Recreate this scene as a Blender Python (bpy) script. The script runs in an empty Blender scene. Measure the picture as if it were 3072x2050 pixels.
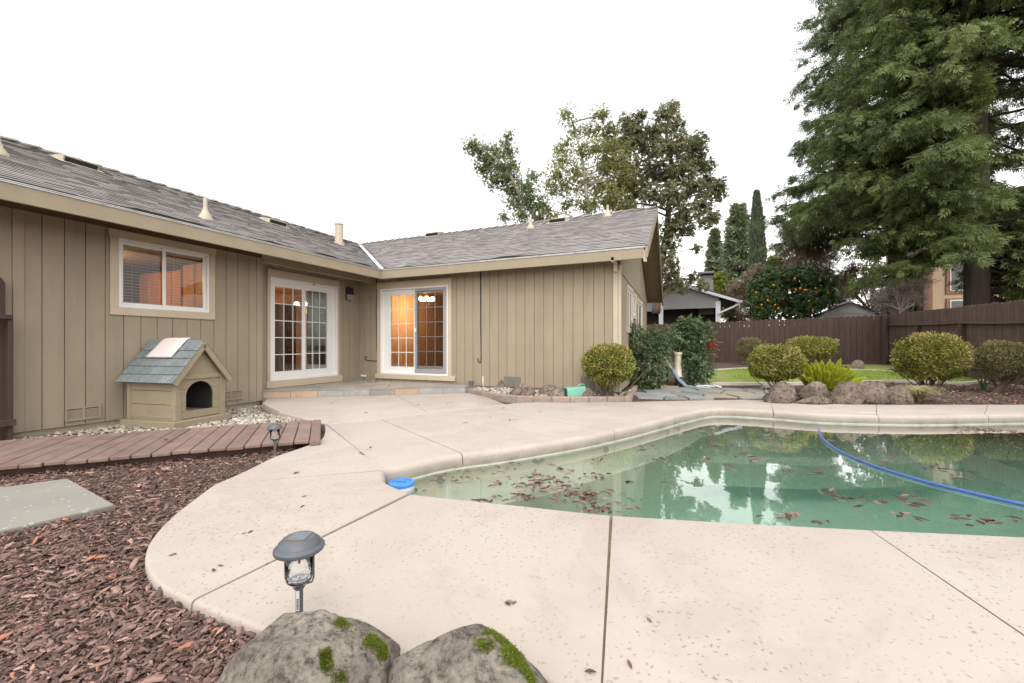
import bpy, bmesh, math, random
import numpy as np
from mathutils import Vector, noise, Matrix
R = math.radians
random.seed(7); rng = np.random.default_rng(7)
scene = bpy.context.scene
COL = scene.collection

# ------------------------------------------------------------------ camera, sky, sun, exposure
YAW = 0.410999
CA, SA = math.cos(YAW), math.sin(YAW)
FPX = 1262.0                       # focal length in pixels of the 3072-wide photograph
cam_d = bpy.data.cameras.new('camera'); cam = bpy.data.objects.new('camera', cam_d); COL.objects.link(cam)
cam.location = (0, 0, 1.0); cam.rotation_euler = (R(90), 0, YAW)
cam_d.sensor_width = 36; cam_d.lens = FPX/3072*36; cam_d.shift_y = 10/3072; cam_d.clip_start = 0.05; cam_d.clip_end = 2000
scene.camera = cam

SUN_EL, SUN_AZ = 52, 155           # overcast: a very soft sun from behind the camera
world = bpy.data.worlds.new('World'); scene.world = world; world.use_nodes = True
wn = world.node_tree.nodes; wl = world.node_tree.links; wn.clear()
sky = wn.new('ShaderNodeTexSky'); sky.sky_type = 'NISHITA'; sky.sun_disc = False
sky.sun_elevation = R(SUN_EL); sky.sun_rotation = R(SUN_AZ); sky.dust_density = 1; sky.air_density = 3.0; sky.ozone_density = 3
hs = wn.new('ShaderNodeHueSaturation'); hs.inputs['Saturation'].default_value = 0.10
bg = wn.new('ShaderNodeBackground'); bg.inputs['Strength'].default_value = 0.15
wo = wn.new('ShaderNodeOutputWorld')
wl.new(sky.outputs[0], hs.inputs['Color']); wl.new(hs.outputs[0], bg.inputs['Color']); wl.new(bg.outputs[0], wo.inputs[0])
sun_d = bpy.data.lights.new('sun', 'SUN'); sun_d.energy = 0.6; sun_d.angle = R(40); sun_d.color = (1, .96, .91)
sun = bpy.data.objects.new('sun', sun_d); COL.objects.link(sun)
sun.rotation_euler = (R(90-SUN_EL), 0, R(180-SUN_AZ)); sun.location = (0, 0, 30)
vs = scene.view_settings; vs.view_transform = 'Standard'; vs.look = 'None'; vs.gamma = 1; vs.exposure = 1.28; vs.use_curve_mapping = False
cy = scene.cycles
cy.use_denoising = True; cy.max_bounces = 8; cy.diffuse_bounces = 3; cy.glossy_bounces = 3; cy.transmission_bounces = 6
cy.transparent_max_bounces = 12; cy.volume_bounces = 1; cy.sample_clamp_indirect = 6; cy.caustics_reflective = False; cy.caustics_refractive = False
try: cy.denoiser = 'OPENIMAGEDENOISE'
except Exception: pass

# ------------------------------------------------------------------ from measured photo points to places
S = 3072/2350.0                    # D coordinates: measured on a 2350-wide view
def ray(x, y):                     # photograph pixel -> direction with unit depth
    cx = (x-1536)/FPX; return (cx*CA-SA, cx*SA+CA, (1035-y)/FPX)
def P(x, y, z=0.0):                # D point lying at height z
    d = ray(x*S, y*S); t = (z-1)/d[2]; return Vector((d[0]*t, d[1]*t, z))
def Ps(x, y, z=0.0): return P(x/S, y/S, z)
def PT(x, y, t): d = ray(x*S, y*S); return Vector((d[0]*t, d[1]*t, 1+d[2]*t))
def PX(x, y, X): d = ray(x*S, y*S); t = X/d[0]; return Vector((X, d[1]*t, 1+d[2]*t))
def PY(x, y, Y): d = ray(x*S, y*S); t = Y/d[1]; return Vector((d[0]*t, Y, 1+d[2]*t))
CR = Vector((CA, SA, 0)); CF = Vector((-SA, CA, 0)); UP = Vector((0, 0, 1))
def sstep(a, b, x): t = min(1, max(0, (x-a)/(b-a))); return t*t*(3-2*t)
def terrain(x, y):
    q = y-(7.9+.35*max(-1, x+.7))                     # distance beyond the far deck edge
    z = -.052+.042*sstep(.05, .45, q)+.24*sstep(.45, 10, q)
    z += .05*sstep(7.0, 8.0, y)*sstep(-5.2, -4.6, x)*(1-sstep(-1.4, -.8, x))
    z -= .08*sstep(-5.2, -6.4, x)*(1-sstep(7, 9, y))
    return z
def PG(x, y):                      # D point on the terrain
    z = 0
    for _ in range(8):
        p = P(x, y, z); z = terrain(p.x, p.y)
    p.z = z; return p

# ------------------------------------------------------------------ materials
MATS = {}
def nt(name):
    m = bpy.data.materials.new(name); m.use_nodes = True; n = m.node_tree.nodes; l = m.node_tree.links
    b = n['Principled BSDF']; MATS[name] = m; return m, n, l, b
def ramp(n, stops):
    r = n.new('ShaderNodeValToRGB'); e = r.color_ramp.elements
    while len(e) < len(stops): e.new(.5)
    for k, (p, c) in enumerate(stops): e[k].position = p; e[k].color = (*c, 1)
    return r
def mul(c, k): return tuple(min(1, x*k) for x in c)
def pmat(name, col, rough=.7, var=.18, scale=4, stretch=(1, 1, 1), bump=.15, bscale=60, bstretch=None, objrand=0, spec=.4, metal=0,
         tint=None, stain=None, stain_scale=1.5, stain_amt=.5, bdist=.01, sstr=None):
    m, n, l, b = nt(name)
    tc = n.new('ShaderNodeNewGeometry')
    mp = n.new('ShaderNodeMapping'); mp.inputs['Scale'].default_value = stretch; l.new(tc.outputs['Position'], mp.inputs[0])
    nz = n.new('ShaderNodeTexNoise'); nz.inputs['Scale'].default_value = scale; nz.inputs['Detail'].default_value = 6; nz.inputs['Roughness'].default_value = .6
    l.new(mp.outputs[0], nz.inputs['Vector'])
    r = ramp(n, [(.25, mul(col, 1-var)), (.75, mul(col, 1+var))]); l.new(nz.outputs[0], r.inputs[0])
    out = r.outputs[0]
    if tint:
        at = n.new('ShaderNodeAttribute'); at.attribute_name = 'tint'
        rt = ramp(n, tint); rt.color_ramp.interpolation = 'LINEAR'; l.new(at.outputs['Fac'], rt.inputs[0])
        mx = n.new('ShaderNodeMix'); mx.data_type = 'RGBA'; mx.blend_type = 'MULTIPLY'; mx.inputs[0].default_value = 1
        l.new(out, mx.inputs[6]); l.new(rt.outputs[0], mx.inputs[7]); out = mx.outputs[2]
    if objrand:
        oi = n.new('ShaderNodeObjectInfo'); mr = n.new('ShaderNodeMapRange')
        mr.inputs[3].default_value = 1-objrand; mr.inputs[4].default_value = 1+objrand; l.new(oi.outputs['Random'], mr.inputs[0])
        mx = n.new('ShaderNodeMix'); mx.data_type = 'RGBA'; mx.blend_type = 'MULTIPLY'; mx.inputs[0].default_value = 1
        cb = n.new('ShaderNodeCombineColor'); [l.new(mr.outputs[0], cb.inputs[i]) for i in range(3)]
        l.new(out, mx.inputs[6]); l.new(cb.outputs[0], mx.inputs[7]); out = mx.outputs[2]
    if stain:
        n2 = n.new('ShaderNodeTexNoise'); n2.inputs['Scale'].default_value = stain_scale; n2.inputs['Detail'].default_value = 7; n2.inputs['Roughness'].default_value = .65
        if sstr:
            ms = n.new('ShaderNodeMapping'); ms.inputs['Scale'].default_value = sstr; l.new(tc.outputs['Position'], ms.inputs[0]); l.new(ms.outputs[0], n2.inputs['Vector'])
        else: l.new(tc.outputs['Position'], n2.inputs['Vector'])
        r2 = ramp(n, [(.52, (0, 0, 0)), (.72, (stain_amt,)*3)]); l.new(n2.outputs[0], r2.inputs[0])
        mx = n.new('ShaderNodeMix'); mx.data_type = 'RGBA'; l.new(r2.outputs[0], mx.inputs[0])
        l.new(out, mx.inputs[6]); mx.inputs[7].default_value = (*stain, 1); out = mx.outputs[2]
    l.new(out, b.inputs['Base Color'])
    b.inputs['Roughness'].default_value = rough; b.inputs['Specular IOR Level'].default_value = spec; b.inputs['Metallic'].default_value = metal
    if bump:
        mb = n.new('ShaderNodeMapping'); mb.inputs['Scale'].default_value = bstretch or stretch; l.new(tc.outputs['Position'], mb.inputs[0])
        nb = n.new('ShaderNodeTexNoise'); nb.inputs['Scale'].default_value = bscale; nb.inputs['Detail'].default_value = 5
        l.new(mb.outputs[0], nb.inputs['Vector'])
        bp = n.new('ShaderNodeBump'); bp.inputs['Strength'].default_value = bump; bp.inputs['Distance'].default_value = bdist
        l.new(nb.outputs[0], bp.inputs['Height']); l.new(bp.outputs[0], b.inputs['Normal'])
    return m
def leafmat(name, stops, rough=.55, trans=.25, spec=.3, objrand=.0):
    m, n, l, b = nt(name)
    at = n.new('ShaderNodeAttribute'); at.attribute_name = 'tint'
    r = ramp(n, stops); l.new(at.outputs['Fac'], r.inputs[0]); out = r.outputs[0]
    l.new(out, b.inputs['Base Color']); b.inputs['Roughness'].default_value = rough; b.inputs['Specular IOR Level'].default_value = spec
    if trans:
        tr = n.new('ShaderNodeBsdfTranslucent'); l.new(out, tr.inputs[0])
        mx = n.new('ShaderNodeMixShader'); mx.inputs[0].default_value = trans
        l.new(b.outputs[0], mx.inputs[1]); l.new(tr.outputs[0], mx.inputs[2]); l.new(mx.outputs[0], n['Material Output'].inputs[0])
    return m
def glassmat(name, tint=(.93, .96, .95), rough=0.0, ior=1.5, boost=1.0, bump=0, bscale=8):
    m, n, l, b = nt(name); n.remove(b)
    tr = n.new('ShaderNodeBsdfTransparent'); tr.inputs[0].default_value = (*tint, 1)
    gl = n.new('ShaderNodeBsdfGlossy'); gl.inputs['Roughness'].default_value = rough
    fr = n.new('ShaderNodeFresnel'); fr.inputs[0].default_value = ior
    mx = n.new('ShaderNodeMixShader'); mt = n.new('ShaderNodeMath'); mt.operation = 'MULTIPLY'; mt.inputs[1].default_value = boost; mt.use_clamp = True
    l.new(fr.outputs[0], mt.inputs[0]); l.new(mt.outputs[0], mx.inputs[0]); l.new(tr.outputs[0], mx.inputs[1]); l.new(gl.outputs[0], mx.inputs[2])
    l.new(mx.outputs[0], n['Material Output'].inputs[0])
    if bump:
        g = n.new('ShaderNodeNewGeometry'); nb = n.new('ShaderNodeTexNoise'); nb.inputs['Scale'].default_value = bscale; nb.inputs['Detail'].default_value = 2
        l.new(g.outputs['Position'], nb.inputs['Vector'])
        bp = n.new('ShaderNodeBump'); bp.inputs['Strength'].default_value = bump; bp.inputs['Distance'].default_value = .02
        l.new(nb.outputs[0], bp.inputs['Height']); l.new(bp.outputs[0], gl.inputs['Normal'])
    return m
def emat(name, col, s):
    m, n, l, b = nt(name)
    b.inputs['Base Color'].default_value = (*col, 1); b.inputs['Emission Color'].default_value = (*col, 1); b.inputs['Emission Strength'].default_value = s
    return m

SIDE = (.305, .247, .174)
pmat('siding', SIDE, .75, .07, 2.2, bump=.25, bscale=40, bstretch=(3, 3, .35), stain=(.20, .165, .12), stain_scale=1.3, stain_amt=.38, bdist=.004, objrand=.035, sstr=(5, 5, .5))
pmat('trim', (.50, .41, .305), .7, .06, 3, bump=.12, bscale=50, bstretch=(1, 1, 1), bdist=.003, stain=(.22, .17, .11), stain_scale=2.2, stain_amt=.25)
pmat('fascia', (.31, .252, .175), .7, .07, 3, bump=.10, bscale=30, stain=(.24, .19, .13), stain_scale=1.8, stain_amt=.3, bdist=.003)
pmat('soffit', (.28, .22, .15), .8, .1, 3, bump=.1)
pmat('groove', (.16, .125, .085), .9, .1, 3, bump=0)
pmat('vinyl', (.74, .72, .70), .4, .02, 3, bump=0, spec=.4)
pmat('muntin', (.66, .66, .68), .45, .02, 3, bump=0)
pmat('screenframe', (.30, .29, .30), .5, .03, 3, bump=0)
pmat('foundation', (.36, .30, .21), .9, .25, 6, bump=.4, bscale=40, stain=(.12, .10, .07), stain_scale=5, stain_amt=.6)
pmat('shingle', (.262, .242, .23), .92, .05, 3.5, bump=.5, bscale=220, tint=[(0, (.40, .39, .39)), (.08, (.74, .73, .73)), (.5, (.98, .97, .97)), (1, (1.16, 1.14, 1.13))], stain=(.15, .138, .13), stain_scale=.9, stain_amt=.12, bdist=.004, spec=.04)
pmat('roofdeck', (.05, .045, .04), .9, .1, 3, bump=0)
pmat('ventpaint', (.46, .40, .30), .6, .08, 6, bump=.05, stain=(.35, .28, .19), stain_scale=7, stain_amt=.5)
pmat('darkmetal', (.022, .022, .024), .5, .15, 20, bump=.1)
pmat('black', (.012, .012, .012), .6, .1, 10, bump=0)
pmat('galv', (.62, .63, .66), .35, .12, 8, bump=.05, metal=.35, stain=(.3, .24, .18), stain_scale=9, stain_amt=.6)
pmat('concrete_dark', (.17, .155, .13), .95, .2, 9, bump=.4)
pmat('deckplank', (.21, .138, .115), .8, .22, 5, stretch=(1, 1, 1), bump=.25, bscale=30, objrand=.10, stain=(.09, .055, .05), stain_scale=3.2, stain_amt=.5, bdist=.004)
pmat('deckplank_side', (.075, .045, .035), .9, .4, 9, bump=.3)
pmat('fencebrown', (.062, .036, .028), .85, .22, 4, stretch=(4, 4, .5), bump=.3, bscale=20, bstretch=(4, 4, .3), objrand=.12, bdist=.004)
pmat('fencebrown2', (.09, .055, .043), .85, .25, 4, stretch=(4, 4, .5), bump=.3, bscale=20, bstretch=(4, 4, .3), objrand=.15, bdist=.004, stain=(.055, .03, .025), stain_scale=2.5, stain_amt=.5)
pmat('pebble', (.45, .425, .385), .8, .1, 9, bump=.1, tint=[(0, (.35, .31, .27)), (.3, (.75, .68, .58)), (.7, (1.0, .95, .86)), (1, (1.35, 1.3, 1.25))])
pmat('soil', (.085, .056, .042), .97, .4, 12, bump=1, bscale=45, stain=(.16, .11, .08), stain_scale=14, stain_amt=.6, bdist=.03)
pmat('chip', (.19, .118, .098), .85, .25, 25, bump=.25, bscale=90, tint=[(0, (.32, .28, .28)), (.45, (.85, .82, .80)), (.75, (1.5, 1.45, 1.4)), (.97, (2.6, 2.5, 2.3)), (1, (2.2, 1.4, 1.0))], bdist=.004)
pmat('slate', (.25, .255, .25), .7, .2, 3, bump=.3, bscale=18, objrand=.16, stain=(.20, .17, .13), stain_scale=3, stain_amt=.5)
pmat('flag_tan', (.30, .26, .19), .8, .15, 4, bump=.3, bscale=18)
pmat('tile_tan', (.40, .29, .20), .6, .2, 5, bump=.15, objrand=.12, stain=(.28, .2, .13), stain_scale=6, stain_amt=.5)
pmat('tile_grey', (.27, .26, .245), .6, .2, 5, bump=.15, objrand=.15, stain=(.18, .17, .16), stain_scale=6, stain_amt=.5)
pmat('tile_top', (.30, .26, .225), .55, .22, 3, bump=.12, objrand=.1, stain=(.17, .14, .12), stain_scale=4, stain_amt=.5)
pmat('edging', (.30, .228, .182), .95, .2, 14, bump=.5, bscale=90, objrand=.1)
pmat('curb', (.52, .47, .39), .9, .12, 6, bump=.3, bscale=60)
pmat('paver', (.245, .228, .196), .8, .1, 3, bump=.1, bscale=60)
pmat('plastic_grey', (.085, .09, .105), .45, .08, 20, bump=.04, spec=.5)
pmat('panel', (.10, .12, .15), .2, .25, 30, bump=0)
pmat('lampglass_base', (.75, .75, .78), .15, .1, 40, bump=.2, bscale=150, metal=.5)
pmat('sticker', (.55, .55, .53), .5, .02, 9, bump=0)
pmat('blue_plastic', (.045, .22, .66), .35, .05, 9, bump=0)
pmat('white_plastic', (.72, .74, .76), .4, .04, 9, bump=0)
pmat('hose_blue', (.065, .125, .36), .35, .1, 9, bump=.2, bscale=8)
pmat('hose_grey', (.23, .31, .36), .5, .2, 9, bump=.2, bscale=30)
pmat('pvc', (.62, .60, .50), .45, .08, 12, bump=0)
pmat('canister', (.66, .58, .44), .5, .08, 12, bump=0)
pmat('bucket_green', (.17, .40, .31), .5, .08, 9, bump=0)
pmat('cloth', (.68, .60, .57), .95, .05, 5, bump=.4, bscale=90)
pmat('dogshingle', (.185, .21, .212), .92, .3, 30, bump=.5, bscale=250, objrand=.12)
pmat('dogwood', (.30, .245, .165), .75, .1, 4, bump=.2, bscale=30, stain=(.16, .13, .09), stain_scale=4, stain_amt=.4, objrand=.04)
pmat('joint', (.16, .115, .065), .95, .3, 9, bump=.3)
pmat('deckconc_edge', (.30, .25, .18), .9, .2, 6, bump=.3)
pmat('bark', (.12, .085, .065), .95, .35, 8, stretch=(1, 1, .25), bump=.8, bscale=20, bdist=.03)
pmat('bark_red', (.045, .032, .025), .95, .35, 6, stretch=(2, 2, .2), bump=.9, bscale=14, bstretch=(3, 3, .2), bdist=.05)
pmat('bark_grey', (.40, .355, .31), .95, .3, 8, bump=.4)
pmat('twig_brown', (.36, .26, .21), .95, .3, 8, bump=0)
pmat('neigh_grey', (.30, .295, .295), .85, .06, 3, bump=.1)
pmat('neigh_white', (.70, .71, .74), .6, .04, 3, bump=0)
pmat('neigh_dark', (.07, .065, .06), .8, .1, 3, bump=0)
pmat('greybrick', (.34, .33, .32), .9, .15, 8, bump=.2, objrand=.1)
pmat('mortar', (.25, .24, .23), .95, .1, 8, bump=.2)
pmat('redbrick', (.30, .16, .12), .9, .25, 8, bump=.2, objrand=.25)
pmat('stucco', (.56, .41, .28), .9, .05, 3, bump=.3, bscale=60)
pmat('rusttrim', (.33, .17, .09), .8, .1, 3, bump=.1)
pmat('shedgrey', (.50, .50, .505), .6, .06, 3, bump=.05)
pmat('lawnbase', (.20, .235, .055), .95, .35, 6, bump=.6, bscale=70, stain=(.27, .23, .13), stain_scale=2.2, stain_amt=.75, bdist=.02)
pmat('orange', (.85, .28, .02), .45, .1, 9, bump=.1, bscale=150)
pmat('pool_plaster', (.66, .66, .50), .9, .08, 2.5, bump=.1, stain=(.48, .52, .36), stain_scale=1.4, stain_amt=.4)
pmat('pool_bead', (.50, .50, .44), .5, .1, 9, bump=0, stain=(.2, .19, .15), stain_scale=6, stain_amt=.6)
pmat('stain_black', (.05, .045, .035), .95, .4, 9, bump=0)
pmat('room_wall', (.50, .30, .15), .8, .05, 2, bump=0)
pmat('room_kitchen', (.11, .05, .028), .8, .05, 2, bump=0)
pmat('room_orange', (.40, .23, .115), .8, .06, 2, bump=0)
pmat('room_floor', (.25, .15, .08), .5, .1, 4, bump=0)
pmat('cabinet', (.34, .13, .045), .45, .25, 5, stretch=(3, 3, .4), bump=.1, objrand=.1)
pmat('darkdoor', (.05, .02, .015), .5, .2, 4, bump=0)
pmat('curtain', (.45, .44, .45), .9, .08, 4, bump=.1)
pmat('sheer', (.16, .145, .125), .9, .15, 3, stretch=(8, 8, .3), bump=.1)
pmat('brass', (.35, .22, .08), .35, .1, 9, metal=.8, bump=0)
pmat('blind', (.50, .43, .36), .5, .03, 5, bump=0)
emat('bulb', (1, .72, .38), 14); emat('bulb_dim', (1, .74, .42), 4)
glassmat('glass', boost=.7); glassmat('lampglass', (.93, .93, .93), .04, 1.45, 1.6, .12, 45)
glassmat('screen_mesh', (.76, .76, .76), .35, 1.2, 1)
def rockmat(name, base, dark, light, sc):
    m, n, l, b = nt(name); g = n.new('ShaderNodeNewGeometry')
    def nz(s, d=8, r=.65):
        q = n.new('ShaderNodeTexNoise'); q.inputs['Scale'].default_value = s; q.inputs['Detail'].default_value = d; q.inputs['Roughness'].default_value = r; l.new(g.outputs['Position'], q.inputs['Vector']); return q.outputs[0]
    r1 = ramp(n, [(.30, dark), (.48, base), (.70, light)]); l.new(nz(4*sc), r1.inputs[0])
    r2 = ramp(n, [(.36, (.34, .32, .32)), (.50, (1, 1, 1)), (.66, (1.35, 1.32, 1.28))]); l.new(nz(38*sc, 6, .75), r2.inputs[0])
    mx = n.new('ShaderNodeMix'); mx.data_type = 'RGBA'; mx.blend_type = 'MULTIPLY'; mx.inputs[0].default_value = 1; l.new(r1.outputs[0], mx.inputs[6]); l.new(r2.outputs[0], mx.inputs[7])
    r3 = ramp(n, [(.60, (0, 0, 0)), (.70, (.8, .8, .8))]); l.new(nz(7*sc, 5, .6), r3.inputs[0])           # lichen and dust patches
    mx2 = n.new('ShaderNodeMix'); mx2.data_type = 'RGBA'; l.new(r3.outputs[0], mx2.inputs[0]); l.new(mx.outputs[2], mx2.inputs[6]); mx2.inputs[7].default_value = (*mul(light, 1.25), 1)
    l.new(mx2.outputs[2], b.inputs['Base Color']); b.inputs['Roughness'].default_value = .95; b.inputs['Specular IOR Level'].default_value = .2
    vo = n.new('ShaderNodeTexVoronoi'); vo.inputs['Scale'].default_value = 46*sc; l.new(g.outputs['Position'], vo.inputs['Vector'])
    rv = ramp(n, [(.05, (0, 0, 0)), (.35, (1, 1, 1))]); l.new(vo.outputs['Distance'], rv.inputs[0])
    ad = n.new('ShaderNodeMath'); ad.operation = 'MULTIPLY_ADD'; ad.inputs[1].default_value = .55; l.new(rv.outputs[0], ad.inputs[0]); l.new(nz(30*sc, 10, .8), ad.inputs[2])
    bp = n.new('ShaderNodeBump'); bp.inputs['Strength'].default_value = 1; bp.inputs['Distance'].default_value = .026/sc; l.new(ad.outputs[0], bp.inputs['Height']); l.new(bp.outputs[0], b.inputs['Normal'])
rockmat('boulder', (.30, .26, .213), (.15, .128, .107), (.42, .37, .31), 1.0)
rockmat('rock', (.215, .165, .128), (.11, .088, .072), (.33, .26, .205), .55)
# ---- concrete deck: salt finish pits
def deckmat():
    m, n, l, b = nt('deck')
    g = n.new('ShaderNodeNewGeometry')
    n1 = n.new('ShaderNodeTexNoise'); n1.inputs['Scale'].default_value = 1.3; n1.inputs['Detail'].default_value = 8; n1.inputs['Roughness'].default_value = .62; l.new(g.outputs['Position'], n1.inputs['Vector'])
    r1 = ramp(n, [(.25, (.385, .322, .272)), (.5, (.425, .362, .312)), (.75, (.445, .387, .34))]); l.new(n1.outputs[0], r1.inputs[0])
    mp = n.new('ShaderNodeMapping'); mp.inputs['Scale'].default_value = (42, 42, 42); l.new(g.outputs['Position'], mp.inputs[0])
    nw = n.new('ShaderNodeTexNoise'); nw.inputs['Scale'].default_value = 45; nw.inputs['Detail'].default_value = 1; l.new(g.outputs['Position'], nw.inputs['Vector'])
    mxv = n.new('ShaderNodeMix'); mxv.data_type = 'VECTOR'; mxv.inputs[0].default_value = .28
    l.new(mp.outputs[0], mxv.inputs[4]); 
    sc = n.new('ShaderNodeVectorMath'); sc.operation = 'SCALE'; sc.inputs['Scale'].default_value = 1.3; l.new(nw.outputs['Color'], sc.inputs[0])
    ad = n.new('ShaderNodeVectorMath'); ad.operation = 'ADD'; l.new(mp.outputs[0], ad.inputs[0]); l.new(sc.outputs[0], ad.inputs[1])
    vo = n.new('ShaderNodeTexVoronoi'); vo.inputs['Scale'].default_value = 1; vo.inputs['Randomness'].default_value = 1; l.new(ad.outputs[0], vo.inputs['Vector'])
    rv = ramp(n, [(.15, (1, 1, 1)), (.30, (0, 0, 0))]); l.new(vo.outputs['Distance'], rv.inputs[0])
    wnz = n.new('ShaderNodeTexWhiteNoise'); l.new(vo.outputs['Color'], wnz.inputs['Vector'])
    gt = n.new('ShaderNodeMath'); gt.operation = 'GREATER_THAN'; gt.inputs[1].default_value = .38; l.new(wnz.outputs['Value'], gt.inputs[0])
    n3 = n.new('ShaderNodeTexNoise'); n3.inputs['Scale'].default_value = 1.1; n3.inputs['Detail'].default_value = 3; l.new(g.outputs['Position'], n3.inputs['Vector'])
    r3 = ramp(n, [(.38, (.25, .25, .25)), (.62, (1, 1, 1))]); l.new(n3.outputs[0], r3.inputs[0])
    m1 = n.new('ShaderNodeMath'); m1.operation = 'MULTIPLY'; l.new(rv.outputs[0], m1.inputs[0]); l.new(gt.outputs[0], m1.inputs[1])
    m2 = n.new('ShaderNodeMath'); m2.operation = 'MULTIPLY'; l.new(m1.outputs[0], m2.inputs[0]); l.new(r3.outputs[0], m2.inputs[1])
    n5 = n.new('ShaderNodeTexNoise'); n5.inputs['Scale'].default_value = .8; n5.inputs['Detail'].default_value = 9; n5.inputs['Roughness'].default_value = .7; n5.inputs['Distortion'].default_value = .6; l.new(g.outputs['Position'], n5.inputs['Vector'])
    r5 = ramp(n, [(.50, (0, 0, 0)), (.56, (.26, .26, .26)), (.62, (.10, .10, .10)), (.75, (.30, .30, .30))]); l.new(n5.outputs[0], r5.inputs[0])
    mx0 = n.new('ShaderNodeMix'); mx0.data_type = 'RGBA'; l.new(r5.outputs[0], mx0.inputs[0]); l.new(r1.outputs[0], mx0.inputs[6]); mx0.inputs[7].default_value = (.30, .245, .195, 1)
    mx = n.new('ShaderNodeMix'); mx.data_type = 'RGBA'; l.new(m2.outputs[0], mx.inputs[0]); l.new(mx0.outputs[2], mx.inputs[6]); mx.inputs[7].default_value = (.245, .195, .155, 1)
    # grime where the coping face turns down to the water
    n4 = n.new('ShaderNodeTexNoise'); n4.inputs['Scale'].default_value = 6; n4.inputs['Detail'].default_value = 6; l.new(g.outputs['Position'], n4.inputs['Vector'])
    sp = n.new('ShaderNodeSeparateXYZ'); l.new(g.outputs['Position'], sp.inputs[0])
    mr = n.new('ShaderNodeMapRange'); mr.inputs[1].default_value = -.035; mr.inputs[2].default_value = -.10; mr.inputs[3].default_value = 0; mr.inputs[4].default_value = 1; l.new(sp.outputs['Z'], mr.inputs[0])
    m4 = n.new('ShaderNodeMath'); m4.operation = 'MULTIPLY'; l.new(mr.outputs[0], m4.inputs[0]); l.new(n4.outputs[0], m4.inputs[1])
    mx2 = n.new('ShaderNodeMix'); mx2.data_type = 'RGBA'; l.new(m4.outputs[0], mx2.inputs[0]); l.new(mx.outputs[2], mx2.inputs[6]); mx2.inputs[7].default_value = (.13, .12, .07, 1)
    l.new(mx2.outputs[2], b.inputs['Base Color']); b.inputs['Roughness'].default_value = .85; b.inputs['Specular IOR Level'].default_value = .3
    nb = n.new('ShaderNodeTexNoise'); nb.inputs['Scale'].default_value = 160; nb.inputs['Detail'].default_value = 4; l.new(g.outputs['Position'], nb.inputs['Vector'])
    sb = n.new('ShaderNodeMath'); sb.operation = 'SUBTRACT'; l.new(nb.outputs[0], sb.inputs[0]); l.new(m2.outputs[0], sb.inputs[1])
    bp = n.new('ShaderNodeBump'); bp.inputs['Strength'].default_value = .35; bp.inputs['Distance'].default_value = .004; l.new(sb.outputs[0], bp.inputs['Height']); l.new(bp.outputs[0], b.inputs['Normal'])
deckmat()
def paverspots():
    m = MATS['paver']; n = m.node_tree.nodes; l = m.node_tree.links; b = n['Principled BSDF']
    src = b.inputs['Base Color'].links[0].from_socket
    g = n.new('ShaderNodeNewGeometry'); v = n.new('ShaderNodeTexVoronoi'); v.inputs['Scale'].default_value = 26; l.new(g.outputs['Position'], v.inputs['Vector'])
    w = n.new('ShaderNodeTexWhiteNoise'); l.new(v.outputs['Color'], w.inputs['Vector'])
    gt = n.new('ShaderNodeMath'); gt.operation = 'GREATER_THAN'; gt.inputs[1].default_value = .8; l.new(w.outputs['Value'], gt.inputs[0])
    lt = n.new('ShaderNodeMath'); lt.operation = 'LESS_THAN'; lt.inputs[1].default_value = .25; l.new(v.outputs['Distance'], lt.inputs[0])
    mm = n.new('ShaderNodeMath'); mm.operation = 'MULTIPLY'; l.new(gt.outputs[0], mm.inputs[0]); l.new(lt.outputs[0], mm.inputs[1])
    mx = n.new('ShaderNodeMix'); mx.data_type = 'RGBA'; l.new(mm.outputs[0], mx.inputs[0]); l.new(src, mx.inputs[6]); mx.inputs[7].default_value = (.38, .38, .35, 1); l.new(mx.outputs[2], b.inputs['Base Color'])
paverspots()
def watermat():
    m = glassmat('water', (.97, 1, .99), 0.0, 1.33, 2.3, .03, 5)
    n = m.node_tree.nodes; l = m.node_tree.links
    va = n.new('ShaderNodeVolumeAbsorption'); va.inputs['Color'].default_value = (.22, .80, .64, 1); va.inputs['Density'].default_value = .27
    vsn = n.new('ShaderNodeVolumeScatter'); vsn.inputs['Color'].default_value = (.60, .98, .84, 1); vsn.inputs['Density'].default_value = .27
    ad = n.new('ShaderNodeAddShader'); l.new(va.outputs[0], ad.inputs[0]); l.new(vsn.outputs[0], ad.inputs[1]); l.new(ad.outputs[0], n['Material Output'].inputs['Volume'])
watermat()
G_ = lambda a, b, c: (a, b, c)
leafmat('leaf_shrub', [(0, (.08, .085, .018)), (.3, (.17, .19, .032)), (.62, (.33, .33, .065)), (.82, (.50, .45, .16)), (.9, (.40, .24, .13)), (1, (.30, .14, .09))], trans=.3)
leafmat('leaf_shrub_dark', [(0, (.09, .09, .035)), (.5, (.19, .185, .07)), (.85, (.30, .26, .12)), (1, (.28, .18, .12))], trans=.2)
leafmat('leaf_nandina', [(0, (.075, .12, .06)), (.5, (.15, .215, .10)), (.85, (.28, .35, .15)), (1, (.42, .40, .17))], trans=.3)
leafmat('leaf_red', [(0, (.30, .03, .02)), (1, (.45, .09, .05))], trans=.25)
leafmat('leaf_fern', [(0, (.24, .30, .02)), (.6, (.46, .50, .04)), (1, (.60, .62, .09))], trans=.35)
leafmat('leaf_iris', [(0, (.06, .10, .03)), (1, (.16, .22, .08))], trans=.2)
leafmat('leaf_straw', [(0, (.40, .33, .17)), (.6, (.55, .47, .27)), (1, (.33, .35, .12))], trans=.3)
leafmat('leaf_grass', [(0, (.13, .21, .025)), (.6, (.27, .39, .04)), (.85, (.36, .45, .08)), (1, (.38, .33, .16))], trans=.3)
leafmat('leaf_orange', [(0, (.035, .07, .02)), (.6, (.075, .135, .04)), (.92, (.13, .20, .055)), (1, (.22, .26, .04))], rough=.35, trans=.12, spec=.5)
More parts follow.
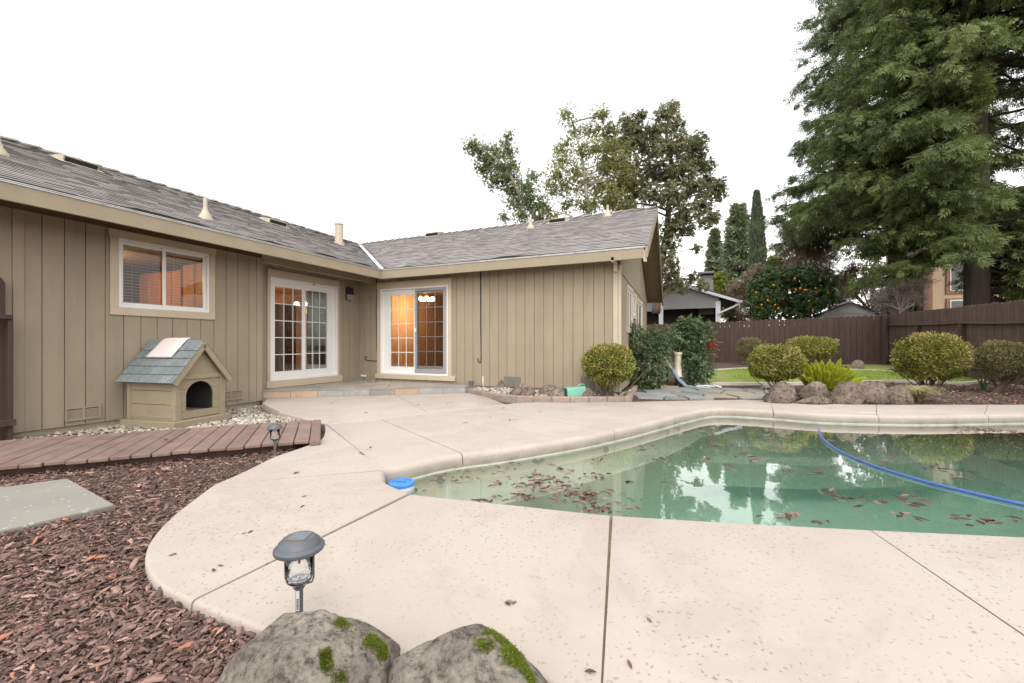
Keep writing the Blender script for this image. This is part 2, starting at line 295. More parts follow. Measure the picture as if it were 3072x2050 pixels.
leafmat('leaf_magnolia', [(0, (.14, .155, .07)), (.55, (.26, .27, .135)), (.8, (.40, .40, .23)), (.9, (.32, .23, .12)), (1, (.42, .25, .13))], rough=.4, trans=.5, spec=.5)
leafmat('leaf_light', [(0, (.17, .19, .06)), (.5, (.31, .33, .11)), (.85, (.43, .42, .16)), (1, (.50, .42, .14))], trans=.6)
leafmat('leaf_leaning', [(0, (.11, .15, .07)), (.5, (.21, .26, .12)), (.85, (.36, .37, .16)), (1, (.45, .39, .14))], trans=.6)
leafmat('leaf_redwood', [(0, (.064, .088, .028)), (.45, (.128, .164, .050)), (.8, (.20, .24, .075)), (.95, (.25, .28, .09)), (1, (.22, .16, .09))], trans=.3)
leafmat('leaf_redwood_far', [(0, (.07, .095, .038)), (.5, (.14, .175, .066)), (.9, (.21, .245, .10)), (1, (.20, .16, .09))], trans=.3)
leafmat('leaf_conifer', [(0, (.13, .17, .095)), (.6, (.22, .26, .14)), (1, (.32, .34, .19))], trans=.15)
leafmat('leaf_cypress', [(0, (.07, .10, .06)), (.6, (.125, .165, .10)), (1, (.20, .23, .13))], trans=.12)
leafmat('leaf_yellowgreen', [(0, (.14, .19, .02)), (1, (.35, .38, .06))], trans=.35)
leafmat('leaf_brownshrub', [(0, (.24, .175, .125)), (.6, (.38, .30, .21)), (1, (.38, .36, .18))], trans=.2)
leafmat('leaf_fallen', [(0, (.07, .022, .014)), (.5, (.16, .065, .045)), (.8, (.25, .14, .11)), (1, (.30, .20, .13))], rough=.45, trans=.05, spec=.6)
leafmat('moss', [(0, (.07, .10, .012)), (.5, (.15, .20, .02)), (.85, (.24, .28, .035)), (1, (.20, .13, .05))], trans=.3)
# ------------------------------------------------------------------ building helpers
LOC = {}                            # world origin of every parent
def tag(o, label=None, cat=None, group=None, kind=None):
    if label: o['label'] = label
    if cat: o['category'] = cat
    if group: o['group'] = group
    if kind: o['kind'] = kind
    return o
def empty(name, loc, label, cat, group=None):
    o = bpy.data.objects.new(name, None); COL.objects.link(o); o.location = loc; o.empty_display_size = .2
    LOC[o.name] = Vector(loc); return tag(o, label, cat, group)
def link(name, me, parent=None, loc=None):
    o = bpy.data.objects.new(name, me); COL.objects.link(o)
    if parent is not None:
        o.parent = parent; o.location = (0, 0, 0) if loc is None else loc; LOC[o.name] = LOC[parent.name].copy()
    else:
        o.location = (0, 0, 0) if loc is None else loc; LOC[o.name] = Vector(o.location)
    return o
class MB:
    def __init__(s): s.v = []; s.f = []; s.t = []
    def add(s, vs, fs, t=0.):
        n = len(s.v); s.v += [tuple(v) for v in vs]; s.f += [tuple(i+n for i in f) for f in fs]; s.t += [t]*len(fs); return s
    def box(s, a, b, t=0.):
        x0, y0, z0 = [min(a[i], b[i]) for i in range(3)]; x1, y1, z1 = [max(a[i], b[i]) for i in range(3)]
        return s.add([(x0,y0,z0),(x1,y0,z0),(x1,y1,z0),(x0,y1,z0),(x0,y0,z1),(x1,y0,z1),(x1,y1,z1),(x0,y1,z1)],
                     [(0,3,2,1),(4,5,6,7),(0,1,5,4),(1,2,6,5),(2,3,7,6),(3,0,4,7)], t)
    def obox(s, o, ax, ay, az, t=0.):   # corner + three edge vectors
        o, ax, ay, az = [Vector(q) for q in (o, ax, ay, az)]
        vs = [o, o+ax, o+ax+ay, o+ay]; vs += [v+az for v in vs]
        fs = [(0,3,2,1),(4,5,6,7),(0,1,5,4),(1,2,6,5),(2,3,7,6),(3,0,4,7)]
        if ax.cross(ay).dot(az) < 0: fs = [f[::-1] for f in fs]
        return s.add(vs, fs, t)
    def cbox(s, o, ax, ay, az, c=.004, t=0.):  # chamfered box
        o, ax, ay, az = [Vector(q) for q in (o, ax, ay, az)]
        if ax.cross(ay).dot(az) < 0: o = o+ax; ax = -ax
        lx, ly, lz = ax.length, ay.length, az.length; ux, uy, uz = ax/lx, ay/ly, az/lz; c = min(c, .3*min(lx, ly, lz))
        def pt(i, j, k, w):
            q = [lx*i, ly*j, lz*k]; sg = [1-2*i, 1-2*j, 1-2*k]
            for d in range(3):
                if d != w: q[d] += sg[d]*c
            return o+ux*q[0]+uy*q[1]+uz*q[2]
        n = {}; vs = []
        for i in (0,1):
            for j in (0,1):
                for k in (0,1):
                    for w in range(3): n[(i,j,k,w)] = len(vs); vs.append(pt(i,j,k,w))
        fs = []
        A = lambda *q: fs.append(tuple(n[x] for x in q))
        A((0,0,0,0),(0,0,1,0),(0,1,1,0),(0,1,0,0)); A((1,0,0,0),(1,1,0,0),(1,1,1,0),(1,0,1,0))
        A((0,0,0,1),(1,0,0,1),(1,0,1,1),(0,0,1,1)); A((0,1,0,1),(0,1,1,1),(1,1,1,1),(1,1,0,1))
        A((0,0,0,2),(0,1,0,2),(1,1,0,2),(1,0,0,2)); A((0,0,1,2),(1,0,1,2),(1,1,1,2),(0,1,1,2))
        for k in (0,1):
            for j in (0,1):
                q = ((0,j,k,1),(1,j,k,1),(1,j,k,2),(0,j,k,2)); A(*(q if (j==k) else q[::-1]))
        for k in (0,1):
            for i in (0,1):
                q = ((i,0,k,0),(i,1,k,0),(i,1,k,2),(i,0,k,2)); A(*(q[::-1] if (i==k) else q))
        for j in (0,1):
            for i in (0,1):
                q = ((i,j,0,0),(i,j,1,0),(i,j,1,1),(i,j,0,1)); A(*(q if (i==j) else q[::-1]))
        for i in (0,1):
            for j in (0,1):
                for k in (0,1):
                    q = ((i,j,k,0),(i,j,k,1),(i,j,k,2)); A(*(q[::-1] if (i+j+k) % 2 == 0 else q))
        return s.add(vs, fs, t)
    def tube(s, pts, rad, n=8, t=0., cap=True):
        pts = [Vector(p) for p in pts]; rad = [rad]*len(pts) if not hasattr(rad, '__len__') else rad
        rings = []; up = None
        for i, p in enumerate(pts):
            d = (pts[min(i+1, len(pts)-1)]-pts[max(i-1, 0)]).normalized()
            if up is None: up = d.orthogonal().normalized()
            up = (up-d*up.dot(d)); up = up.normalized() if up.length > 1e-6 else d.orthogonal().normalized(); w = d.cross(up)
            rings.append([p+(up*math.cos(2*math.pi*k/n)+w*math.sin(2*math.pi*k/n))*rad[i] for k in range(n)])
        vs = [q for r in rings for q in r]; fs = []
        for i in range(len(pts)-1):
            for k in range(n): fs.append((i*n+k, i*n+(k+1) % n, (i+1)*n+(k+1) % n, (i+1)*n+k))
        if cap: fs.append(tuple(range(n-1, -1, -1))); fs.append(tuple(range((len(pts)-1)*n, len(pts)*n)))
        return s.add(vs, fs, t)
    def lathe(s, c, prof, n=24, t=0., axis=UP):
        c = Vector(c); axis = Vector(axis).normalized(); u = axis.orthogonal().normalized() if abs(axis.z) < .99 else Vector((1,0,0)); w = axis.cross(u); vs = []; fs = []
        for (r, h) in prof:
            for k in range(n):
                a = 2*math.pi*k/n; vs.append(c+axis*h+(u*math.cos(a)+w*math.sin(a))*r)
        for i in range(len(prof)-1):
            for k in range(n): fs.append((i*n+k, i*n+(k+1) % n, (i+1)*n+(k+1) % n, (i+1)*n+k))
        if prof[0][0] > 1e-5: fs.append(tuple(range(n-1, -1, -1)))
        if prof[-1][0] > 1e-5: fs.append(tuple(range((len(prof)-1)*n, len(prof)*n)))
        return s.add(vs, fs, t)
    def prism(s, pts, ext, t=0.):     # polygon + extrusion
        pts = [Vector(p) for p in pts]; e = Vector(ext); n = len(pts)
        vs = pts+[p+e for p in pts]
        nrm = Vector((0,0,0))
        for i in range(n): nrm += pts[i].cross(pts[(i+1) % n])
        fs = [tuple(range(n-1, -1, -1)), tuple(range(n, 2*n))]+[(i, (i+1) % n, n+(i+1) % n, n+i) for i in range(n)]
        if nrm.dot(e) < 0: fs = [f[::-1] for f in fs]
        return s.add(vs, fs, t)
    def mesh(s, name, mat, off, smooth=False, tint=False):
        me = bpy.data.meshes.new(name)
        me.from_pydata([(v[0]-off[0], v[1]-off[1], v[2]-off[2]) for v in s.v], [], s.f)
        me.materials.append(MATS[mat])
        if smooth: me.polygons.foreach_set('use_smooth', [True]*len(me.polygons))
        if tint:
            at = me.attributes.new('tint', 'FLOAT', 'FACE'); at.data.foreach_set('value', s.t)
        me.update(); return me
    def build(s, name, mat, parent=None, smooth=False, tint=False, loc=None):
        off = LOC[parent.name] if parent is not None else (Vector(loc) if loc is not None else Vector((0,0,0)))
        me = s.mesh(name, mat, off, smooth, tint)
        return link(name, me, parent, None if parent is not None else off)
def smooth_angle(o, deg=40):
    me = o.data; me.polygons.foreach_set('use_smooth', [True]*len(me.polygons))
    try: me.set_sharp_from_angle(angle=R(deg))
    except Exception: pass
    return o
def nmesh(name, mat, verts, faces, tint, parent=None, off=None, smooth=False):   # numpy mesh; faces (N,k)
    off = np.array(LOC[parent.name]) if parent is not None else np.zeros(3)
    me = bpy.data.meshes.new(name); V = (verts-off).astype(np.float32); F = faces.astype(np.int32); k = F.shape[1]
    me.vertices.add(len(V)); me.vertices.foreach_set('co', V.ravel())
    me.loops.add(F.size); me.loops.foreach_set('vertex_index', F.ravel())
    me.polygons.add(len(F)); me.polygons.foreach_set('loop_start', np.arange(0, F.size, k, dtype=np.int32)); me.polygons.foreach_set('loop_total', np.full(len(F), k, dtype=np.int32))
    me.materials.append(MATS[mat])
    if tint is not None:
        at = me.attributes.new('tint', 'FLOAT', 'FACE'); at.data.foreach_set('value', tint.astype(np.float32))
    if smooth: me.polygons.foreach_set('use_smooth', np.ones(len(F), dtype=bool))
    me.update(calc_edges=True); me.validate(); o = link(name, me, parent)
    if parent is not None: o['kind'] = 'stuff'
    return o
def nrmz(a): return a/np.maximum(np.linalg.norm(a, axis=1, keepdims=True), 1e-9)
def leaves(pos, d, nrm, L, W, tint, fold=.25, hexa=False):
    """leaf blades: pos base (N,3), d direction, nrm approximate normal -> verts, faces, tint"""
    N = len(pos); d = nrmz(d); sd = nrmz(np.cross(d, nrm)); up = np.cross(sd, d)
    L = np.broadcast_to(L, (N,))[:, None]; W = np.broadcast_to(W, (N,))[:, None]
    if not hexa:
        v = np.stack([pos, pos+d*L*.45+sd*W*.5+up*W*fold, pos+d*L, pos+d*L*.45-sd*W*.5+up*W*fold], 1).reshape(-1, 3)
        b = np.arange(N)[:, None]*4
        f = np.concatenate([b+np.array([[0, 1, 2]]), b+np.array([[0, 2, 3]])], 1).reshape(-1, 3); return v, f, np.repeat(tint, 2)
    v = np.stack([pos, pos+d*L*.3+sd*W*.46+up*W*fold, pos+d*L*.72+sd*W*.42+up*W*fold*.8, pos+d*L-up*W*.1, pos+d*L*.72-sd*W*.42+up*W*fold*.8, pos+d*L*.3-sd*W*.46+up*W*fold, pos+d*L*.5], 1).reshape(-1, 3)
    b = np.arange(N)[:, None]*7
    f = np.concatenate([b+np.array([[i, j, 6]]) for i, j in ((0,1),(1,2),(2,3),(3,4),(4,5),(5,0))], 1).reshape(-1, 3); return v, f, np.repeat(tint, 6)
def rdir(n): return nrmz(rng.normal(size=(n, 3)))
def inpoly(x, y, poly):
    c = False; j = len(poly)-1
    for i in range(len(poly)):
        xi, yi = poly[i][0], poly[i][1]; xj, yj = poly[j][0], poly[j][1]
        if (yi > y) != (yj > y) and x < (xj-xi)*(y-yi)/(yj-yi)+xi: c = not c
        j = i
    return c
def inpoly_np(X, Y, poly):
    c = np.zeros(len(X), bool); j = len(poly)-1
    for i in range(len(poly)):
        xi, yi = poly[i][0], poly[i][1]; xj, yj = poly[j][0], poly[j][1]
        if yi != yj: c ^= ((yi > Y) != (yj > Y)) & (X < (xj-xi)*(Y-yi)/(yj-yi)+xi)
        j = i
    return c
def smoothline(pts, sub=6):         # Catmull-Rom through points
    p = [Vector(q) for q in pts]; out = []
    for i in range(len(p)-1):
        a, b, c, d = p[max(i-1, 0)], p[i], p[i+1], p[min(i+2, len(p)-1)]
        for k in range(sub):
            t = k/sub; out.append(.5*((2*b)+(c-a)*t+(2*a-5*b+4*c-d)*t*t+(3*b-a-3*c+d)*t**3))
    out.append(p[-1]); return out

# ------------------------------------------------------------------ pool and deck outlines (world plan)
WL = -.135
far_bead = [(1214,1441),(1307,1417),(1388,1402),(1512,1385),(1703,1353),(1831,1326),(1958,1294),(2065,1264),(2154,1248),(2320,1256),(2463,1267),(2637,1272),(2789,1273.5),(3072,1269)]
near_d = [(948,1134.5),(1060,1147),(1170,1158),(1290,1171),(1402,1182),(1560,1192),(1700,1200),(1985,1215),(2350,1232)]
FARP = [Ps(x, y, -.12) for x, y in far_bead]
NEARP = [P(x, y, -.012) for x, y in near_d]
def flat(v): return Vector((v.x, v.y, 0))
FARP = [flat(p) for p in FARP]; NEARP = [flat(p) for p in NEARP]
TIP = [flat(P(893,1113,-.02)), flat(P(884.5,1104,-.03)), flat(P(889,1094,-.06))]
fe = FARP[-1]; ne = NEARP[-1]
dirf = (FARP[-1]-FARP[-3]).normalized(); dirn = (NEARP[-1]-NEARP[-3]).normalized()
endR = [fe+dirf*1.6, fe+dirf*2.6+Vector((.1,-.6,0)), ne+dirn*4.2+Vector((.2,.5,0)), ne+dirn*2.4]
INNER = smoothline(TIP[::-1][:0]+[NEARP[0]]+TIP+FARP+endR[:1], 5)      # from near-left, round the tip, along the far side
RIGHT = smoothline([endR[0], endR[1], endR[2], endR[3]], 5)
NEAR = smoothline([endR[3]]+NEARP[::-1], 5)
POOL = INNER+RIGHT[1:]+NEAR[1:-1]
def nearest(poly, p):
    return min(range(len(poly)), key=lambda i: (poly[i]-flat(p)).length_squared)
def resample(poly, step):
    out = [poly[0]]; acc = 0
    for a, b in zip(poly, poly[1:]):
        L = (b-a).length; n = max(1, int(round(L/step)))
        out += [a.lerp(b, (k+1)/n) for k in range(n)]
    return out
POOL = [p for i, p in enumerate(resample(POOL+[POOL[0]], .09)[:-1])]

OUT_LEFT = [P(x, y, 0) for x, y in ((745,968),(742,1002),(700,1024),(630,1048),(560,1082),(490,1112),(400,1180),(350,1233),(333,1275),(341,1312),(372,1346),(440,1380),(520,1412),(615,1446),(760,1484),(900,1512))]
OUT_NEAR = [P(1240,1542,0), P(1650,1590,0), P(2300,1640,0), P(3000,1660,0)]

# ------------------------------------------------------------------ ground
def axis(lo, hi, step, far):
    a = list(np.arange(lo, hi+1e-6, step)); ext = []; s = step; x = hi
    while x < far: s *= 1.6; x += s; ext.append(x)
    ext2 = []; s = step; x = lo
    while x > -far: s *= 1.6; x -= s; ext2.append(x)
    return sorted(ext2)+a+ext
gx = axis(-10, 9, .25, 420); gy = axis(-1, 22, .25, 420)
nx, ny = len(gx), len(gy)
cx_ = sum((p for p in POOL), Vector())/len(POOL)
gv = [(x, y, terrain(x, y)+.012*noise.noise((x*1.7, y*1.7, 3))) for y in gy for x in gx]
X_ = np.array([v[0] for v in gv]); Y_ = np.array([v[1] for v in gv]); inp = inpoly_np(X_, Y_, POOL)
gf = []
for j in range(ny-1):
    for i in range(nx-1):
        q = (j*nx+i, j*nx+i+1, (j+1)*nx+i+1, (j+1)*nx+i)
        if not any(inp[k] for k in q): gf.append(q)
m = MB(); m.add(gv, gf); tag(m.build('ground', 'soil', smooth=True), kind='structure')

# ------------------------------------------------------------------ pool deck: slabs with joints and bullnose coping
deck = empty('pool_deck', (0,0,0), None, None); deck['kind'] = 'structure'
def pool_seg(i, j):                 # POOL indices from i to j going forward
    n = len(POOL); out = [POOL[i]]
    while i != j: i = (i+1) % n; out.append(POOL[i])
    return out
def slab(outer, inner, gap0=.006, gap1=.006, name='slab', cop=.05):
    """outer polyline and inner (pool side) polyline running the same way; joints at both ends"""
    o = [flat(p) for p in outer]; i = [flat(p) for p in inner]
    def shift(a, b, g):             # move joint ends along the outlines
        return a+(b-a).normalized()*g
    o[0] = shift(o[0], o[1], gap0); o[-1] = shift(o[-1], o[-2], gap1)
    if i: i[0] = shift(i[0], i[1], gap0); i[-1] = shift(i[-1], i[-2], gap1)
    ring = o+i[::-1]; n = len(ring)
    if sum(ring[k].x*ring[(k+1) % n].y-ring[(k+1) % n].x*ring[k].y for k in range(n)) < 0:      # wind counter-clockwise
        o, i = o[::-1], i[::-1]; ring = o+i[::-1]
    rp = [(p.x, p.y) for p in ring]
    def normals(pl):
        out = []
        for k in range(len(pl)):
            t = (pl[min(k+1, len(pl)-1)]-pl[max(k-1, 0)]); out.append(Vector((-t.y, t.x, 0)).normalized())
        m_ = len(pl)//2; q = pl[m_]+out[m_]*.02 if len(pl) > 2 else pl[0].lerp(pl[1], .5)+out[0]*.02
        return out if inpoly(q.x, q.y, rp) else [-v for v in out]
    no, ni = normals(o), normals(i); K = 5; mb = MB(); PO = []; PI = []
    def prof(rad): return [(rad*(1-math.sin(a_)), -rad*(1-math.cos(a_))) for a_ in [math.pi/2*k/K for k in range(K+1)]]+[(0, -.118)]
    for p, q in zip(o, no): PO.append([p+q*e_+UP*z_ for e_, z_ in prof(.018)])
    for p, q in zip(i, ni): PI.append([p+q*e_+UP*z_ for e_, z_ in prof(cop)])
    M = K+2
    vs = [v for c in PO for v in c]+[v for c in PI for v in c]; nb_ = len(PO)*M; fs = []
    for k in range(len(PO)-1):
        for j in range(M-1): fs.append((k*M+j, k*M+j+1, (k+1)*M+j+1, (k+1)*M+j))
    for k in range(len(PI)-1):
        for j in range(M-1): fs.append((nb_+k*M+j, nb_+(k+1)*M+j, nb_+(k+1)*M+j+1, nb_+k*M+j+1))
    fs.append(tuple(k*M for k in range(len(PO)))+tuple(nb_+k*M for k in range(len(PI)-1, -1, -1)))
    lo, li = len(PO)-1, len(PI)-1
    fs.append(tuple(lo*M+j for j in range(M-1, -1, -1))+tuple(nb_+li*M+j for j in range(M)))
    fs.append(tuple(j for j in range(M))+tuple(nb_+j for j in range(M-1, -1, -1)))
    mb.add(vs, fs); ob = mb.build(name, 'deck', deck)
    bm = bmesh.new(); bm.from_mesh(ob.data); bmesh.ops.recalc_face_normals(bm, faces=bm.faces)
    if max(bm.faces, key=lambda f: f.calc_area()).normal.z < 0: bmesh.ops.reverse_faces(bm, faces=bm.faces)
    bmesh.ops.triangulate(bm, faces=[f for f in bm.faces if len(f.verts) > 4]); bm.to_mesh(ob.data); bm.free()
    smooth_angle(ob, 35); return ob
def pi(x, y, z=-.02): return nearest(POOL, Ps(x, y, z))
J1 = pi(1240,1485); J4 = pi(1163,1432,-.05); J5 = pi(1388,1395,-.1); J6 = pi(1833,1318,-.1); J7 = pi(2024,1272,-.1); J8 = pi(2318,1252,-.1); J9 = pi(2637,1266,-.1); J10 = pi(2960,1266,-.1)
J3 = pi(1985*S,1215*S); J2 = pi(1402*S,1182*S)
JE = nearest(POOL, endR[0]); JF = nearest(POOL, endR[2])
dr = [P(748,974), P(873,962.5), P(1071,939), P(1160,928)]               # drain line between apron and pool deck
oA = OUT_LEFT
k4 = min(range(len(oA)), key=lambda k: (oA[k]-P(490,1112)).length); k1 = min(range(len(oA)), key=lambda k: (oA[k]-P(440,1380)).length)
sm = lambda pts, n=4: smoothline(pts, n)
slab(sm([dr[1], dr[0]], 2)+sm(oA[:k4+1])[1:], pool_seg(J4, J5)[::-1], .004, .004)                              # between drain, gravel and tip
slab(sm(oA[k4:k1+1]), pool_seg(J1, J4)[::-1], .004, .006)
slab(sm(oA[k1:]+[P(1240,1545,0)])+[P(1373,1640,0)], pool_seg(J2, J1)[::-1], .006, .008)
slab([P(1373,1640,0), P(1650,1700,0), P(2300,1700,0), P(2633,1650,0)], pool_seg(J3, J2)[::-1], .008, .003)
o_r = ne+dirn*5.5+Vector((.9,-.9,0))
slab([P(2633,1650,0), o_r], pool_seg(JF, J3)[::-1], .004, .004)
farR = [P(1760,918.5), P(1835,925), P(1975,928.5), P(2110,929), P(2350,929)]
o_rr = farR[-1]+dirf*2.2
slab([o_r, o_r+Vector((1.2,1.6,0)), o_rr+Vector((1.2,-.4,0)), o_rr], pool_seg(JE, JF)[::-1], .004, .004)
fx = lambda p: flat(p)
a7 = P(1408,922.5); a7b = P(1428,922.3)
slab([dr[2], dr[1]], pool_seg(J5, J6)[::-1], .004, .004)
slab([a7, P(1300,924), P(1230,923), P(1180,925), dr[3], dr[2]], pool_seg(J6, J7)[::-1], .004, .004)
slab([P(1766,919), P(1700,917.5), P(1600,919), P(1500,921), P(1450,922.5), a7], pool_seg(J7, J8)[::-1], .004, .004)
c9 = P(2010,928.8); c10 = P(2265,929)
slab([c9, farR[2], farR[1], P(1766,919)], pool_seg(J8, J9)[::-1], .004, .004)
slab([c10, farR[3], c9], pool_seg(J9, J10)[::-1], .004, .004)
slab([o_rr, farR[4], c10], pool_seg(J10, JE)[::-1], .004, .004)
# apron slabs between the porch step and the drain
PA0 = Vector((-7.40, 5.35, 0)); PB0 = Vector((-4.38, 7.63, 0)); PN = Vector((-.08, .1, 0))
slab([P(1160,928), P(1071,939), P(985,949)], [Vector((-4.12,7.66,0)), PB0+Vector((.12,.2,0)), PB0+PN, PA0.lerp(PB0, .62)+PN], .003, .003, cop=.008)
slab([P(985,949), P(873,962.5), P(748,974), P(640,946)], [PA0.lerp(PB0, .62)+PN, PA0.lerp(PB0, .3)+PN, PA0+Vector((.0,.1,0)), P(601,927)], .003, .006, cop=.008)
# channel drain: pale perforated strip
m = MB(); pts = [P(x, y, .003) for x, y in ((756,973.3),(873,962.5),(1071,939),(1158,928.3))]
for a, b in zip(pts, pts[1:]):
    L = (b-a).length; n = int(L/.045); d = (b-a)/n; w = Vector((-d.y, d.x, 0)).normalized()
    for k in range(n): m.obox(a+d*k-w*.009-UP*.02, d*.6, w*.018, UP*.021)
tag(m.build('drain_grate', 'pool_bead'), 'white slotted drain strip crossing the deck before the porch', 'drain')
m = MB()
for a, b in zip(pts, pts[1:]): w = Vector((-(b-a).y, (b-a).x, 0)).normalized(); m.obox(a-w*.02-UP*.1, b-a, w*.04, UP*.082)
tag(m.build('drain_channel', 'deckconc_edge'), kind='structure')
# dirt and old fill showing in the joints
for (jn, po) in ((J1, oA[k1]), (J2, P(1373,1640,0)), (J3, P(2633,1650,0)), (J4, oA[k4]), (J5, dr[1]), (J6, dr[2]), (J7, a7), (J8, P(1766,919)), (J9, c9), (J10, c10)):
    a, b = flat(POOL[jn]), flat(po); d = (b-a).normalized(); w = Vector((-d.y, d.x, 0)); a = a+d*.058; m = MB(); m.obox(a-w*.012-UP*.09, b-a-d*.01, w*.024, UP*(.083 if jn in (J1, J2) else .086)); m.build('joint_fill', 'joint', deck)
# ------------------------------------------------------------------ pool basin
def offs(poly, d):
    n = len(poly); out = []
    for i in range(n):
        t = (poly[(i+1) % n]-poly[i-1]).normalized(); nn = Vector((-t.y, t.x, 0)); out.append(poly[i]+nn*d)
    return out
area = sum(POOL[k].x*POOL[(k+1) % len(POOL)].y-POOL[(k+1) % len(POOL)].x*POOL[k].y for k in range(len(POOL)))
INW = 1 if area > 0 else -1
basin = None
wall_top = offs(POOL, -INW*.012)
DEEP = [flat(Ps(x, y, -.26)) for x, y in ((1440,1540),(1503,1514),(1660,1481),(1788,1440),(1929,1396),(2001,1370),(2070,1335),(2110,1312),(2170,1300))]
LEDGE_R = [flat(Ps(x, y, -.26)) for x, y in ((2200,1285),(2320,1292),(2463,1302),(2637,1303),(2789,1304),(3072,1304))]
DEEPC = smoothline(DEEP, 4)+smoothline(LEDGE_R, 4)
last = DEEPC[-1]+dirf*1.5
DEEPC += [last, last+Vector((.6,-.8,0))+dirf*.8, endR[2]+Vector((-.3,.3,0)), endR[3]+Vector((0,.3,0))]
nearin = [p+Vector((0,.14,0)) for p in NEAR if p.x > DEEPC[0].x+.15]
DEEPC += nearin
# wall + ledge: ledge sheet = polygon between wall and deep outline (tessellated by bmesh fill), then deep walls and floor
bm = bmesh.new()
wv = [bm.verts.new((p.x, p.y, -.26)) for p in wall_top]; dv = [bm.verts.new((p.x, p.y, -.26)) for p in DEEPC]
we = [bm.edges.new((wv[i], wv[(i+1) % len(wv)])) for i in range(len(wv))]; de = [bm.edges.new((dv[i], dv[(i+1) % len(dv)])) for i in range(len(dv))]
bmesh.ops.triangle_fill(bm, use_beauty=True, use_dissolve=False, edges=we+de)
for f in list(bm.faces):
    c = f.calc_center_median()
    if inpoly(c.x, c.y, DEEPC): bm.faces.remove(f)
tv = [bm.verts.new((p.x, p.y, -.10)) for p in wall_top]
n = len(wv)
for i in range(n): bm.faces.new((wv[i], wv[(i+1) % n], tv[(i+1) % n], tv[i]))
fv = [bm.verts.new((p.x, p.y, -1.05)) for p in DEEPC]; n = len(dv)
for i in range(n): bm.faces.new((dv[i], dv[(i+1) % n], fv[(i+1) % n], fv[i]))
fl = bm.faces.new(fv)
bmesh.ops.triangulate(bm, faces=[fl]); bmesh.ops.recalc_face_normals(bm, faces=bm.faces)
me = bpy.data.meshes.new('pool_basin'); bm.to_mesh(me); bm.free(); me.materials.append(MATS['pool_plaster'])
basin = link('pool_basin', me); tag(basin, kind='structure')
# curved entry steps in the far bay
sc_ = flat(Ps(2190, 1262, -.3))
for k, (rad, zt) in enumerate(((.62, -.21), (1.0, -.31), (1.38, -.43), (1.8, -.56))):
    m = MB(); prof = []
    pts = [sc_+CR*.05*k*2+(CR*math.cos(a)*1.9+CF*math.sin(a))*rad for a in np.linspace(math.pi, 2*math.pi, 28)]
    pts = [Vector((p.x, p.y, zt)) for p in pts]
    m.prism(pts, (0, 0, -.3)); o = m.build('pool_step', 'pool_plaster', basin); smooth_angle(o, 30)
# pale bead along the waterline
m = MB(); a_ = offs(POOL, INW*.006); b_ = offs(POOL, -INW*.01)
n = len(POOL); vs = [(p.x, p.y, -.119) for p in b_]+[(p.x, p.y, -.119) for p in a_]+[(p.x, p.y, -.134) for p in a_]+[(p.x, p.y, -.15) for p in b_]
fs = []
for i in range(n):
    j = (i+1) % n
    for q in range(3): fs.append((q*n+i, q*n+j, (q+1)*n+j, (q+1)*n+i))
m.add(vs, fs); m.build('waterline_bead', 'pool_bead', basin)
# return fittings on the ledge wall
for (x, y) in ((1333,1452),(1806,1354),(1987,1300),(2025,1289)):
    c = Ps(x, y, -.22); q = nearest(POOL, c); t = (POOL[(q+1) % len(POOL)]-POOL[q-1]).normalized(); inn = Vector((-t.y, t.x, 0))*INW
    m = MB(); m.lathe(Vector((POOL[q].x, POOL[q].y, -.20))+inn*(-.01), [(0, .0), (.036, .0), (.036, .018), (.022, .022), (.015, .014), (0, .014)], 16, axis=inn); m.build('return_fitting', 'concrete_dark', basin)
# water body
m = MB(); wp = offs(POOL, -INW*.03); n = len(wp)
vs = [(p.x, p.y, WL) for p in wp]+[(p.x, p.y, -2.1) for p in wp]
ring = list(range(n)) if area > 0 else list(range(n))[::-1]
fs = [tuple(ring), tuple(n+i for i in ring[::-1])]+[(ring[(k+1) % n], ring[k], n+ring[k], n+ring[(k+1) % n])[::1] for k in range(n)]
m.add(vs, fs); w_o = m.build('pool_water', 'water'); tag(w_o, kind='structure')
bm = bmesh.new(); bm.from_mesh(w_o.data); bmesh.ops.recalc_face_normals(bm, faces=bm.faces); bmesh.ops.triangulate(bm, faces=[f for f in bm.faces if len(f.verts) > 4]); bm.to_mesh(w_o.data); bm.free()
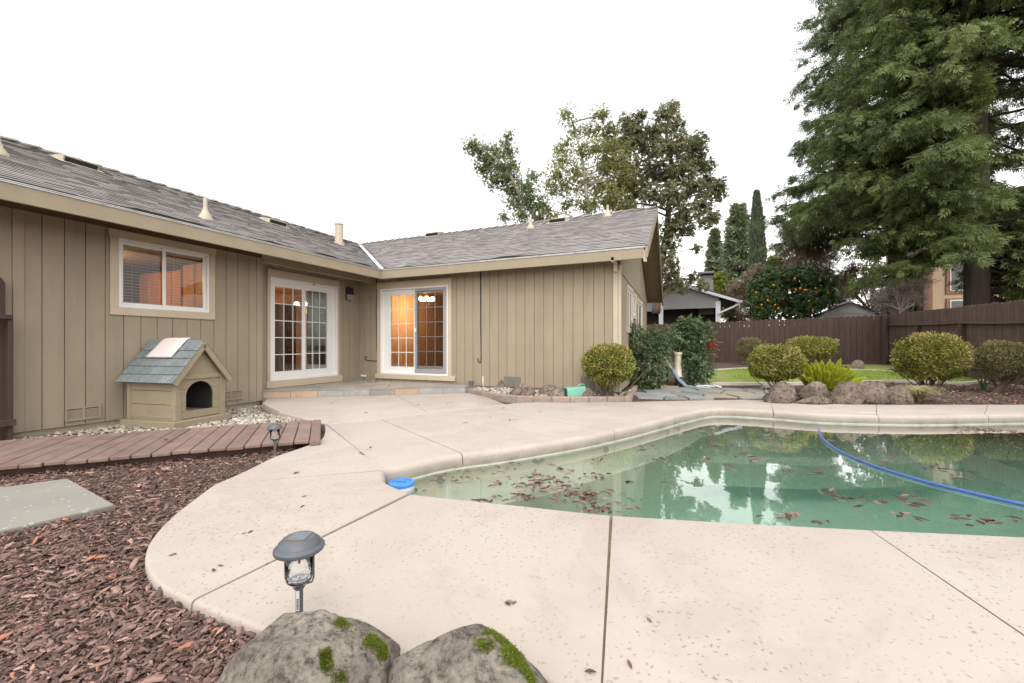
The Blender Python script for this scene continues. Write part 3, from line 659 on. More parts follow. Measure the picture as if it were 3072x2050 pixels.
# ------------------------------------------------------------------ the house
XA, YB, XREC = -7.433, 8.05, -7.70          # left wing wall, right wing wall, recessed door wall
GR = .2032; YA0 = 2.4556; XB0 = -4.6377     # siding groove spacing and phase
XF, YF = -6.60, 7.65                        # fascia planes
ZFB, ZFT = 2.512, 2.73
PA_, PB_ = .42, .47                         # roof pitches
XR, YR = -11.0, 11.585                      # ridges
def skew(y, x0): return x0-.035*(y-7.65)
house = empty('house', (-8, 7, 0), 'tan wood sided ranch house with grey shingle roof and two wings', 'house')
def split(z0, z1, holes):                   # pieces of [z0,z1] outside the holes
    segs = [(z0, z1)]
    for a, b in holes:
        n = []
        for s, e in segs:
            if b <= s or a >= e: n.append((s, e)); continue
            if a > s: n.append((s, a))
            if b < e: n.append((b, e))
        segs = n
    return segs
def wall(axis, c, u0, u1, g0, z0, z1, holes, skewed=False):
    """wall with vertical boards; holes: (u0,u1,z0,z1). axis 'x': plane X=c facing +X; axis 'y': plane Y=c facing -Y"""
    def bx(mb, ua, ub, za, zb, d0, d1):
        if axis == 'x': mb.box((c-d1, ua, za), (c-d0, ub, zb))
        else: mb.box((ua, c+d0, za), (ub, c+d1, zb))
    m = MB(); us = sorted({u0, u1}|{h[0] for h in holes}|{h[1] for h in holes})
    for a, b in zip(us, us[1:]):
        hs = [(h[2], h[3]) for h in holes if h[0] <= a+1e-6 and h[1] >= b-1e-6]
        for za, zb in split(z0, z1, hs): bx(m, a, b, za, zb, .014, .10)
    w = m.build('wall_siding', 'groove', house)
    k = math.floor((u0-g0)/GR)
    while g0+k*GR < u1:
        a, b = max(u0, g0+k*GR)+.0045, min(u1, g0+(k+1)*GR)-.0045; k += 1
        if b-a < .015: continue
        cuts = sorted({a, b}|{x for h in holes for x in h[:2] if a < x < b})
        for a2, b2 in zip(cuts, cuts[1:]):
            hs = [(h[2], h[3]) for h in holes if h[0] <= a2+1e-6 and h[1] >= b2-1e-6]
            for za, zb in split(z0, z1, hs):
                if b2-a2 < .006: continue
                mb = MB(); bx(mb, a2, b2, za, zb, 0, .018); mb.build('siding_board', 'siding', w)
    return w
def bX(c, u0, u1, z0, z1, d0, d1): return (c+d0, u0, z0), (c+d1, u1, z1)     # on plane X=c, proud d0..d1
def bY(c, u0, u1, z0, z1, d0, d1): return (u0, c-d0, z0), (u1, c-d1, z1)
def opening(name, bf, c, tr, fr, header_over, mat_frame='vinyl', sill=None):
    """trim boards tr=(u0,u1,z0,z1) around a frame fr=(u0,u1,z0,z1); returns part"""
    m = MB(); u0, u1, z0, z1 = tr; a, b, zb, zt = fr
    def B(q0, q1, r0, r1, d0=-.002, d1=.024):
        p, q = bf(c, q0, q1, r0, r1, d0, d1); lo = Vector([min(p[i], q[i]) for i in range(3)]); hi = Vector([max(p[i], q[i]) for i in range(3)])
        m.cbox(lo, (hi.x-lo.x, 0, 0), (0, hi.y-lo.y, 0), (0, 0, hi.z-lo.z), .004)
    B(u0-header_over, u1+header_over, zt, z1, -.002, .030)
    B(u0, a, zb, zt-.001); B(b, u1, zb, zt-.001)
    if sill: B(sill[0], sill[1], sill[2], zb, -.002, .045)
    else: B(u0, u1, z0, zb, -.002, .028)
    return m.build(name, 'trim', house)
def sx(src): return src/S
# ---- window of the left wing
def ya(xc, yc, X=XA): p = PX((xc/2.34)/S, (350+yc/2.34)/S, X); return p
w0 = ya(768, 783); w1 = ya(1505, 932); wb = ya(768, 1390)
f0 = ya(830, 852); f1 = ya(1466, 965); fb = ya(830, 1337)
zwt = .5*(w0.z+w1.z); zwb = wb.z; zft = .5*(f0.z+ya(1466, 968).z); zfb = fb.z
WIN = (f0.y, f1.y, zfb, zft)
# ---- door 1 (recessed wall) and door 2 (right wing)
def y1(xc, yc): return PX((700+xc/2.904)/S, (700+yc/2.904)/S, XREC)
d1t = (y1(290, 305).y, y1(920, 415).y, .14, y1(600, 360).z); d1f = (y1(318, 378).y, y1(905, 470).y, .285, y1(318, 378).z)
def x2(xc, yc): return PY((1130+xc/2.9375)/S, (760+yc/2.9375)/S, YB)
d2t = (x2(8, 262).x, x2(662, 218).x, .155, x2(8, 262).z); d2f = (x2(37, 318).x, x2(632, 278).x, x2(40, 1060).z, x2(37, 318).z)
YEND = 5.316
wall('x', XA, 2.16, YEND, YA0, -.05, 2.62, [WIN])
wall('x', XREC, YEND-.02, YB, YA0+.05, .10, 2.62, [d1f])
XBR = -1.296
wall('y', YB, XREC, XBR, XB0, .115, 2.62, [d2f])
m = MB(); m.box((XREC-.1, YEND-.05, -.1), (XA-.016, YEND-.001, 2.62)); m.build('return_wall', 'siding', house)
# set-back wall beyond the left corner board
wall('x', XA-.28, .2, 2.16, YA0+.1, -.05, 2.62, [])
# corner boards
def cb(lo, hi, name='corner_board', mat='trim', parent=house):
    mm = MB(); lo = Vector(lo); d = Vector(hi)-lo; mm.cbox(lo, (d.x,0,0), (0,d.y,0), (0,0,d.z), .004); return mm.build(name, mat, parent)
cb((XA-.3, 2.10, -.04), (XA+.006, 2.205, 2.62), mat='siding'); cb((XA-.01, 2.207, -.05), (XA+.022, 2.30, 2.62), mat='siding')
cb((XA-.02, 5.235, -.04), (XA+.018, YEND+.03, 2.62), mat='siding')
cb((XREC-.02, YEND+.032, .12), (XREC+.02, d1t[0]-.03, 2.62), mat='siding')
cb((XBR-.125, YB-.024, .11), (XBR-.035, YB, 2.42), mat='trim'); cb((XBR-.03, YB-.026, .11), (XBR+.02, YB+.05, 2.5), mat='trim')
cb((XBR-.10, YB-.13, 2.36), (XBR-.04, YB-.002, 2.56), 'rafter_tail', 'trim'); cb((XBR-.098, YB-.40, 2.50), (XBR-.042, YB-.131, 2.58), 'rafter_tail', 'trim')
cb((XREC-.03, YB-.03, .10), (XREC+.014, YB+.02, 2.62), mat='siding')
# porch header beam
cb((-7.19, YEND-.15, 2.485), (-7.10, YB-.002, 2.66), 'header_beam', 'siding')
# gable end wall (slightly out of square) with boards
gab = MB()
def gx_(y, d=0): return XBR-.035*(y-YB)+d
zr = lambda y: (2.62+PB_*(y-8.05) if y < YR else 2.62+PB_*(YR-8.05)-PB_*(y-YR))
pts = [(gx_(YB), YB, .1), (gx_(15.3), 15.3, .1), (gx_(15.3), 15.3, zr(15.3)), (gx_(YR), YR, zr(YR)), (gx_(YB), YB, zr(YB))]
gab.prism([(p[0]-.02, p[1], p[2]) for p in pts], (-.1, 0, 0)); gw = gab.build('gable_wall', 'groove', house)
y = YB+.055
while y < 15.3:
    a, b = y+.0045, min(15.3, y+GR)-.0045; y += GR
    for s_, e_, low in ((a, b, True),):
        mb = MB(); top = 2.62
        q = [(gx_(a), a, .12), (gx_(b), b, .12), (gx_(b), b, 2.36), (gx_(a), a, 2.36)]; mb.prism([(p[0]-.02, p[1], p[2]) for p in q], (.018, 0, 0)); mb.build('siding_board', 'siding', gw)
        q = [(gx_(a), a, 2.385), (gx_(b), b, 2.385), (gx_(b), b, zr(b)), (gx_(a), a, zr(a))]; mb = MB(); mb.prism([(p[0]-.02, p[1], p[2]) for p in q], (.018, 0, 0)); mb.build('siding_board', 'siding', gw)
for (ya_, yb_, za, zb) in ((9.25, 10.0, 1.35, 2.2), (10.3, 10.9, 1.72, 2.16), (11.35, 12.7, .9, 2.15)):
    mb = MB(); xx = gx_(.5*(ya_+yb_))
    for (p, q, r, t_) in ((ya_-.09, yb_+.09, zb, zb+.09), (ya_-.09, yb_+.09, za-.09, za), (ya_-.09, ya_, za, zb), (yb_, yb_+.09, za, zb)): mb.box((xx-.03, p, r), (xx+.03, q, t_))
    wpt = mb.build('side_window', 'trim', house)
    mb = MB()
    for (p, q, r, t_) in ((ya_, yb_, zb-.045, zb), (ya_, yb_, za, za+.045), (ya_, ya_+.045, za+.045, zb-.045), (yb_-.045, yb_, za+.045, zb-.045), (.5*(ya_+yb_)-.02, .5*(ya_+yb_)+.02, za+.045, zb-.045)): mb.box((xx-.02, p, r), (xx+.015, q, t_))
    mb.build('frame', 'vinyl', wpt)
    mb = MB(); mb.box((xx-.008, ya_+.02, za+.02), (xx-.002, yb_-.02, zb-.02)); mb.build('pane', 'glass', wpt)
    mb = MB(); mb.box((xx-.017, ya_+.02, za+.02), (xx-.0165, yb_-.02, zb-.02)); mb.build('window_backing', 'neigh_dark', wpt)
# foundation
m = MB(); m.box((XA-.12, .2, -.4), (XA-.03, YEND, -.05)); m.box((XREC, YB+.03, -.3), (XBR-.02, YB+.12, .115)); fnd = m.build('foundation', 'foundation', house)
def grille(y0, y1_, z0, z1_):
    mb = MB(); X0 = XA
    for (a, b, c, d) in ((y0, y1_, z1_-.02, z1_), (y0, y1_, z0, z0+.018), (y0, y0+.022, z0+.018, z1_-.02), (y1_-.022, y1_, z0+.018, z1_-.02), (.5*(y0+y1_)-.012, .5*(y0+y1_)+.012, z0+.018, z1_-.02)): mb.box((X0+.001, a, c), (X0+.022, b, d))
    g = mb.build('foundation_vent', 'siding', house)
    mb = MB(); mb.box((X0+.0005, y0+.02, z0+.015), (X0+.003, y1_-.02, z1_-.015)); mb.build('vent_screen', 'black', g)
    n = 8
    for k in range(n):
        z = z0+.026+(z1_-z0-.046)*k/n; mb = MB(); mb.obox((X0+.004, y0+.022, z), (.012, 0, -.009), (0, y1_-y0-.044, 0), (0, 0, .006)); mb.build('louvre', 'siding', g)
def g2(xc, yc): return PX((xc/2.34)/S, (950+yc/2.34)/S, XA)
p, q = g2(452, 645), g2(705, 622); r = g2(452, 740); grille(p.y, q.y, r.z, p.z)
p, q = g2(1562, 530), g2(1700, 512); r = g2(1700, 578); grille(q.y-.42, q.y, r.z, q.z)
for (xa, xb) in ((1122, 1268), (1800, 1920)):                     # low crawl-space vents of the right wing
    a, b = x2(xa, 1085), x2(xb, 1085); mb = MB(); mb.box((a.x, YB-.012, .12), (b.x, YB-.0005, x2(xa, 1085).z)); v_ = mb.build('foundation_vent', 'concrete_dark', house)
# ---- window parts
wt = opening('window', bX, XA, (w0.y, w1.y, zwb, zwt), WIN, .015)
def winparts(part, bf, c, fr, panes, fw=.03):
    u0, u1, z0, z1 = fr; m = MB()
    for (a, b, e, d) in ((u0, u1, z1-fw, z1), (u0, u1, z0, z0+fw), (u0, u0+fw, z0+fw, z1-fw), (u1-fw, u1, z0+fw, z1-fw)): m.box(*bf(c, a, b, e, d, -.06, .012))
    m.build('frame', 'vinyl', part)
winparts(wt, bX, XA, WIN, None, .035)
mid = ya(1163, 1100).y
for (a, b, dep) in ((WIN[0]+.035, mid+.03, -.045), (mid-.03, WIN[1]-.035, -.02)):
    m = MB(); z0, z1, s_ = WIN[2]+.035, WIN[3]-.035, .04
    for (p, q, r, t_) in ((a, b, z1-s_, z1), (a, b, z0, z0+s_), (a, a+s_, z0+s_, z1-s_), (b-s_, b, z0+s_, z1-s_)): m.box(*bX(XA, p, q, r, t_, dep-.02, dep))
    sash = m.build('sash', 'vinyl', wt)
    m = MB(); m.box(*bX(XA, a+s_-.005, b-s_+.005, z0+s_-.005, z1-s_+.005, dep-.012, dep-.007)); m.build('pane', 'glass', wt)
for ci, (a, b) in enumerate(((WIN[0]+.06, mid-.02), (mid+.02, WIN[1]-.06))):
    bl = empty('window_blind', (XA-.12, .5*(a+b), WIN[3]), ['pale horizontal slat blind behind the left pane of the kitchen window', 'pale horizontal slat blind behind the right pane of the kitchen window'][ci], 'blind', 'blinds in the kitchen window')
    m = MB(); m.box((XA-.135, a, WIN[3]-.10), (XA-.10, b, WIN[3]-.06)); m.build('headrail', 'blind', bl)
    z = WIN[3]-.13; k = 0
    while z > WIN[2]+.07:
        m = MB(); m.obox((XA-.132, a, z), (.016, 0, -.001), (0, b-a, 0), (0, 0, .003)); m.build('slat', 'blind', bl); z -= .044
    for u in (a+.15, b-.15): m = MB(); m.tube([(XA-.119, u, WIN[2]+.07), (XA-.119, u, WIN[3]-.1)], .0015, 4); m.build('ladder_cord', 'blind', bl)
# ---- sliding doors
def french(part, bf, c, u0, u1, z0, z1, gl, d, mat='vinyl', mm='muntin', rows=5):
    """sash u0..u1,z0..z1 with glass gl=(a,b,za,zb) at depth d"""
    a, b, za, zb = gl; m = MB()
    for (p, q, r, t_) in ((u0, u1, zb, z1), (u0, u1, z0, za), (u0, a, za, zb), (b, u1, za, zb)): m.box(*bf(c, p, q, r, t_, d-.04, d))
    sash = m.build('sash', mat, part)
    for k in range(1, 3):
        u = a+(b-a)*k/3; m = MB(); m.box(*bf(c, u-.009, u+.009, za, zb, d-.024, d-.012)); m.build('muntin', mm, part)
    for k in range(1, rows):
        z = za+(zb-za)*k/rows; m = MB(); m.box(*bf(c, a, b, z-.009, z+.009, d-.0245, d-.0115)); m.build('muntin', mm, part)
    for i in range(3):
        for k in range(rows):
            pa = a+(b-a)*i/3; za_ = za+(zb-za)*k/rows; m = MB(); m.box(*bf(c, pa, pa+(b-a)/3, za_, za_+(zb-za)/rows, d-.020, d-.016)); m.build('pane', 'glass', part)
    return sash
d1 = opening('sliding_door', bX, XREC, d1t, d1f, .0, sill=(d1t[0]-.03, d1t[1]+.07, .143))
winparts(d1, bX, XREC, d1f, None, .04)
zt = y1(365, 460).z; zb = y1(365, 1208).z
mid1 = .5*(y1(598, 800).y+y1(640, 800).y)
french(d1, bX, XREC, d1f[0]+.04, mid1+.03, d1f[2]+.04, d1f[3]-.04, (y1(362, 800).y, y1(598, 800).y, zb, zt), .0)
french(d1, bX, XREC, mid1-.03, d1f[1]-.04, d1f[2]+.04, d1f[3]-.04, (y1(641, 800).y, y1(828, 800).y, zb+.01, zt+.01), -.045)
m = MB(); h = y1(862, 855); m.cbox((XREC-.045, h.y-.012, h.z-.13), (.03,0,0), (0,.022,0), (0,0,.22), .004); m.build('door_handle', 'vinyl', d1)
for xx in (700, 766): h = y1(xx, 448); m = MB(); m.box((XREC+.013, h.y-.03, h.z-.01), (XREC+.02, h.y+.03, h.z+.008)); m.build('latch_slot', 'black', d1)
d2 = opening('sliding_door', bY, YB, d2t, d2f, .0, sill=(d2t[0]-.04, x2(695, 1070).x, x2(690, 1128).z))
d2['label'] = 'sliding door of the right wing with a grey screen panel'
d1['label'] = 'sliding door in the recess of the left wing with two divided panels'
winparts(d2, bY, YB, d2f, None, .035)
g0, g1 = x2(113, 375), x2(316, 998); midx = x2(333, 600).x
french(d2, bY, YB, d2f[0]+.035, midx+.02, d2f[2]+.035, d2f[3]-.035, (g0.x, g1.x, x2(120, 998).z, g0.z), -.045)
g0, g1 = x2(362, 352), x2(585, 998)
french(d2, bY, YB, midx-.01, x2(612, 600).x, d2f[2]+.035, d2f[3]-.035, (g0.x, g1.x, g1.z, g0.z), -.01, mat='vinyl')
m = MB(); a, b = x2(340, 600).x, x2(608, 600).x; z0, z1 = d2f[2]+.05, d2f[3]-.05; s_ = .055
for (p, q, r, t_) in ((a, b, z1-s_, z1), (a, b, z0, z0+.09), (a, a+s_, z0+.09, z1-s_), (b-s_, b, z0+.09, z1-s_)): m.box(*bY(YB, p, q, r, t_, .004, .018))
scr = m.build('screen_frame', 'screenframe', d2)
m = MB(); m.box(*bY(YB, a+.03, b-.03, z0+.05, z1-.03, .010, .0105)); m.build('screen_mesh', 'screen_mesh', d2)
m = MB(); h = x2(345, 678); m.cbox((h.x-.03, YB-.045, h.z-.045), (.055,0,0), (0,.03,0), (0,0,.09), .005); m.build('door_handle', 'vinyl', d2)
# ---- fascia, drip edge, gutter line
def board(name, mat, lo, hi, parent=house): return cb(lo, hi, name, mat, parent)
board('fascia', 'fascia', (XF-.04, .3, ZFB), (XF, YF+.02, ZFT-.012)); XFE = -.82
board('fascia', 'fascia', (XF-.02, YF, ZFB+.001), (XFE, YF+.04, ZFT-.012))
m = MB(); m.box((XF-.02, .3, ZFT-.030), (XF+.012, YF-.014, ZFT-.004)); m.build('drip_edge', 'galv', house)
m = MB(); m.box((XF+.014, YF-.012, ZFT-.030), (XFE+.02, YF+.02, ZFT-.004)); m.build('drip_edge', 'galv', house)
# lifted black felt edge above the drip metal
def felt(axis):
    m = MB(); N = 140
    for k in range(N):
        t = k/N; t2 = (k+1)/N
        def pt(t):
            h = .004+.05*max(0, noise.noise((t*9, axis*7.3, 1.7))+.18)
            return ((XF+.014, .5+(YF-.6)*t, ZFT-.004+h) if axis == 0 else (XF+.3+(XFE-XF-.9)*t, YF-.014, ZFT-.004+h))
        a, b = pt(t), pt(t2); m.add([(a[0], a[1], ZFT-.003), (b[0], b[1], ZFT-.003), b, a], [(0,1,2,3)])
    m.build('felt_edge', 'black', house)
felt(0); felt(1)
# ---- roof
def za(x): return ZFT+PA_*(XF-x)
def zb_(y): return ZFT+PB_*(y-YF) if y <= YR else ZFT+PB_*(YR-YF)-PB_*(y-YR)
def yval(x): return YF+(PA_/PB_)*(XF-x)
def xval(y): return XF-(PB_/PA_)*(y-YF)
m = MB()
t_ = .03
m.add([(XF+.02, .2, za(XF+.02)-.006), (XF+.02, YF-.01, za(XF+.02)-.006), (XR, yval(XR), za(XR)-.006), (XR, .2, za(XR)-.006),
       (XF-.03, .2, za(XF)-.05), (XF-.03, YF, za(XF)-.05), (XR, yval(XR), za(XR)-.05), (XR, .2, za(XR)-.05)],
      [(0,1,2,3),(7,6,5,4),(0,4,5,1),(0,3,7,4)])
XRK = lambda y: skew(y, XFE+.05)
m.add([(XF, YF-.02, zb_(YF-.02)-.006), (XRK(YF), YF-.02, zb_(YF-.02)-.006), (XRK(YR), YR, zb_(YR)-.006), (xval(YR), YR, zb_(YR)-.006)], [(0,1,2,3)])
m.add([(XF, YF+.03, zb_(YF)-.05), (XRK(YF), YF+.03, zb_(YF)-.05), (XRK(YR), YR, zb_(YR)-.07), (xval(YR), YR, zb_(YR)-.07)], [(3,2,1,0)])
# back slopes
YBK = 15.85
m.add([(xval(YR), YR, zb_(YR)), (XRK(YR), YR, zb_(YR)), (XRK(YBK), YBK, zb_(YBK)), (xval(YR), YBK, zb_(YBK))], [(0,1,2,3)])
m.add([(xval(YR), YR, zb_(YR)-.07), (XRK(YR), YR, zb_(YR)-.07), (XRK(YBK), YBK, zb_(YBK)-.07), (xval(YR), YBK, zb_(YBK)-.07)], [(3,2,1,0)])
m.add([(XR, .2, za(XR)), (XR, 12, za(XR)), (XR-4.5, 12, za(XR)-1.9), (XR-4.5, .2, za(XR)-1.9)], [(3,2,1,0)])
roof = m.build('roof', 'soffit', house)
def course(p0, p1, su, sl, e, k, valley=None):
    """one row of shingles: p0->p1 along the butt line, sl unit upslope vector, su unit normal"""
    m = MB(); p0, p1 = Vector(p0), Vector(p1); d = (p1-p0); L = d.length; d.normalize(); rr = random.Random(k*31+int(abs(p0.x)*100))
    u = 0
    while u < L:
        w = rr.uniform(.11, .34); b = min(L, u+w); th = rr.choice((.011, .014, .017)); drop = rr.uniform(-.003, .003)
        q0 = p0+d*u+sl*drop; q1 = p0+d*b+sl*drop; up = sl*(e*1.12-drop)
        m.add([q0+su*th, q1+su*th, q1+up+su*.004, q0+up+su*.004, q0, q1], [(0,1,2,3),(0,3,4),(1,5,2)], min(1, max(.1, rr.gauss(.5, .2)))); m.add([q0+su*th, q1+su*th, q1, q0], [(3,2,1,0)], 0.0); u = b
    return m.build('shingle_course', 'shingle', roof, tint=True)
sA = Vector((-1, 0, PA_)).normalized(); nA = Vector((PA_, 0, 1)).normalized(); LA_ = math.hypot(XF+.03-XR, PA_*(XF+.03-XR)); XE0 = XF-.004
ex = .142
for k in range(int(LA_/ex)+1):
    q = Vector((XE0, 0, za(XE0)))+sA*(k*ex)
    if q.x < XR+.05: break
    course((q.x, .25, q.z), (q.x, yval(q.x)-(.05 if k else .035), q.z), nA, sA, ex, k)
sB = Vector((0, 1, PB_)).normalized(); nB = Vector((0, -PB_, 1)).normalized(); k = 0
while True:
    q = Vector((0, YF+.004, zb_(YF+.004)))+sB*(k*ex)
    if q.y > YR-.03: break
    course((xval(q.y)+(.05 if k else .04), q.y, q.z), (XRK(q.y)+.01, q.y, q.z), nB, sB, ex, 100+k); k += 1
# valley flashing
m = MB(); a = Vector((XF, YF, ZFT+.008)); b = Vector((XR, yval(XR), za(XR)+.008)); w = Vector((.055, .055, .0)); w1_ = Vector((.06, .05, .016))
m.add([a-w1_, a, b, b-w1_], [(0,1,2,3)]); m.add([a+Vector((.06,.06,.02))*1.0, a, b, b+Vector((.06,.06,.02))], [(0,3,2,1)])
m = MB()
N = 30
for k in range(N):
    p = a.lerp(b, k/N); q = a.lerp(b, (k+1)/N); e1 = Vector((-.0, -.075, .004)); e2 = Vector((.085, 0, .004))
    m.add([p, q, q+e2, p+e2], [(0,1,2,3)]); m.add([p, q, q+e1, p+e1], [(3,2,1,0)])
m.build('valley_flashing', 'galv', roof)
# ridge caps
def caps(p0, p1, s1, s2):
    p0, p1 = Vector(p0), Vector(p1); d = p1-p0; n = int(d.length/.28); d /= n
    for k in range(n):
        a = p0+d*k; b = a+d*1.25; lift0, lift1 = .062, .022; m = MB()
        pts = [a+s1*.14+UP*(lift0-.01), a+UP*lift0, a+s2*.14+UP*(lift0-.01), b+s1*.14+UP*(lift1-.01), b+UP*lift1, b+s2*.14+UP*(lift1-.01)]
        m.add(pts+[p-UP*.012 for p in pts], [(0,1,4,3),(1,2,5,4),(0,6,7,1),(1,7,8,2),(0,3,9,6),(2,8,11,5)], random.random())
        m.build('ridge_cap', 'shingle', roof, tint=True)
caps((XR, yval(XR)-.1, za(XR)), (XR, 2.2, za(XR)), Vector((.92, 0, -.92*PA_)), Vector((-.92, 0, -.92*PA_)))
caps((XRK(YR)-.03, YR, zb_(YR)), (XR+.1, YR, zb_(YR)), Vector((0, -.9, -.9*PB_)), Vector((0, .9, -.9*PB_)))
# rake (barge) boards and outlook boards under the gable overhang
def sheet(name, mat, pts, th, parent=house): m = MB(); m.prism(pts, th); return m.build(name, mat, parent)
for (ya_, yb_) in ((YF-.03, YR), (YR, YBK)):
    p = [(XRK(ya_)+.012, ya_, zb_(ya_)-.005), (XRK(yb_)+.012, yb_, zb_(yb_)-.005), (XRK(yb_)+.012, yb_, zb_(yb_)-.20), (XRK(ya_)+.012, ya_, zb_(ya_)-.20)]
    sheet('barge_board', 'fascia' if ya_ < YR else 'soffit', p, (-.04, 0, 0))  # back slope board takes a darker colour, its shade painted in
for k in range(9):                                                   # soffit boards between the wall and the barge board
    for s_ in ((1, 0),):
        y0 = YR+.15+k*.47; y1_ = y0+.455
        if y1_ > YBK: break
        p = [(gx_(y0)-.0, y0, zb_(y0)-.085), (XRK(y0)-.03, y0, zb_(y0)-.085), (XRK(y1_)-.03, y1_, zb_(y1_)-.085), (gx_(y1_), y1_, zb_(y1_)-.085)]
        sheet('soffit_board', 'soffit', p, (0, 0, .03+.012*(k % 2)))
sheet('soffit_board', 'soffit', [(gx_(YF), YF+.06, zb_(YF)-.09), (XRK(YF)-.03, YF+.06, zb_(YF)-.09), (XRK(YR)-.03, YR, zb_(YR)-.09), (gx_(YR), YR, zb_(YR)-.09)], (0, 0, .015))
m = MB(); m.cbox((XFE-.01, YF-.012, ZFB-.06), (.055,0,0), (0,.05,0), (0,0,.20), .003); m.build('fascia_end', 'trim', house)
# roof vents and pipes
def onA(x, y, up=0): return Vector((x, y, za(x)+up))
def roofpt(xc, yc, side):           # photo (src) -> point on roof plane
    d = ray(xc, yc)
    if side == 'A': t = (ZFT+PA_*XF-1)/(d[2]+PA_*d[0])
    else: t = (ZFT-PB_*YF-1)/(d[2]-PB_*d[1])
    return Vector((d[0]*t, d[1]*t, 1+d[2]*t))
def boxvent(c, along, down, w=.48):
    nrm = along.cross(down); nrm = nrm if nrm.z > 0 else -nrm; m = MB()
    o = c-along*w/2; up = -down
    pr = [o, o+nrm*.12, o+up*.34+nrm*.05, o+up*.42]
    m.prism(pr, along*w); v = m.build('roof_vent', 'ventpaint', roof)
    m = MB(); m.obox(o+along*.02+down*.003+nrm*.015, along*(w-.04), down*.004, nrm*.08); m.build('vent_opening', 'black', roof)
    m = MB(); m.obox(o-along*.06+down*.10+nrm*.012, along*(w+.12), up*.5, nrm*.004); m.build('vent_flange', 'ventpaint', roof)
    m = MB(); m.obox(o+down*.012+nrm*.10, along*w, -down*.02, nrm*.022); m.build('vent_lip', 'ventpaint', roof)
dA = -sA; dB = -sB
for (x, y) in ((243,500),(833,676)): boxvent(roofpt(x, y, 'A'), Vector((0,1,0)), dA)
for (x, y) in ((1672,668),(1297,709)): boxvent(roofpt(x, y, 'B'), Vector((1,0,0)), dB)
def pipe(c, h, r=.03, r2=.11, flare=True):
    m = MB(); prof = [(r2, -.03), (r2, .01), (r*1.9, .10), (r*1.3, .16), (r, .20), (r, h), (r*.7, h), (r*.7, h-.05), (0, h-.05)] if flare else [(r*1.35, -.05), (r*1.35, .05), (r, .06), (r, h), (r*1.15, h), (r*1.15, h+.03), (0, h+.035)]
    m.lathe(c, prof, 16); o = m.build('vent_pipe', 'ventpaint', roof); smooth_angle(o, 45)
pipe(roofpt(616, 658, 'A'), .36); pipe(roofpt(-9, 462, 'A'), .26); pipe(roofpt(1592, 686, 'B'), .28); pipe(roofpt(1823, 650, 'B'), .30)
pipe(roofpt(1017, 733, 'A'), .55, .11, .11, False)
p = roofpt(-6, 420, 'A'); pipe(p+Vector((-.3,0,.0)), .75, .05, .05, False)
# ---- wall lamp, cables, pipes on the wall
c = PX((700+1000/2.904)/S, (700+530/2.904)/S, XREC); lampw = empty('wall_lamp', (XREC, c.y, c.z), 'small black box lantern on the wall between the two sliding doors', 'wall lamp')
m = MB(); m.cbox((XREC+.001, c.y-.085, c.z-.02), (.10,0,0), (0,.17,0), (0,0,.17), .008); m.build('hood', 'darkmetal', lampw)
m = MB(); m.cbox((XREC+.018, c.y-.07, c.z-.15), (.075,0,0), (0,.14,0), (0,0,.13), .006); m.build('diffuser', 'screenframe', lampw)
m = MB(); m.cbox((XREC+.001, c.y-.09, c.z-.16), (.016,0,0), (0,.18,0), (0,0,.14), .003); m.build('back_plate', 'darkmetal', lampw)
def cable(name, pts, r, mat, label, cat, sub=8):
    m = MB(); m.tube(smoothline(pts, sub), r, 6); o = m.build(name, mat, smooth=True, loc=pts[0]); return tag(o, label, cat)
xx = x2(918, 160)
cable('cable', [x2(917, 165)-Vector((0,.012,0)), x2(919, 670)-Vector((0,.012,0)), x2(922, 930)-Vector((0,.012,0)), x2(912, 962)-Vector((0,.02,0)), x2(898, 945)-Vector((0,.02,0)), x2(897, 925)-Vector((0,.02,0))], .009, 'black', 'black cable hanging down the right wing wall to a hook end', 'cable', 4)
pq = lambda xc, yc: PY((700+xc/2.904)/S, (700+yc/2.904)/S, YB)-Vector((0,.012,0))
cable('cable', [pq(1251, 400), pq(1253, 520), pq(1247, 680), pq(1251, 800), pq(1253, 1000), pq(1256, 1105), pq(1225, 1112), pq(1170, 1108), pq(1153, 1095), pq(1158, 1078), pq(1170, 1076)], .008, 'black', 'thin black cable running down the inner corner beside the right sliding door', 'cable', 4)
cable('pipe', [x2(938, 1205), x2(936, 1085)], .014, 'pvc', 'short tan water pipe rising from the gravel by the porch', 'pipe', 2)
m = MB(); a = pq(1117, 1238); m.cbox((a.x, YB-.03, a.z-.03), (.16,0,0), (0,.028,0), (0,0,.045), .003); tag(m.build('outlet_cover', 'vinyl'), 'small white cover plate low on the inner corner wall', 'cover plate')

# ------------------------------------------------------------------ rooms behind the glass
def room(name, x0, x1, y0, y1_, z0, z1, open_, wallm, floorm='room_floor'):
    m = MB(); T = .06
    if open_ != '+x': m.box((x1, y0, z0), (x1+T, y1_, z1))
    if open_ != '-y': m.box((x0, y0-T, z0), (x1, y0, z1))
    m.box((x0-T, y0, z0), (x0, y1_, z1)); m.box((x0, y1_, z0), (x1, y1_+T, z1)); m.box((x0-T, y0-T, z1), (x1+T, y1_+T, z1+T))
    o = m.build(name, wallm); o['kind'] = 'structure'
    m = MB(); m.box((x0, y0, z0-T), (x1, y1_, z0)); f = m.build('interior_floor', floorm); f['kind'] = 'structure'
room('interior_walls', -11.2, XA-.11, 2.25, YEND-.2, .2, 2.54, '+x', 'room_kitchen')
room('interior_walls', -11.4, XREC-.11, YEND-.1, 10.8, .2, 2.54, '+x', 'room_wall')
m = MB(); m.box((XREC-.11, YB+.1, .2), (XREC-.06, 10.8, 2.54)); m.build('interior_walls', 'room_wall')['kind'] = 'structure'
room('interior_walls', -7.55, -3.6, YB+.11, 12.2, .2, 2.54, '-y', 'room_orange')
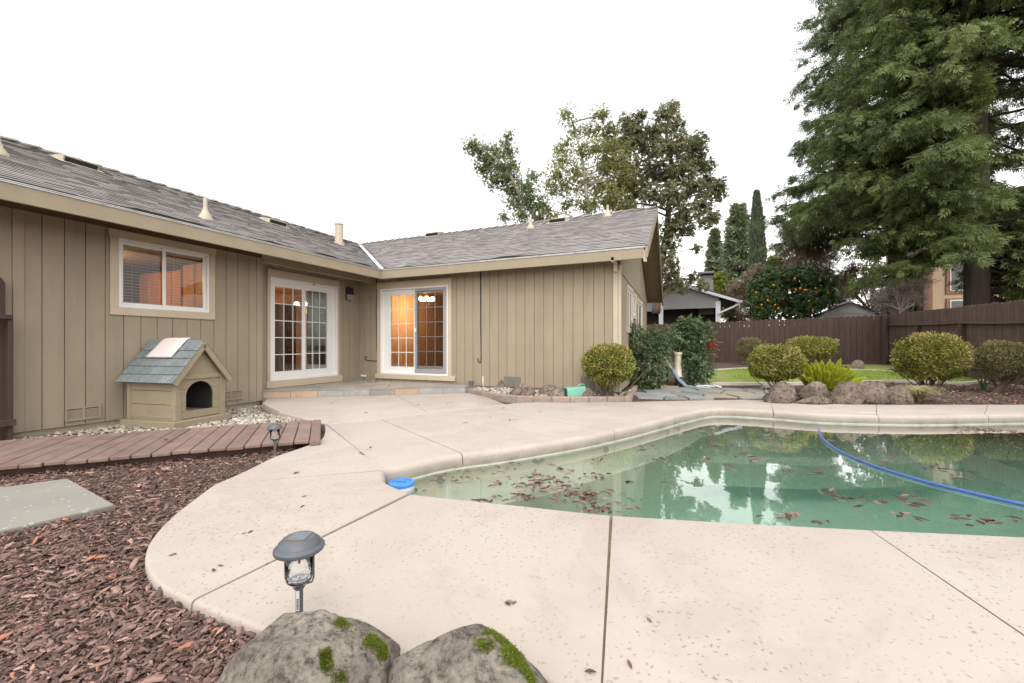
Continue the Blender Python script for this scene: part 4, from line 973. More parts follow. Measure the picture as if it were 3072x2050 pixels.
def lamp_light(loc, w, col=(1, .62, .28), r=.1):
    d = bpy.data.lights.new('lamp_light', 'POINT'); d.energy = w; d.color = col; d.shadow_soft_size = r; o = bpy.data.objects.new('lamp_light', d); COL.objects.link(o); o.location = loc; return o
def chandelier(c, label, n=5, r=.22, mat='bulb'):
    e = empty('chandelier', c, label, 'lamp'); m = MB(); m.tube([c+Vector((0,0,.0)), Vector((c.x, c.y, 2.54))], .012, 6); m.lathe(c, [(0,-.05),(.05,-.03),(.06,.02),(.02,.08),(0,.08)], 12); m.lathe((c.x, c.y, 2.50), [(.06,0),(.07,.035),(0,.035)], 12); m.build('stem', 'brass', e)
    for k in range(n):
        a = 2*math.pi*k/n+.3; q = c+Vector((math.cos(a)*r, math.sin(a)*r, .0)); m = MB(); m.tube([c, c.lerp(q, .6)-UP*.04, q], .007, 5); m.build('arm', 'brass', e)
        m = MB(); m.lathe(q, [(.02,.0),(.045,-.02),(.062,-.07),(.07,-.10)], 12); m.build('glass_shade', mat, e)
    lamp_light(c-UP*.22, 42 if mat == 'bulb' else 34)
q = PY((1130+440/2.9375)/S, (760+385/2.9375)/S, 9.6); chandelier(q, 'lit ceiling lamp with glass shades seen through the right sliding door', 5, .17)
q = PX((700+640/2.904)/S, (700+600/2.904)/S, -9.3); chandelier(q, 'lit chandelier seen through the left sliding door', 5, .24, 'bulb_dim')
# dining room: dark door and curtains; kitchen: cabinets
dd = PX((700+440/2.904)/S, (700+800/2.904)/S, -11.3)
tag(cb((-11.39, dd.y-.35, .2), (-11.33, dd.y+.45, 2.2), 'interior_door', 'darkdoor', None), 'dark brown door in the room behind the left sliding door', 'door')
def curtain(x, y0, y1_, z0, z1, label, ax='y', m_='curtain'):
    N = 36; vs = []; 
    for k in range(N+1):
        u = y0+(y1_-y0)*k/N; w = .03*math.sin(k*1.3)
        vs += [((x+w, u, z0) if ax == 'y' else (u, x+w, z0)), ((x+w*.6, u, z1) if ax == 'y' else (u, x+w*.6, z1))]
    m = MB(); m.add(vs, [(2*k, 2*k+1, 2*k+3, 2*k+2) for k in range(N)]); o = m.build('curtain', m_, smooth=True); tag(o, label, 'curtain'); so = o.modifiers.new('s', 'SOLIDIFY'); so.thickness = .004
curtain(XREC-.24, d1f[0]-.05, d1f[0]+.16, .25, 2.4, 'pale curtain at the left edge of the left sliding door')
curtain(XREC-.26, mid1+.12, mid1+.24, .25, 2.4, 'pale curtain behind the middle of the left sliding door')
curtain(XREC-.34, mid1+.36, d1f[1]+.55, .25, 2.45, 'brown grey sheer drawn behind the right panel of the left sliding door', m_='sheer')
for (y0, y1_, z0, z1, lab) in ((-10.3, -9.55, 1.35, 2.42, 'wooden wall cabinet seen behind the left kitchen pane'), (-9.5, -8.9, 1.35, 2.42, 'wooden wall cabinet seen at the middle of the kitchen window'), (-8.85, -8.1, 1.2, 2.5, 'orange wood cabinet behind the right kitchen pane')):
    c_ = empty('kitchen_cabinet', (.5*(y0+y1_), 4.9, z0), lab, 'cabinet', 'kitchen cabinets'); m = MB(); m.box((y0, 4.80, z0), (y1_, 5.10, z1)); m.build('carcass', 'cabinet', c_)
    for k in range(2): a = y0+(y1_-y0)*k/2+.01; m = MB(); m.cbox((a, 4.78, z0+.01), ((y1_-y0)/2-.02,0,0), (0,.02,0), (0,0,z1-z0-.02), .006); m.build('cabinet_door', 'cabinet', c_)
kc = Vector((-9.2, 3.6, 2.44)); e = empty('ceiling_lamp', kc, 'small lit ceiling lamp in the kitchen', 'lamp'); m = MB(); m.lathe(kc, [(0,-.06),(.08,-.05),(.12,0),(.12,.1),(0,.1)], 16); m.build('globe', 'bulb_dim', e); lamp_light(kc-UP*.2, 26)
# ------------------------------------------------------------------ porch step of slate tiles
pa = P(604, 925.5, 0); pb = Vector((-4.38, 7.63, 0)); pc = Vector((-4.28, YB-.03, 0)); ZP = .138
pa = Vector((XA+.03, YEND+.03, 0)); pl = pb-pa
porch = empty('porch_step', (pa.x, pa.y, 0), 'low porch step faced with tan and grey slate tiles under the sliding doors', 'step')
m = MB(); m.prism([(pa.x, pa.y, -.1), (pb.x, pb.y, -.1), (pc.x, pc.y, -.1), (XREC+.02, YB-.03, -.1), (XREC+.02, pa.y, -.1)], (0, 0, ZP+.1-.014)); m.build('slab', 'mortar', porch)
n = 8; d = (pb-pa)/n; w = Vector((d.y, -d.x, 0)).normalized()
for k in range(n):
    m = MB(); m.cbox(pa+d*k+d*.008-w*.004+UP*.001, d*.984, w*.018, UP*(ZP-.020), .002); m.build('tile', 'tile_tan' if k in (0, 1, 5) else 'tile_grey', porch)
d2_ = pc-pb; w2 = Vector((d2_.y, -d2_.x, 0)).normalized()
for k in range(2): m = MB(); m.cbox(pb+d2_*.5*k+d2_*.01+UP*.001-w2*.004, d2_*.48, w2*.018, UP*(ZP-.02), .002); m.build('tile', 'tile_grey', porch)
poly = [pa+w*.02, pb+w*.02+w2*.01, pc+w2*.02, Vector((XREC+.02, YB-.03, 0)), Vector((XREC+.02, pa.y+.0, 0))]
ux = d.normalized(); uy = Vector((-ux.y, ux.x, 0)); ts = .32
bmm = []
def clip(poly, p, nrm):
    out = []
    for i in range(len(poly)):
        a, b = poly[i], poly[(i+1) % len(poly)]; da, db = (a-p).dot(nrm), (b-p).dot(nrm)
        if da >= 0: out.append(a)
        if da*db < 0: out.append(a.lerp(b, da/(da-db)))
    return out
for i in range(-2, 13):
    for j in range(-6, 10):
        o = pa+w*.02+ux*ts*i+uy*ts*j; c = poly
        for p_, n_ in ((o+ux*.003, ux), (o+ux*(ts-.003), -ux), (o+uy*.003, uy), (o+uy*(ts-.003), -uy)):
            c = clip(c, p_, n_)
            if len(c) < 3: break
        if len(c) >= 3:
            ar = abs(sum(c[k].x*c[(k+1) % len(c)].y-c[(k+1) % len(c)].x*c[k].y for k in range(len(c))))/2
            if ar > .004: m = MB(); m.prism([(q.x, q.y, ZP-.013) for q in c], (0, 0, .013)); m.build('tile', 'tile_top', porch)
# ------------------------------------------------------------------ boardwalk of brown planks
bn = Vector((-3.43, 3.09, 0)); bdir = Vector((-.69, -.723, 0)).normalized(); bw = Vector((bdir.y, -bdir.x, 0)); bw = bw if bw.x < 0 else -bw
bn = flat(Ps(961, 1320, .05)); bf_ = flat(Ps(974, 1259, .05)); bnl = flat(Ps(0, 1397, .06)); bdir = (bnl-bn).normalized(); bw = Vector((bdir.y, -bdir.x, 0)); bw = bw if bw.x < 0 else -bw; BW = (bf_-bn).dot(bw)
walk = empty('boardwalk', (bn.x, bn.y, 0), 'low walkway of worn reddish brown planks between the mulch and dog house', 'walkway')
k = 0; u = .10
rr = random.Random(3)
while u < 4.2:
    wd = .138; jit = rr.uniform(-.018, .018); zz = rr.uniform(0, .004)
    o = bn+bdir*(u+.004)-bw*(.0+jit)+UP*(.018+zz)
    m = MB(); m.cbox(o, bdir*(wd-.008), bw*(BW+rr.uniform(-.01, .015)+jit), UP*.034, .006); m.build('plank', 'deckplank', walk); u += wd
m = MB(); m.cbox(bn-bw*.02+UP*.0, bdir*.098, bw*(BW+.03), UP*.052, .008); m.build('end_plank', 'deckplank', walk)
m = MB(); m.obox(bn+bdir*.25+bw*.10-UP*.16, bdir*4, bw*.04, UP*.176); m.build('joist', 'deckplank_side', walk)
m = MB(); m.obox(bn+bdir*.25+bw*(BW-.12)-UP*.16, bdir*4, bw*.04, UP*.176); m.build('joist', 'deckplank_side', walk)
o = bn+bdir*.55+bw*.02; m = MB(); m.cbox(o-UP*.11, bdir*.42, bw*.06, UP*.05, .006); tag(m.build('wood_block', 'bark_grey'), 'short weathered wood block lying under the boardwalk edge', 'wood block')
# ------------------------------------------------------------------ dog house
DO = Vector((-6.475, 3.725, -.135)); DR = R(9)
dx = Vector((math.cos(DR), math.sin(DR), 0)); dy = Vector((-math.sin(DR), math.cos(DR), 0))
dog = empty('dog_house', DO, 'tan wooden dog house with arched door and grey shingle roof by the wall', 'dog house')
def dl(x, y, z): return DO+dx*x+dy*y+UP*z
def dbox(name, mat, a, b, c=.004): m = MB(); m.cbox(dl(*a), dx*(b[0]-a[0]), dy*(b[1]-a[1]), UP*(b[2]-a[2]), c); return m.build(name, mat, dog)
ZB = .10; ZE = .635; ZRG = 1.16                                     # base top, eave, ridge (local)
hw, dp = .345, .86
dbox('plinth', 'dogwood', (-dp-.05, -hw-.075, -.06), (.065, hw+.075, ZB), .006)
dbox('floor', 'dogwood', (-dp, -hw, ZB), (-.02, hw, ZB+.05))
# side walls of three boards each, back wall
for s_ in (-1, 1):
    for k in range(3):
        z0 = ZB+.03+k*.19; dbox('side_board', 'dogwood', (-dp+.04, s_*hw-.008, z0), (-.04, s_*hw+.008, min(z0+.184, ZE)), .003)
    for x0 in (-dp, -.055): dbox('corner_post', 'dogwood', (x0, s_*hw-(.02 if s_ < 0 else .012), ZB+.002), (x0+.065, s_*hw+(.012 if s_ < 0 else .02), ZE+.02))
m = MB(); m.prism([dl(-dp+.004, -hw, ZE+.05), dl(-dp+.004, hw, ZE+.05), dl(-dp+.004, 0, ZRG-.06)], dx*.02); m.build('gable_panel', 'dogwood', dog)
dbox('back_wall', 'dogwood', (-dp+.0, -hw+.02, ZB), (-dp+.02, hw-.02, ZE+.1))
# front: boards with arched opening
AR, AZ = .20, .42; ZF0 = ZB+.055
def arch_front(z0, z1):
    def halfw(z):
        if z < ZF0+.06: return -1
        if z <= AZ: return AR
        q = AR*AR-(z-AZ)**2; return math.sqrt(q) if q > 0 else 0
    N = 44
    for sgn in (-1, 1):
        m = MB()
        zs = [z0+(z1-z0)*k/N for k in range(N+1)]; inner = []; 
        for z in zs: hv = halfw(z); inner.append(max(hv, 0))
        poly = [dl(-.004, sgn*(hw-.03), zs[0])]+[dl(-.004, sgn*v, z) for v, z in zip(inner, zs)]+[dl(-.004, sgn*(hw-.03), zs[-1])]
        clean = [poly[0]]
        for q in poly[1:]:
            if (q-clean[-1]).length > 1e-5: clean.append(q)
        m.prism(clean, dx*-.02); m.build('front_board', 'dogwood', dog)
arch_front(ZB+.015, ZF0+.058)
arch_front(ZF0+.062, .335); arch_front(.339, .52); arch_front(.524, ZE+.02)
for s_ in (-1, 1): dbox('front_post', 'dogwood', (-.012, s_*hw-.045, ZB+.001), (.014, s_*hw+.033 if s_ > 0 else s_*hw+.055, ZE+.03)) if s_ > 0 else dbox('front_post', 'dogwood', (-.012, -hw-.013, ZB+.001), (.014, -hw+.07, ZE+.03))
dbox('crossbar', 'dogwood', (-.01, -hw+.02, ZE+.021), (.016, hw-.0, ZE+.085))
m = MB(); m.prism([dl(-.006, -hw, ZE+.05), dl(-.006, hw, ZE+.05), dl(-.006, 0, ZRG-.06)], dx*-.02); m.build('gable_panel', 'dogwood', dog)
for (a_, b_) in (((-dp+.024, -hw+.03, ZB+.052), (-dp+.034, hw-.03, ZE+.1)), ((-dp+.04, -hw+.012, ZB+.052), (-.05, -hw+.02, ZE)), ((-dp+.04, hw-.02, ZB+.052), (-.05, hw-.012, ZE))): dbox('inner_shade_panel', 'neigh_dark', a_, b_, .002)  # near-black panels added inside, the interior's shade put into their colour
dbox('mat', 'cloth', (-dp+.05, -.30, ZB+.052), (-.03, .30, ZB+.078), .008)
ov = .425; rise = ZRG-ZE+.10; ze2 = ZE-.015
for s_ in (-1, 1):
    a, b = Vector((0, s_*ov, ze2)), Vector((0, 0, ZRG)); sl = (b-a); Ls = sl.length; su = sl.normalized(); nr = Vector((0, s_*-su.z*-1, abs(su.y)))
    nr = Vector((0, s_*su.z, abs(su.y))).normalized()
    W = lambda x, q, n=0: dl(x, 0, 0)+dy*(a.y+su.y*q+nr.y*n)+UP*(a.z+su.z*q+nr.z*n)
    m = MB(); m.prism([W(-dp-.07, 0), W(.055, 0), W(.055, Ls), W(-dp-.07, Ls)], (W(0, 0, .016)-W(0, 0, 0))); m.build('roof_panel', 'dogwood', dog)
    # barge boards at the front
    m = MB(); m.prism([W(.056, -.01, .022), W(.056, Ls, .022), W(.056, Ls-.02, -.055), W(.056, -.01, -.055)], dx*.03); m.build('barge_board', 'dogwood', dog)
    rows = 5; e = Ls/rows
    for r_ in range(rows):
        x = -dp-.085+(.0 if r_ % 2 == 0 else -.09)
        while x < .09:
            x0, x1 = max(x, -dp-.085), min(x+.19, .092); x += .193
            if x1-x0 < .02: continue
            q0, q1 = r_*e-.015, (r_+1)*e*1.0
            v = [W(x0+.001, q0, .034), W(x1-.001, q0, .034), W(x1-.001, q1, .020), W(x0+.001, q1, .020), W(x0+.001, q0, .022), W(x1-.001, q0, .022)]
            fs = [(0,1,2,3),(4,5,1,0),(0,3,4),(1,5,2)]
            m = MB(); m.add(v, fs if s_ < 0 else [f[::-1] for f in fs]); m.build('shingle', 'dogshingle', dog)
for k in range(5):
    x0 = -dp-.085+k*.195; m = MB(); x1 = min(x0+.215, .095); l0, l1 = .048, .036
    pts = []
    for (xx_, li) in ((x0, l0), (x1, l1)):
        pts += [dl(xx_, -.115, ZRG-.145+li), dl(xx_, 0, ZRG+li), dl(xx_, .115, ZRG-.145+li)]
    m.add(pts, [(0,3,4,1),(1,4,5,2)]); o = m.build('ridge_shingle', 'dogshingle', dog); so = o.modifiers.new('s', 'SOLIDIFY'); so.thickness = .006
# folded cloth on the roof
m = MB(); N, Mq = 14, 14; vs = []
for i in range(N+1):
    for j in range(Mq+1):
        u_ = i/N; v_ = j/Mq; x = -.66+.44*u_+(-.10+.05*u_)*v_*.6; q = -.02+v_*.40
        if q < .06: yy, zz_ = -q*.55+.02, ZRG+.062-(.06-q)*.1*0-q*.25
        else: yy = -.013-(q-.06)*.63; zz_ = ZRG+.047-(q-.06)*.79
        zz_ += .006*noise.noise((u_*5, v_*5, 2)); vs.append(dl(x, yy, zz_))
m.add(vs, [(i*(Mq+1)+j, (i+1)*(Mq+1)+j, (i+1)*(Mq+1)+j+1, i*(Mq+1)+j+1) for i in range(N) for j in range(Mq)])
o = m.build('cloth', 'cloth', smooth=True); so = o.modifiers.new('s', 'SOLIDIFY'); so.thickness = .014; tag(o, 'pale pink folded cloth lying over the dog house roof', 'cloth')
# ------------------------------------------------------------------ paver slab in the mulch
c1, c2 = P(155, 1098, -.012), P(262, 1157, -.012); e1 = (P(0, 1119, -.012)-c1).normalized(); e2 = (P(6, 1216, -.012)-c2).normalized()
m = MB(); pts = [c1, c2, c2+e2*1.35, c1+e1*1.35]; m.prism([(p.x, p.y, -.085) for p in pts], (0, 0, .073)); o = m.build('stepping_slab', 'paver'); tag(o, 'square grey green speckled slab lying in the bark mulch', 'slab')
bv = o.modifiers.new('b', 'BEVEL'); bv.width = .006; bv.segments = 2; LOC[o.name] = Vector((0,0,0)); cpt = sum(pts, Vector())/4
m = MB(); m.prism([((p-cpt).x*1.008+cpt.x, (p-cpt).y*1.008+cpt.y, -.08) for p in pts], (0, 0, .055)); m.build('dark_base', 'concrete_dark', o)
c3 = P(4, 1232, -.05); m = MB(); m.cbox(c3+Vector((-.6,-.5,-.03)), e2*-.5, (e1.y*.4, -e1.x*.4, 0), UP*.05, .005); o = m.build('stepping_slab', 'paver'); tag(o, 'mostly hidden slab corner at the left edge of the mulch', 'slab')
# ------------------------------------------------------------------ left fence by the house corner
lf = empty('side_fence', (-7.35, 2.1, -.1), 'dark brown fence end with rails beside the left house corner', 'fence')
def fx_(xc, yc, X): return PX((xc/1.96)/S, (550+yc/1.96)/S, X)
a = fx_(45, 800, -7.22); b = fx_(76, 1490, -7.22)
m = MB(); m.cbox((-7.30, a.y, -.15), (.09,0,0), (0,b.y-a.y,0), (0,0,a.z+.15+.05), .004); m.build('post', 'fencebrown', lf)
for (y0_, y1_, xe) in ((775, 800, 76), (1387, 1425, 97)):
    t0, t1 = fx_(xe, y0_, -7.18), fx_(xe, y1_, -7.18); m = MB(); m.cbox((-7.22, .6, t1.z), (.04,0,0), (0,t0.y-.6,0), (0,0,t0.z-t1.z), .004); m.build('rail', 'fencebrown', lf)
t0 = fx_(34, 590, -7.30); yb0 = t0.y
for k in range(9):
    m = MB(); y1_ = yb0-k*.15; zt_ = fx_(16, 556, -7.3).z
    m.prism([(-7.31, y1_-.143, -.1), (-7.31, y1_, -.1), (-7.31, y1_, zt_-.06), (-7.31, y1_-.03, zt_), (-7.31, y1_-.11, zt_), (-7.31, y1_-.143, zt_-.06)], (-.018, 0, 0)); m.build('picket', 'fencebrown', lf)
# ------------------------------------------------------------------ solar lights
def solar(c, h, r, label, round_=True, tilt=(0,0), s=1.0):
    e = empty('solar_light', c, label, 'garden light', 'solar garden lights')
    ax = Vector((tilt[0], tilt[1], 1)).normalized(); q = lambda hh: c+ax*hh
    jb, jt = h-.155*s, h-.045*s
    m = MB(); m.tube([c-UP*.08, q(jb-.01)], .0115*s, 10); m.lathe(q(jb-.02*s), [(.012*s,0),(.02*s,.012*s),(.02*s,.02*s),(0,.02*s)], 14, axis=ax); o = m.build('stake', 'plastic_grey', e, smooth=False); smooth_angle(o)
    m = MB(); m.lathe(q(jb), [(0,.003),(.030*s,.004),(.040*s,.014*s),(.043*s,.03*s),(.043*s,.11*s)], 28, axis=ax); o = m.build('glass_jar', 'lampglass', e, smooth=True)
    m = MB(); m.lathe(q(jb+.006*s), [(0,.0),(.026*s,.002),(.03*s,.012*s),(.022*s,.016*s),(.008*s,.011*s),(.006*s,.02*s),(0,.02*s)], 20, axis=ax); o = m.build('reflector', 'lampglass_base', e, smooth=True)
    m = MB(); m.tube([q(jt), q(jt-.045*s)], .004*s, 6); m.build('bulb', 'brass', e)
    m = MB(); u = ax.orthogonal().normalized(); u = (CR-ax*CR.dot(ax)).normalized()
    for sg in (-1, 1): m.tube([q(jt)+u*sg*.047*s, q(jb+.02*s)+u*sg*.047*s, q(jb+.006*s)+u*sg*.042*s, q(jb-.004*s)+u*sg*.015*s], .0028*s, 6)
    m.build('cage', 'plastic_grey', e)
    m = MB(); m.lathe(q(h-.048*s), [(.04*s,0),(r*.97,.002*s),(r,.008*s),(r*.99,.014*s),(r*.86,.022*s),(r*.82,.03*s),(r*.74,.036*s),(r*.62,.044*s),(r*.58,.046*s),(0,.0465*s)], 36, axis=ax); o = m.build('cap', 'plastic_grey', e); smooth_angle(o, 30)
    w = ax.cross(u); m = MB(); pp = r*.36; m.obox(q(h-.048*s+.0445*s)-u*pp-w*pp, u*pp*2, w*pp*2, ax*.0032); m.build('solar_panel', 'panel', e)
    m = MB()
    for (d1_, d2_) in ((u, w), (w, u)):
        for sg in (-1, 1): m.obox(q(h-.048*s+.0445*s)+d1_*sg*pp*1.04-d2_*pp*1.08-d1_*pp*.04, d1_*pp*.08, d2_*pp*2.16, ax*.0036)
    m.build('panel_rim', 'brass', e)
    return e
c = PT(687, 1440, 1.46); c.z = -.02; sl_ = solar(c, .357, .0815, 'solar path light with glass jar standing behind the mossy boulders', s=1.06)
c0 = c+CR*.001-CF*.0118; m = MB(); m.obox(c0-CF*.0014+UP*.105-CR*.006, CR*.012, CF*-.0006, UP*.075); m.build('barcode_sticker', 'sticker', sl_)
rr = random.Random(5); m = MB(); z = .11
for k in range(9): t_ = rr.uniform(.0012, .003); m.obox(c0+UP*z-CR*.0038-CF*.0021, CR*.0076, CF*-.0004, UP*t_); z += t_+.0018
m.build('sticker_bars', 'black', sl_)
c = P(631, 1048, -.03); solar(c, P(631, 1048, 0).z+.30, .068, 'grey solar light beside the boardwalk end', s=.95)
c = P(1079, 899, 0); c = Vector((c.x+.02, c.y-.03, .0)); solar(c, .235, .075, 'dark solar light in front of the porch step corner', tilt=(.12,-.05), s=.75)
c = P(1757, 923, 0)-CF*.06; solar(c, .30, .085, 'leaning solar light at the edge of the flagstones beside the rock row', tilt=(-.10,.03), s=.95)
# ------------------------------------------------------------------ rocks
def rockmesh(name, sx_, sy_, sz_, seed, sub=4, rough=.22, flat_=.3):
    big = sub > 5
    bm = bmesh.new(); bmesh.ops.create_icosphere(bm, subdivisions=sub, radius=1)
    o = Vector((seed*3.17, seed*1.31, seed*.77))
    for v in bm.verts:
        p = v.co.copy(); p = Vector([math.copysign(abs(c)**.82, c) for c in p]) if big else p; n1 = noise.fractal(p*.9+o, 1.0, 2.0, 3); n2 = noise.fractal(p*3.2+o, .9, 2.1, 4); n3 = noise.cell(p*2.2+o)*0
        r_ = 1+rough*n1+rough*.32*n2+(.022*noise.fractal(p*9+o, .8, 2.1, 3)+.012*noise.noise(p*24+o) if sub > 4 else .035*noise.noise(p*6+o)+.03*noise.noise(p*13+o)-.10*max(0, .22-abs(noise.noise(p*1.7+o*2)))*2)
        q = p*r_
        for a_ in (Vector((.6,.3,.74)), Vector((-.7,.45,.55)), Vector((.1,-.9,.4)), Vector((.9,-.2,.1)), Vector((-.8,-.4,.3))):
            a2 = (a_+Vector((noise.noise(o+a_), noise.noise(o-a_), 0))*.5).normalized(); k_ = q.dot(a2)-((.92 if big else .68)+.12*noise.noise(o*2+a_))
            if k_ > 0: q -= a2*k_*.72
        v.co = Vector((q.x*sx_, q.y*sy_, q.z*sz_))
    me = bpy.data.meshes.new(name); bm.to_mesh(me); bm.free(); me.polygons.foreach_set('use_smooth', [True]*len(me.polygons)); return me
def rock(c, sx_, sy_, sz_, seed, label, mat='rock', sub=4, rot=0, group=None, rough=.22):
    me = rockmesh('rock', sx_, sy_, sz_, seed, sub, rough); me.materials.append(MATS[mat]); o = link('rock', me, None, c); o.rotation_euler = (0, 0, YAW+rot); tag(o, label, 'rock', group); return o
def rockpx(x0, x1, y0, y1, depth, label, seed, mat='rock', sub=4, group=None, zb=0., dp=.8, rot=0):
    """rock spanning D box x0..x1, y0(top)..y1(base) at the distance where its base meets height zb"""
    b = P(.5*(x0+x1), y1, zb); t = (b.x*-SA+b.y*CA); k_ = S*t/FPX; w = (x1-x0)*k_/2; hgt = (y1-y0)*k_
    c = b+CF*w*dp*.7; c.z = zb+hgt*.36; return rock(c, w*1.12, w*dp, hgt*.70, seed, label, mat, sub, rot, group)
gR = 'rocks lined up along the far pool deck'
rockpx(1768, 1835, 893, 926, 0, 'leftmost low tan rock of the row behind the pool, beside the solar light', 1, group=gR)
r_ = rockpx(1778, 1838, 877, 915, 0, 'tan rock sitting behind the leftmost rock of the pool row', 2, group=gR, zb=.06)
rockpx(1842, 1922, 911, 928.5, 0, 'long flat pale rock in front of the row behind the pool', 3, group=gR, dp=.45)
rockpx(1850, 1918, 880, 914, 0, 'grey rounded rock under the bright green fern', 4, group=gR, zb=.05)
rockpx(1922, 1992, 877, 928, 0, 'largest upright rock in the middle of the row behind the pool', 5, group=gR)
rockpx(1984, 2050, 890, 928, 0, 'broad tan rock right of the largest upright rock', 6, group=gR)
rockpx(1980, 2052, 877, 910, 0, 'tan rock behind the broad rock of the pool row', 16, group=gR, zb=.07)
rockpx(2042, 2112, 889, 929, 0, 'rightmost rock of the row, next to the straw coloured grass', 7, group=gR, dp=.9)
gB = 'rocks in the gravel bed along the right wing'
ZBED = .0
rockpx(1138, 1182, 866, 901, 0, 'dark upright rock at the left end of the gravel bed', 8, 'rock', group=gB)
rockpx(1172, 1233, 884, 912, 0, 'wide brown rock second from the left in the gravel bed', 9, group=gB)
rockpx(1183, 1240, 876, 900, 0, 'brown rock behind the wide rock in the gravel bed', 10, group=gB)
rockpx(1238, 1290, 884, 911, 0, 'tan rock in the middle of the gravel bed', 11, group=gB)
rockpx(1258, 1302, 893, 921, 0, 'pale rock just left of the green bucket', 12, group=gB)
rockpx(1324, 1368, 889, 920, 0, 'dark grey round rock right of the green bucket', 13, group=gB)
gF = 'rocks at the back of the lawn'
def rockt(x0, x1, y0, y1, t, label, seed, mat='rock'):
    k_ = S*t/FPX; c = PT(.5*(x0+x1), y1, t); w = (x1-x0)*k_/2; hgt = (y1-y0)*k_; c.z += hgt*.3; rock(c, w, w*.8, hgt*.72, seed, label, mat, 3, 0, gF)
rockt(1952, 1983, 826, 846, 13.6, 'small grey rock by the back fence behind the fern', 14)
rockt(2062, 2090, 820, 848, 12.3, 'grey rock partly hidden left of the biggest shrub', 15); rockt(2046, 2068, 836, 848, 12.0, 'little tan rock at the lawn edge near the fence corner', 17)
# near boulders with moss
def boulder(c, sx_, sy_, sz_, seed, label, rot, moss):
    o = rock(c, sx_, sy_, sz_, seed, label, 'boulder', 6, rot, 'mossy boulders in the foreground', .20); o.name = 'boulder'
    me = o.data; n = len(me.vertices); co = np.empty(n*3); me.vertices.foreach_get('co', co); co = co.reshape(-1, 3); no = np.empty(n*3); me.vertices.foreach_get('normal', no); no = no.reshape(-1, 3)
    M3 = np.array(o.rotation_euler.to_matrix()); wc = co@M3.T+np.array(c); wn_ = no@M3.T
    for (mx_, my_, rad, cnt) in moss:
        cnt = int(cnt*1.7)
        # patch centre: vertex that projects nearest to the D pixel
        cxp = wc@np.array([CA, SA, 0]); dz = wc@np.array([-SA, CA, 0]); px_ = (1536+FPX*cxp/dz)/S; py_ = (1035-FPX*(wc[:, 2]-1)/dz)/S
        vis = (wn_@(np.array([0, 0, 1.])-wc).T.diagonal() if False else np.einsum('ij,ij->i', wn_, np.array([0, 0, 1.])-wc)) > 0
        dd_ = (px_-mx_)**2+(py_-my_)**2+(~vis)*1e9; i0 = int(np.argmin(dd_))
        dist = np.linalg.norm(wc-wc[i0], axis=1); edge = np.array([rad*(.75+.9*noise.noise(Vector(wc[i]*22))) for i in range(n)])
        cand = np.where((dist < edge))[0]
        if len(cand) == 0: continue
        wgt = np.clip(1-dist[cand]/edge[cand], .02, 1)**.8; pick = rng.choice(cand, cnt, p=wgt/wgt.sum()); pos = wc[pick]+rng.normal(size=(cnt, 3))*.003; dirn_ = nrmz(wn_[pick]+rng.normal(size=(cnt, 3))*.55)
        v, f, t = leaves(pos-wn_[pick]*.002, dirn_, rdir(cnt), rng.uniform(.003, .0075, cnt), .0022, np.clip(rng.normal(.5, .25, cnt)+.25*np.array([noise.noise(Vector(q*60)) for q in pos]), 0, 1))
        mo = nmesh('moss', 'moss', v-np.array(c), f, t); mo.parent = o; mo.matrix_parent_inverse = Matrix.Identity(4); mo.rotation_euler = (0, 0, 0)
        R_inv = np.array(o.rotation_euler.to_matrix()).T; vv = (v-np.array(c))@R_inv.T; mo.data.vertices.foreach_set('co', vv.astype(np.float32).ravel()); mo.data.update(); mo['kind'] = 'stuff'
b1 = PT(712, 1560, 1.22); boulder(Vector((b1.x, b1.y, -.045)), .275, .20, .225, 21, 'left mossy grey boulder in front of the solar path light', .15, [(775, 1430, .03, 900), (850, 1465, .045, 2200), (745, 1522, .035, 1800), (880, 1500, .035, 1500), (785,1560,.03,800)])
b2 = PT(1078, 1600, 1.15); boulder(Vector((b2.x, b2.y, -.06)), .255, .19, .235, 33, 'right brown boulder with a thick moss patch at the photo bottom', -.2, [(1150, 1470, .06, 4200), (1190, 1520, .065, 4200), (1215, 1555, .05, 2500), (1110, 1478, .03, 900)])
# ------------------------------------------------------------------ gravel bed edging blocks
line = smoothline([P(1072, 902), P(1110, 910), P(1150, 917), P(1200, 921), P(1260, 922.5), P(1330, 922.5), P(1400, 922), P(1448, 921)], 10)
acc = 0; start = line[0]; blocks = []; last = line[0]
edge = empty('edging', (line[0].x, line[0].y, 0), 'curved edging of reddish concrete blocks round the gravel bed', 'edging')
def block(a, b, h=.085, wd=.10):
    d = b-a; nn = Vector((-d.y, d.x, 0)).normalized(); m = MB(); m.cbox(a+d*.01-UP*.06, d*.98, nn*wd, UP*(h+.06), .012); m.build('edging_block', 'edging', edge)
for p in line[1:]:
    if (p-start).length > .29: block(start, p); start = p
block(start, line[-1])
corner = line[-1]; back = P(1463, 893, .02)
dv_ = (flat(back)-corner); nblk = 4
for k in range(nblk): block(corner+dv_*k/nblk+Vector((0,.10,0)), corner+dv_*(k+1)/nblk+Vector((0,.10,0)), .10)
m = MB(); bb = P(1372*1.0+10, 905, 0)
tag(cb((P(1516,896).x, P(1516,896).y, 0), (P(1558,896).x, P(1516,896).y+.1, .10), 'edging_block', 'edging', None), 'single reddish block at the foot of the bamboo-like shrub', 'block')
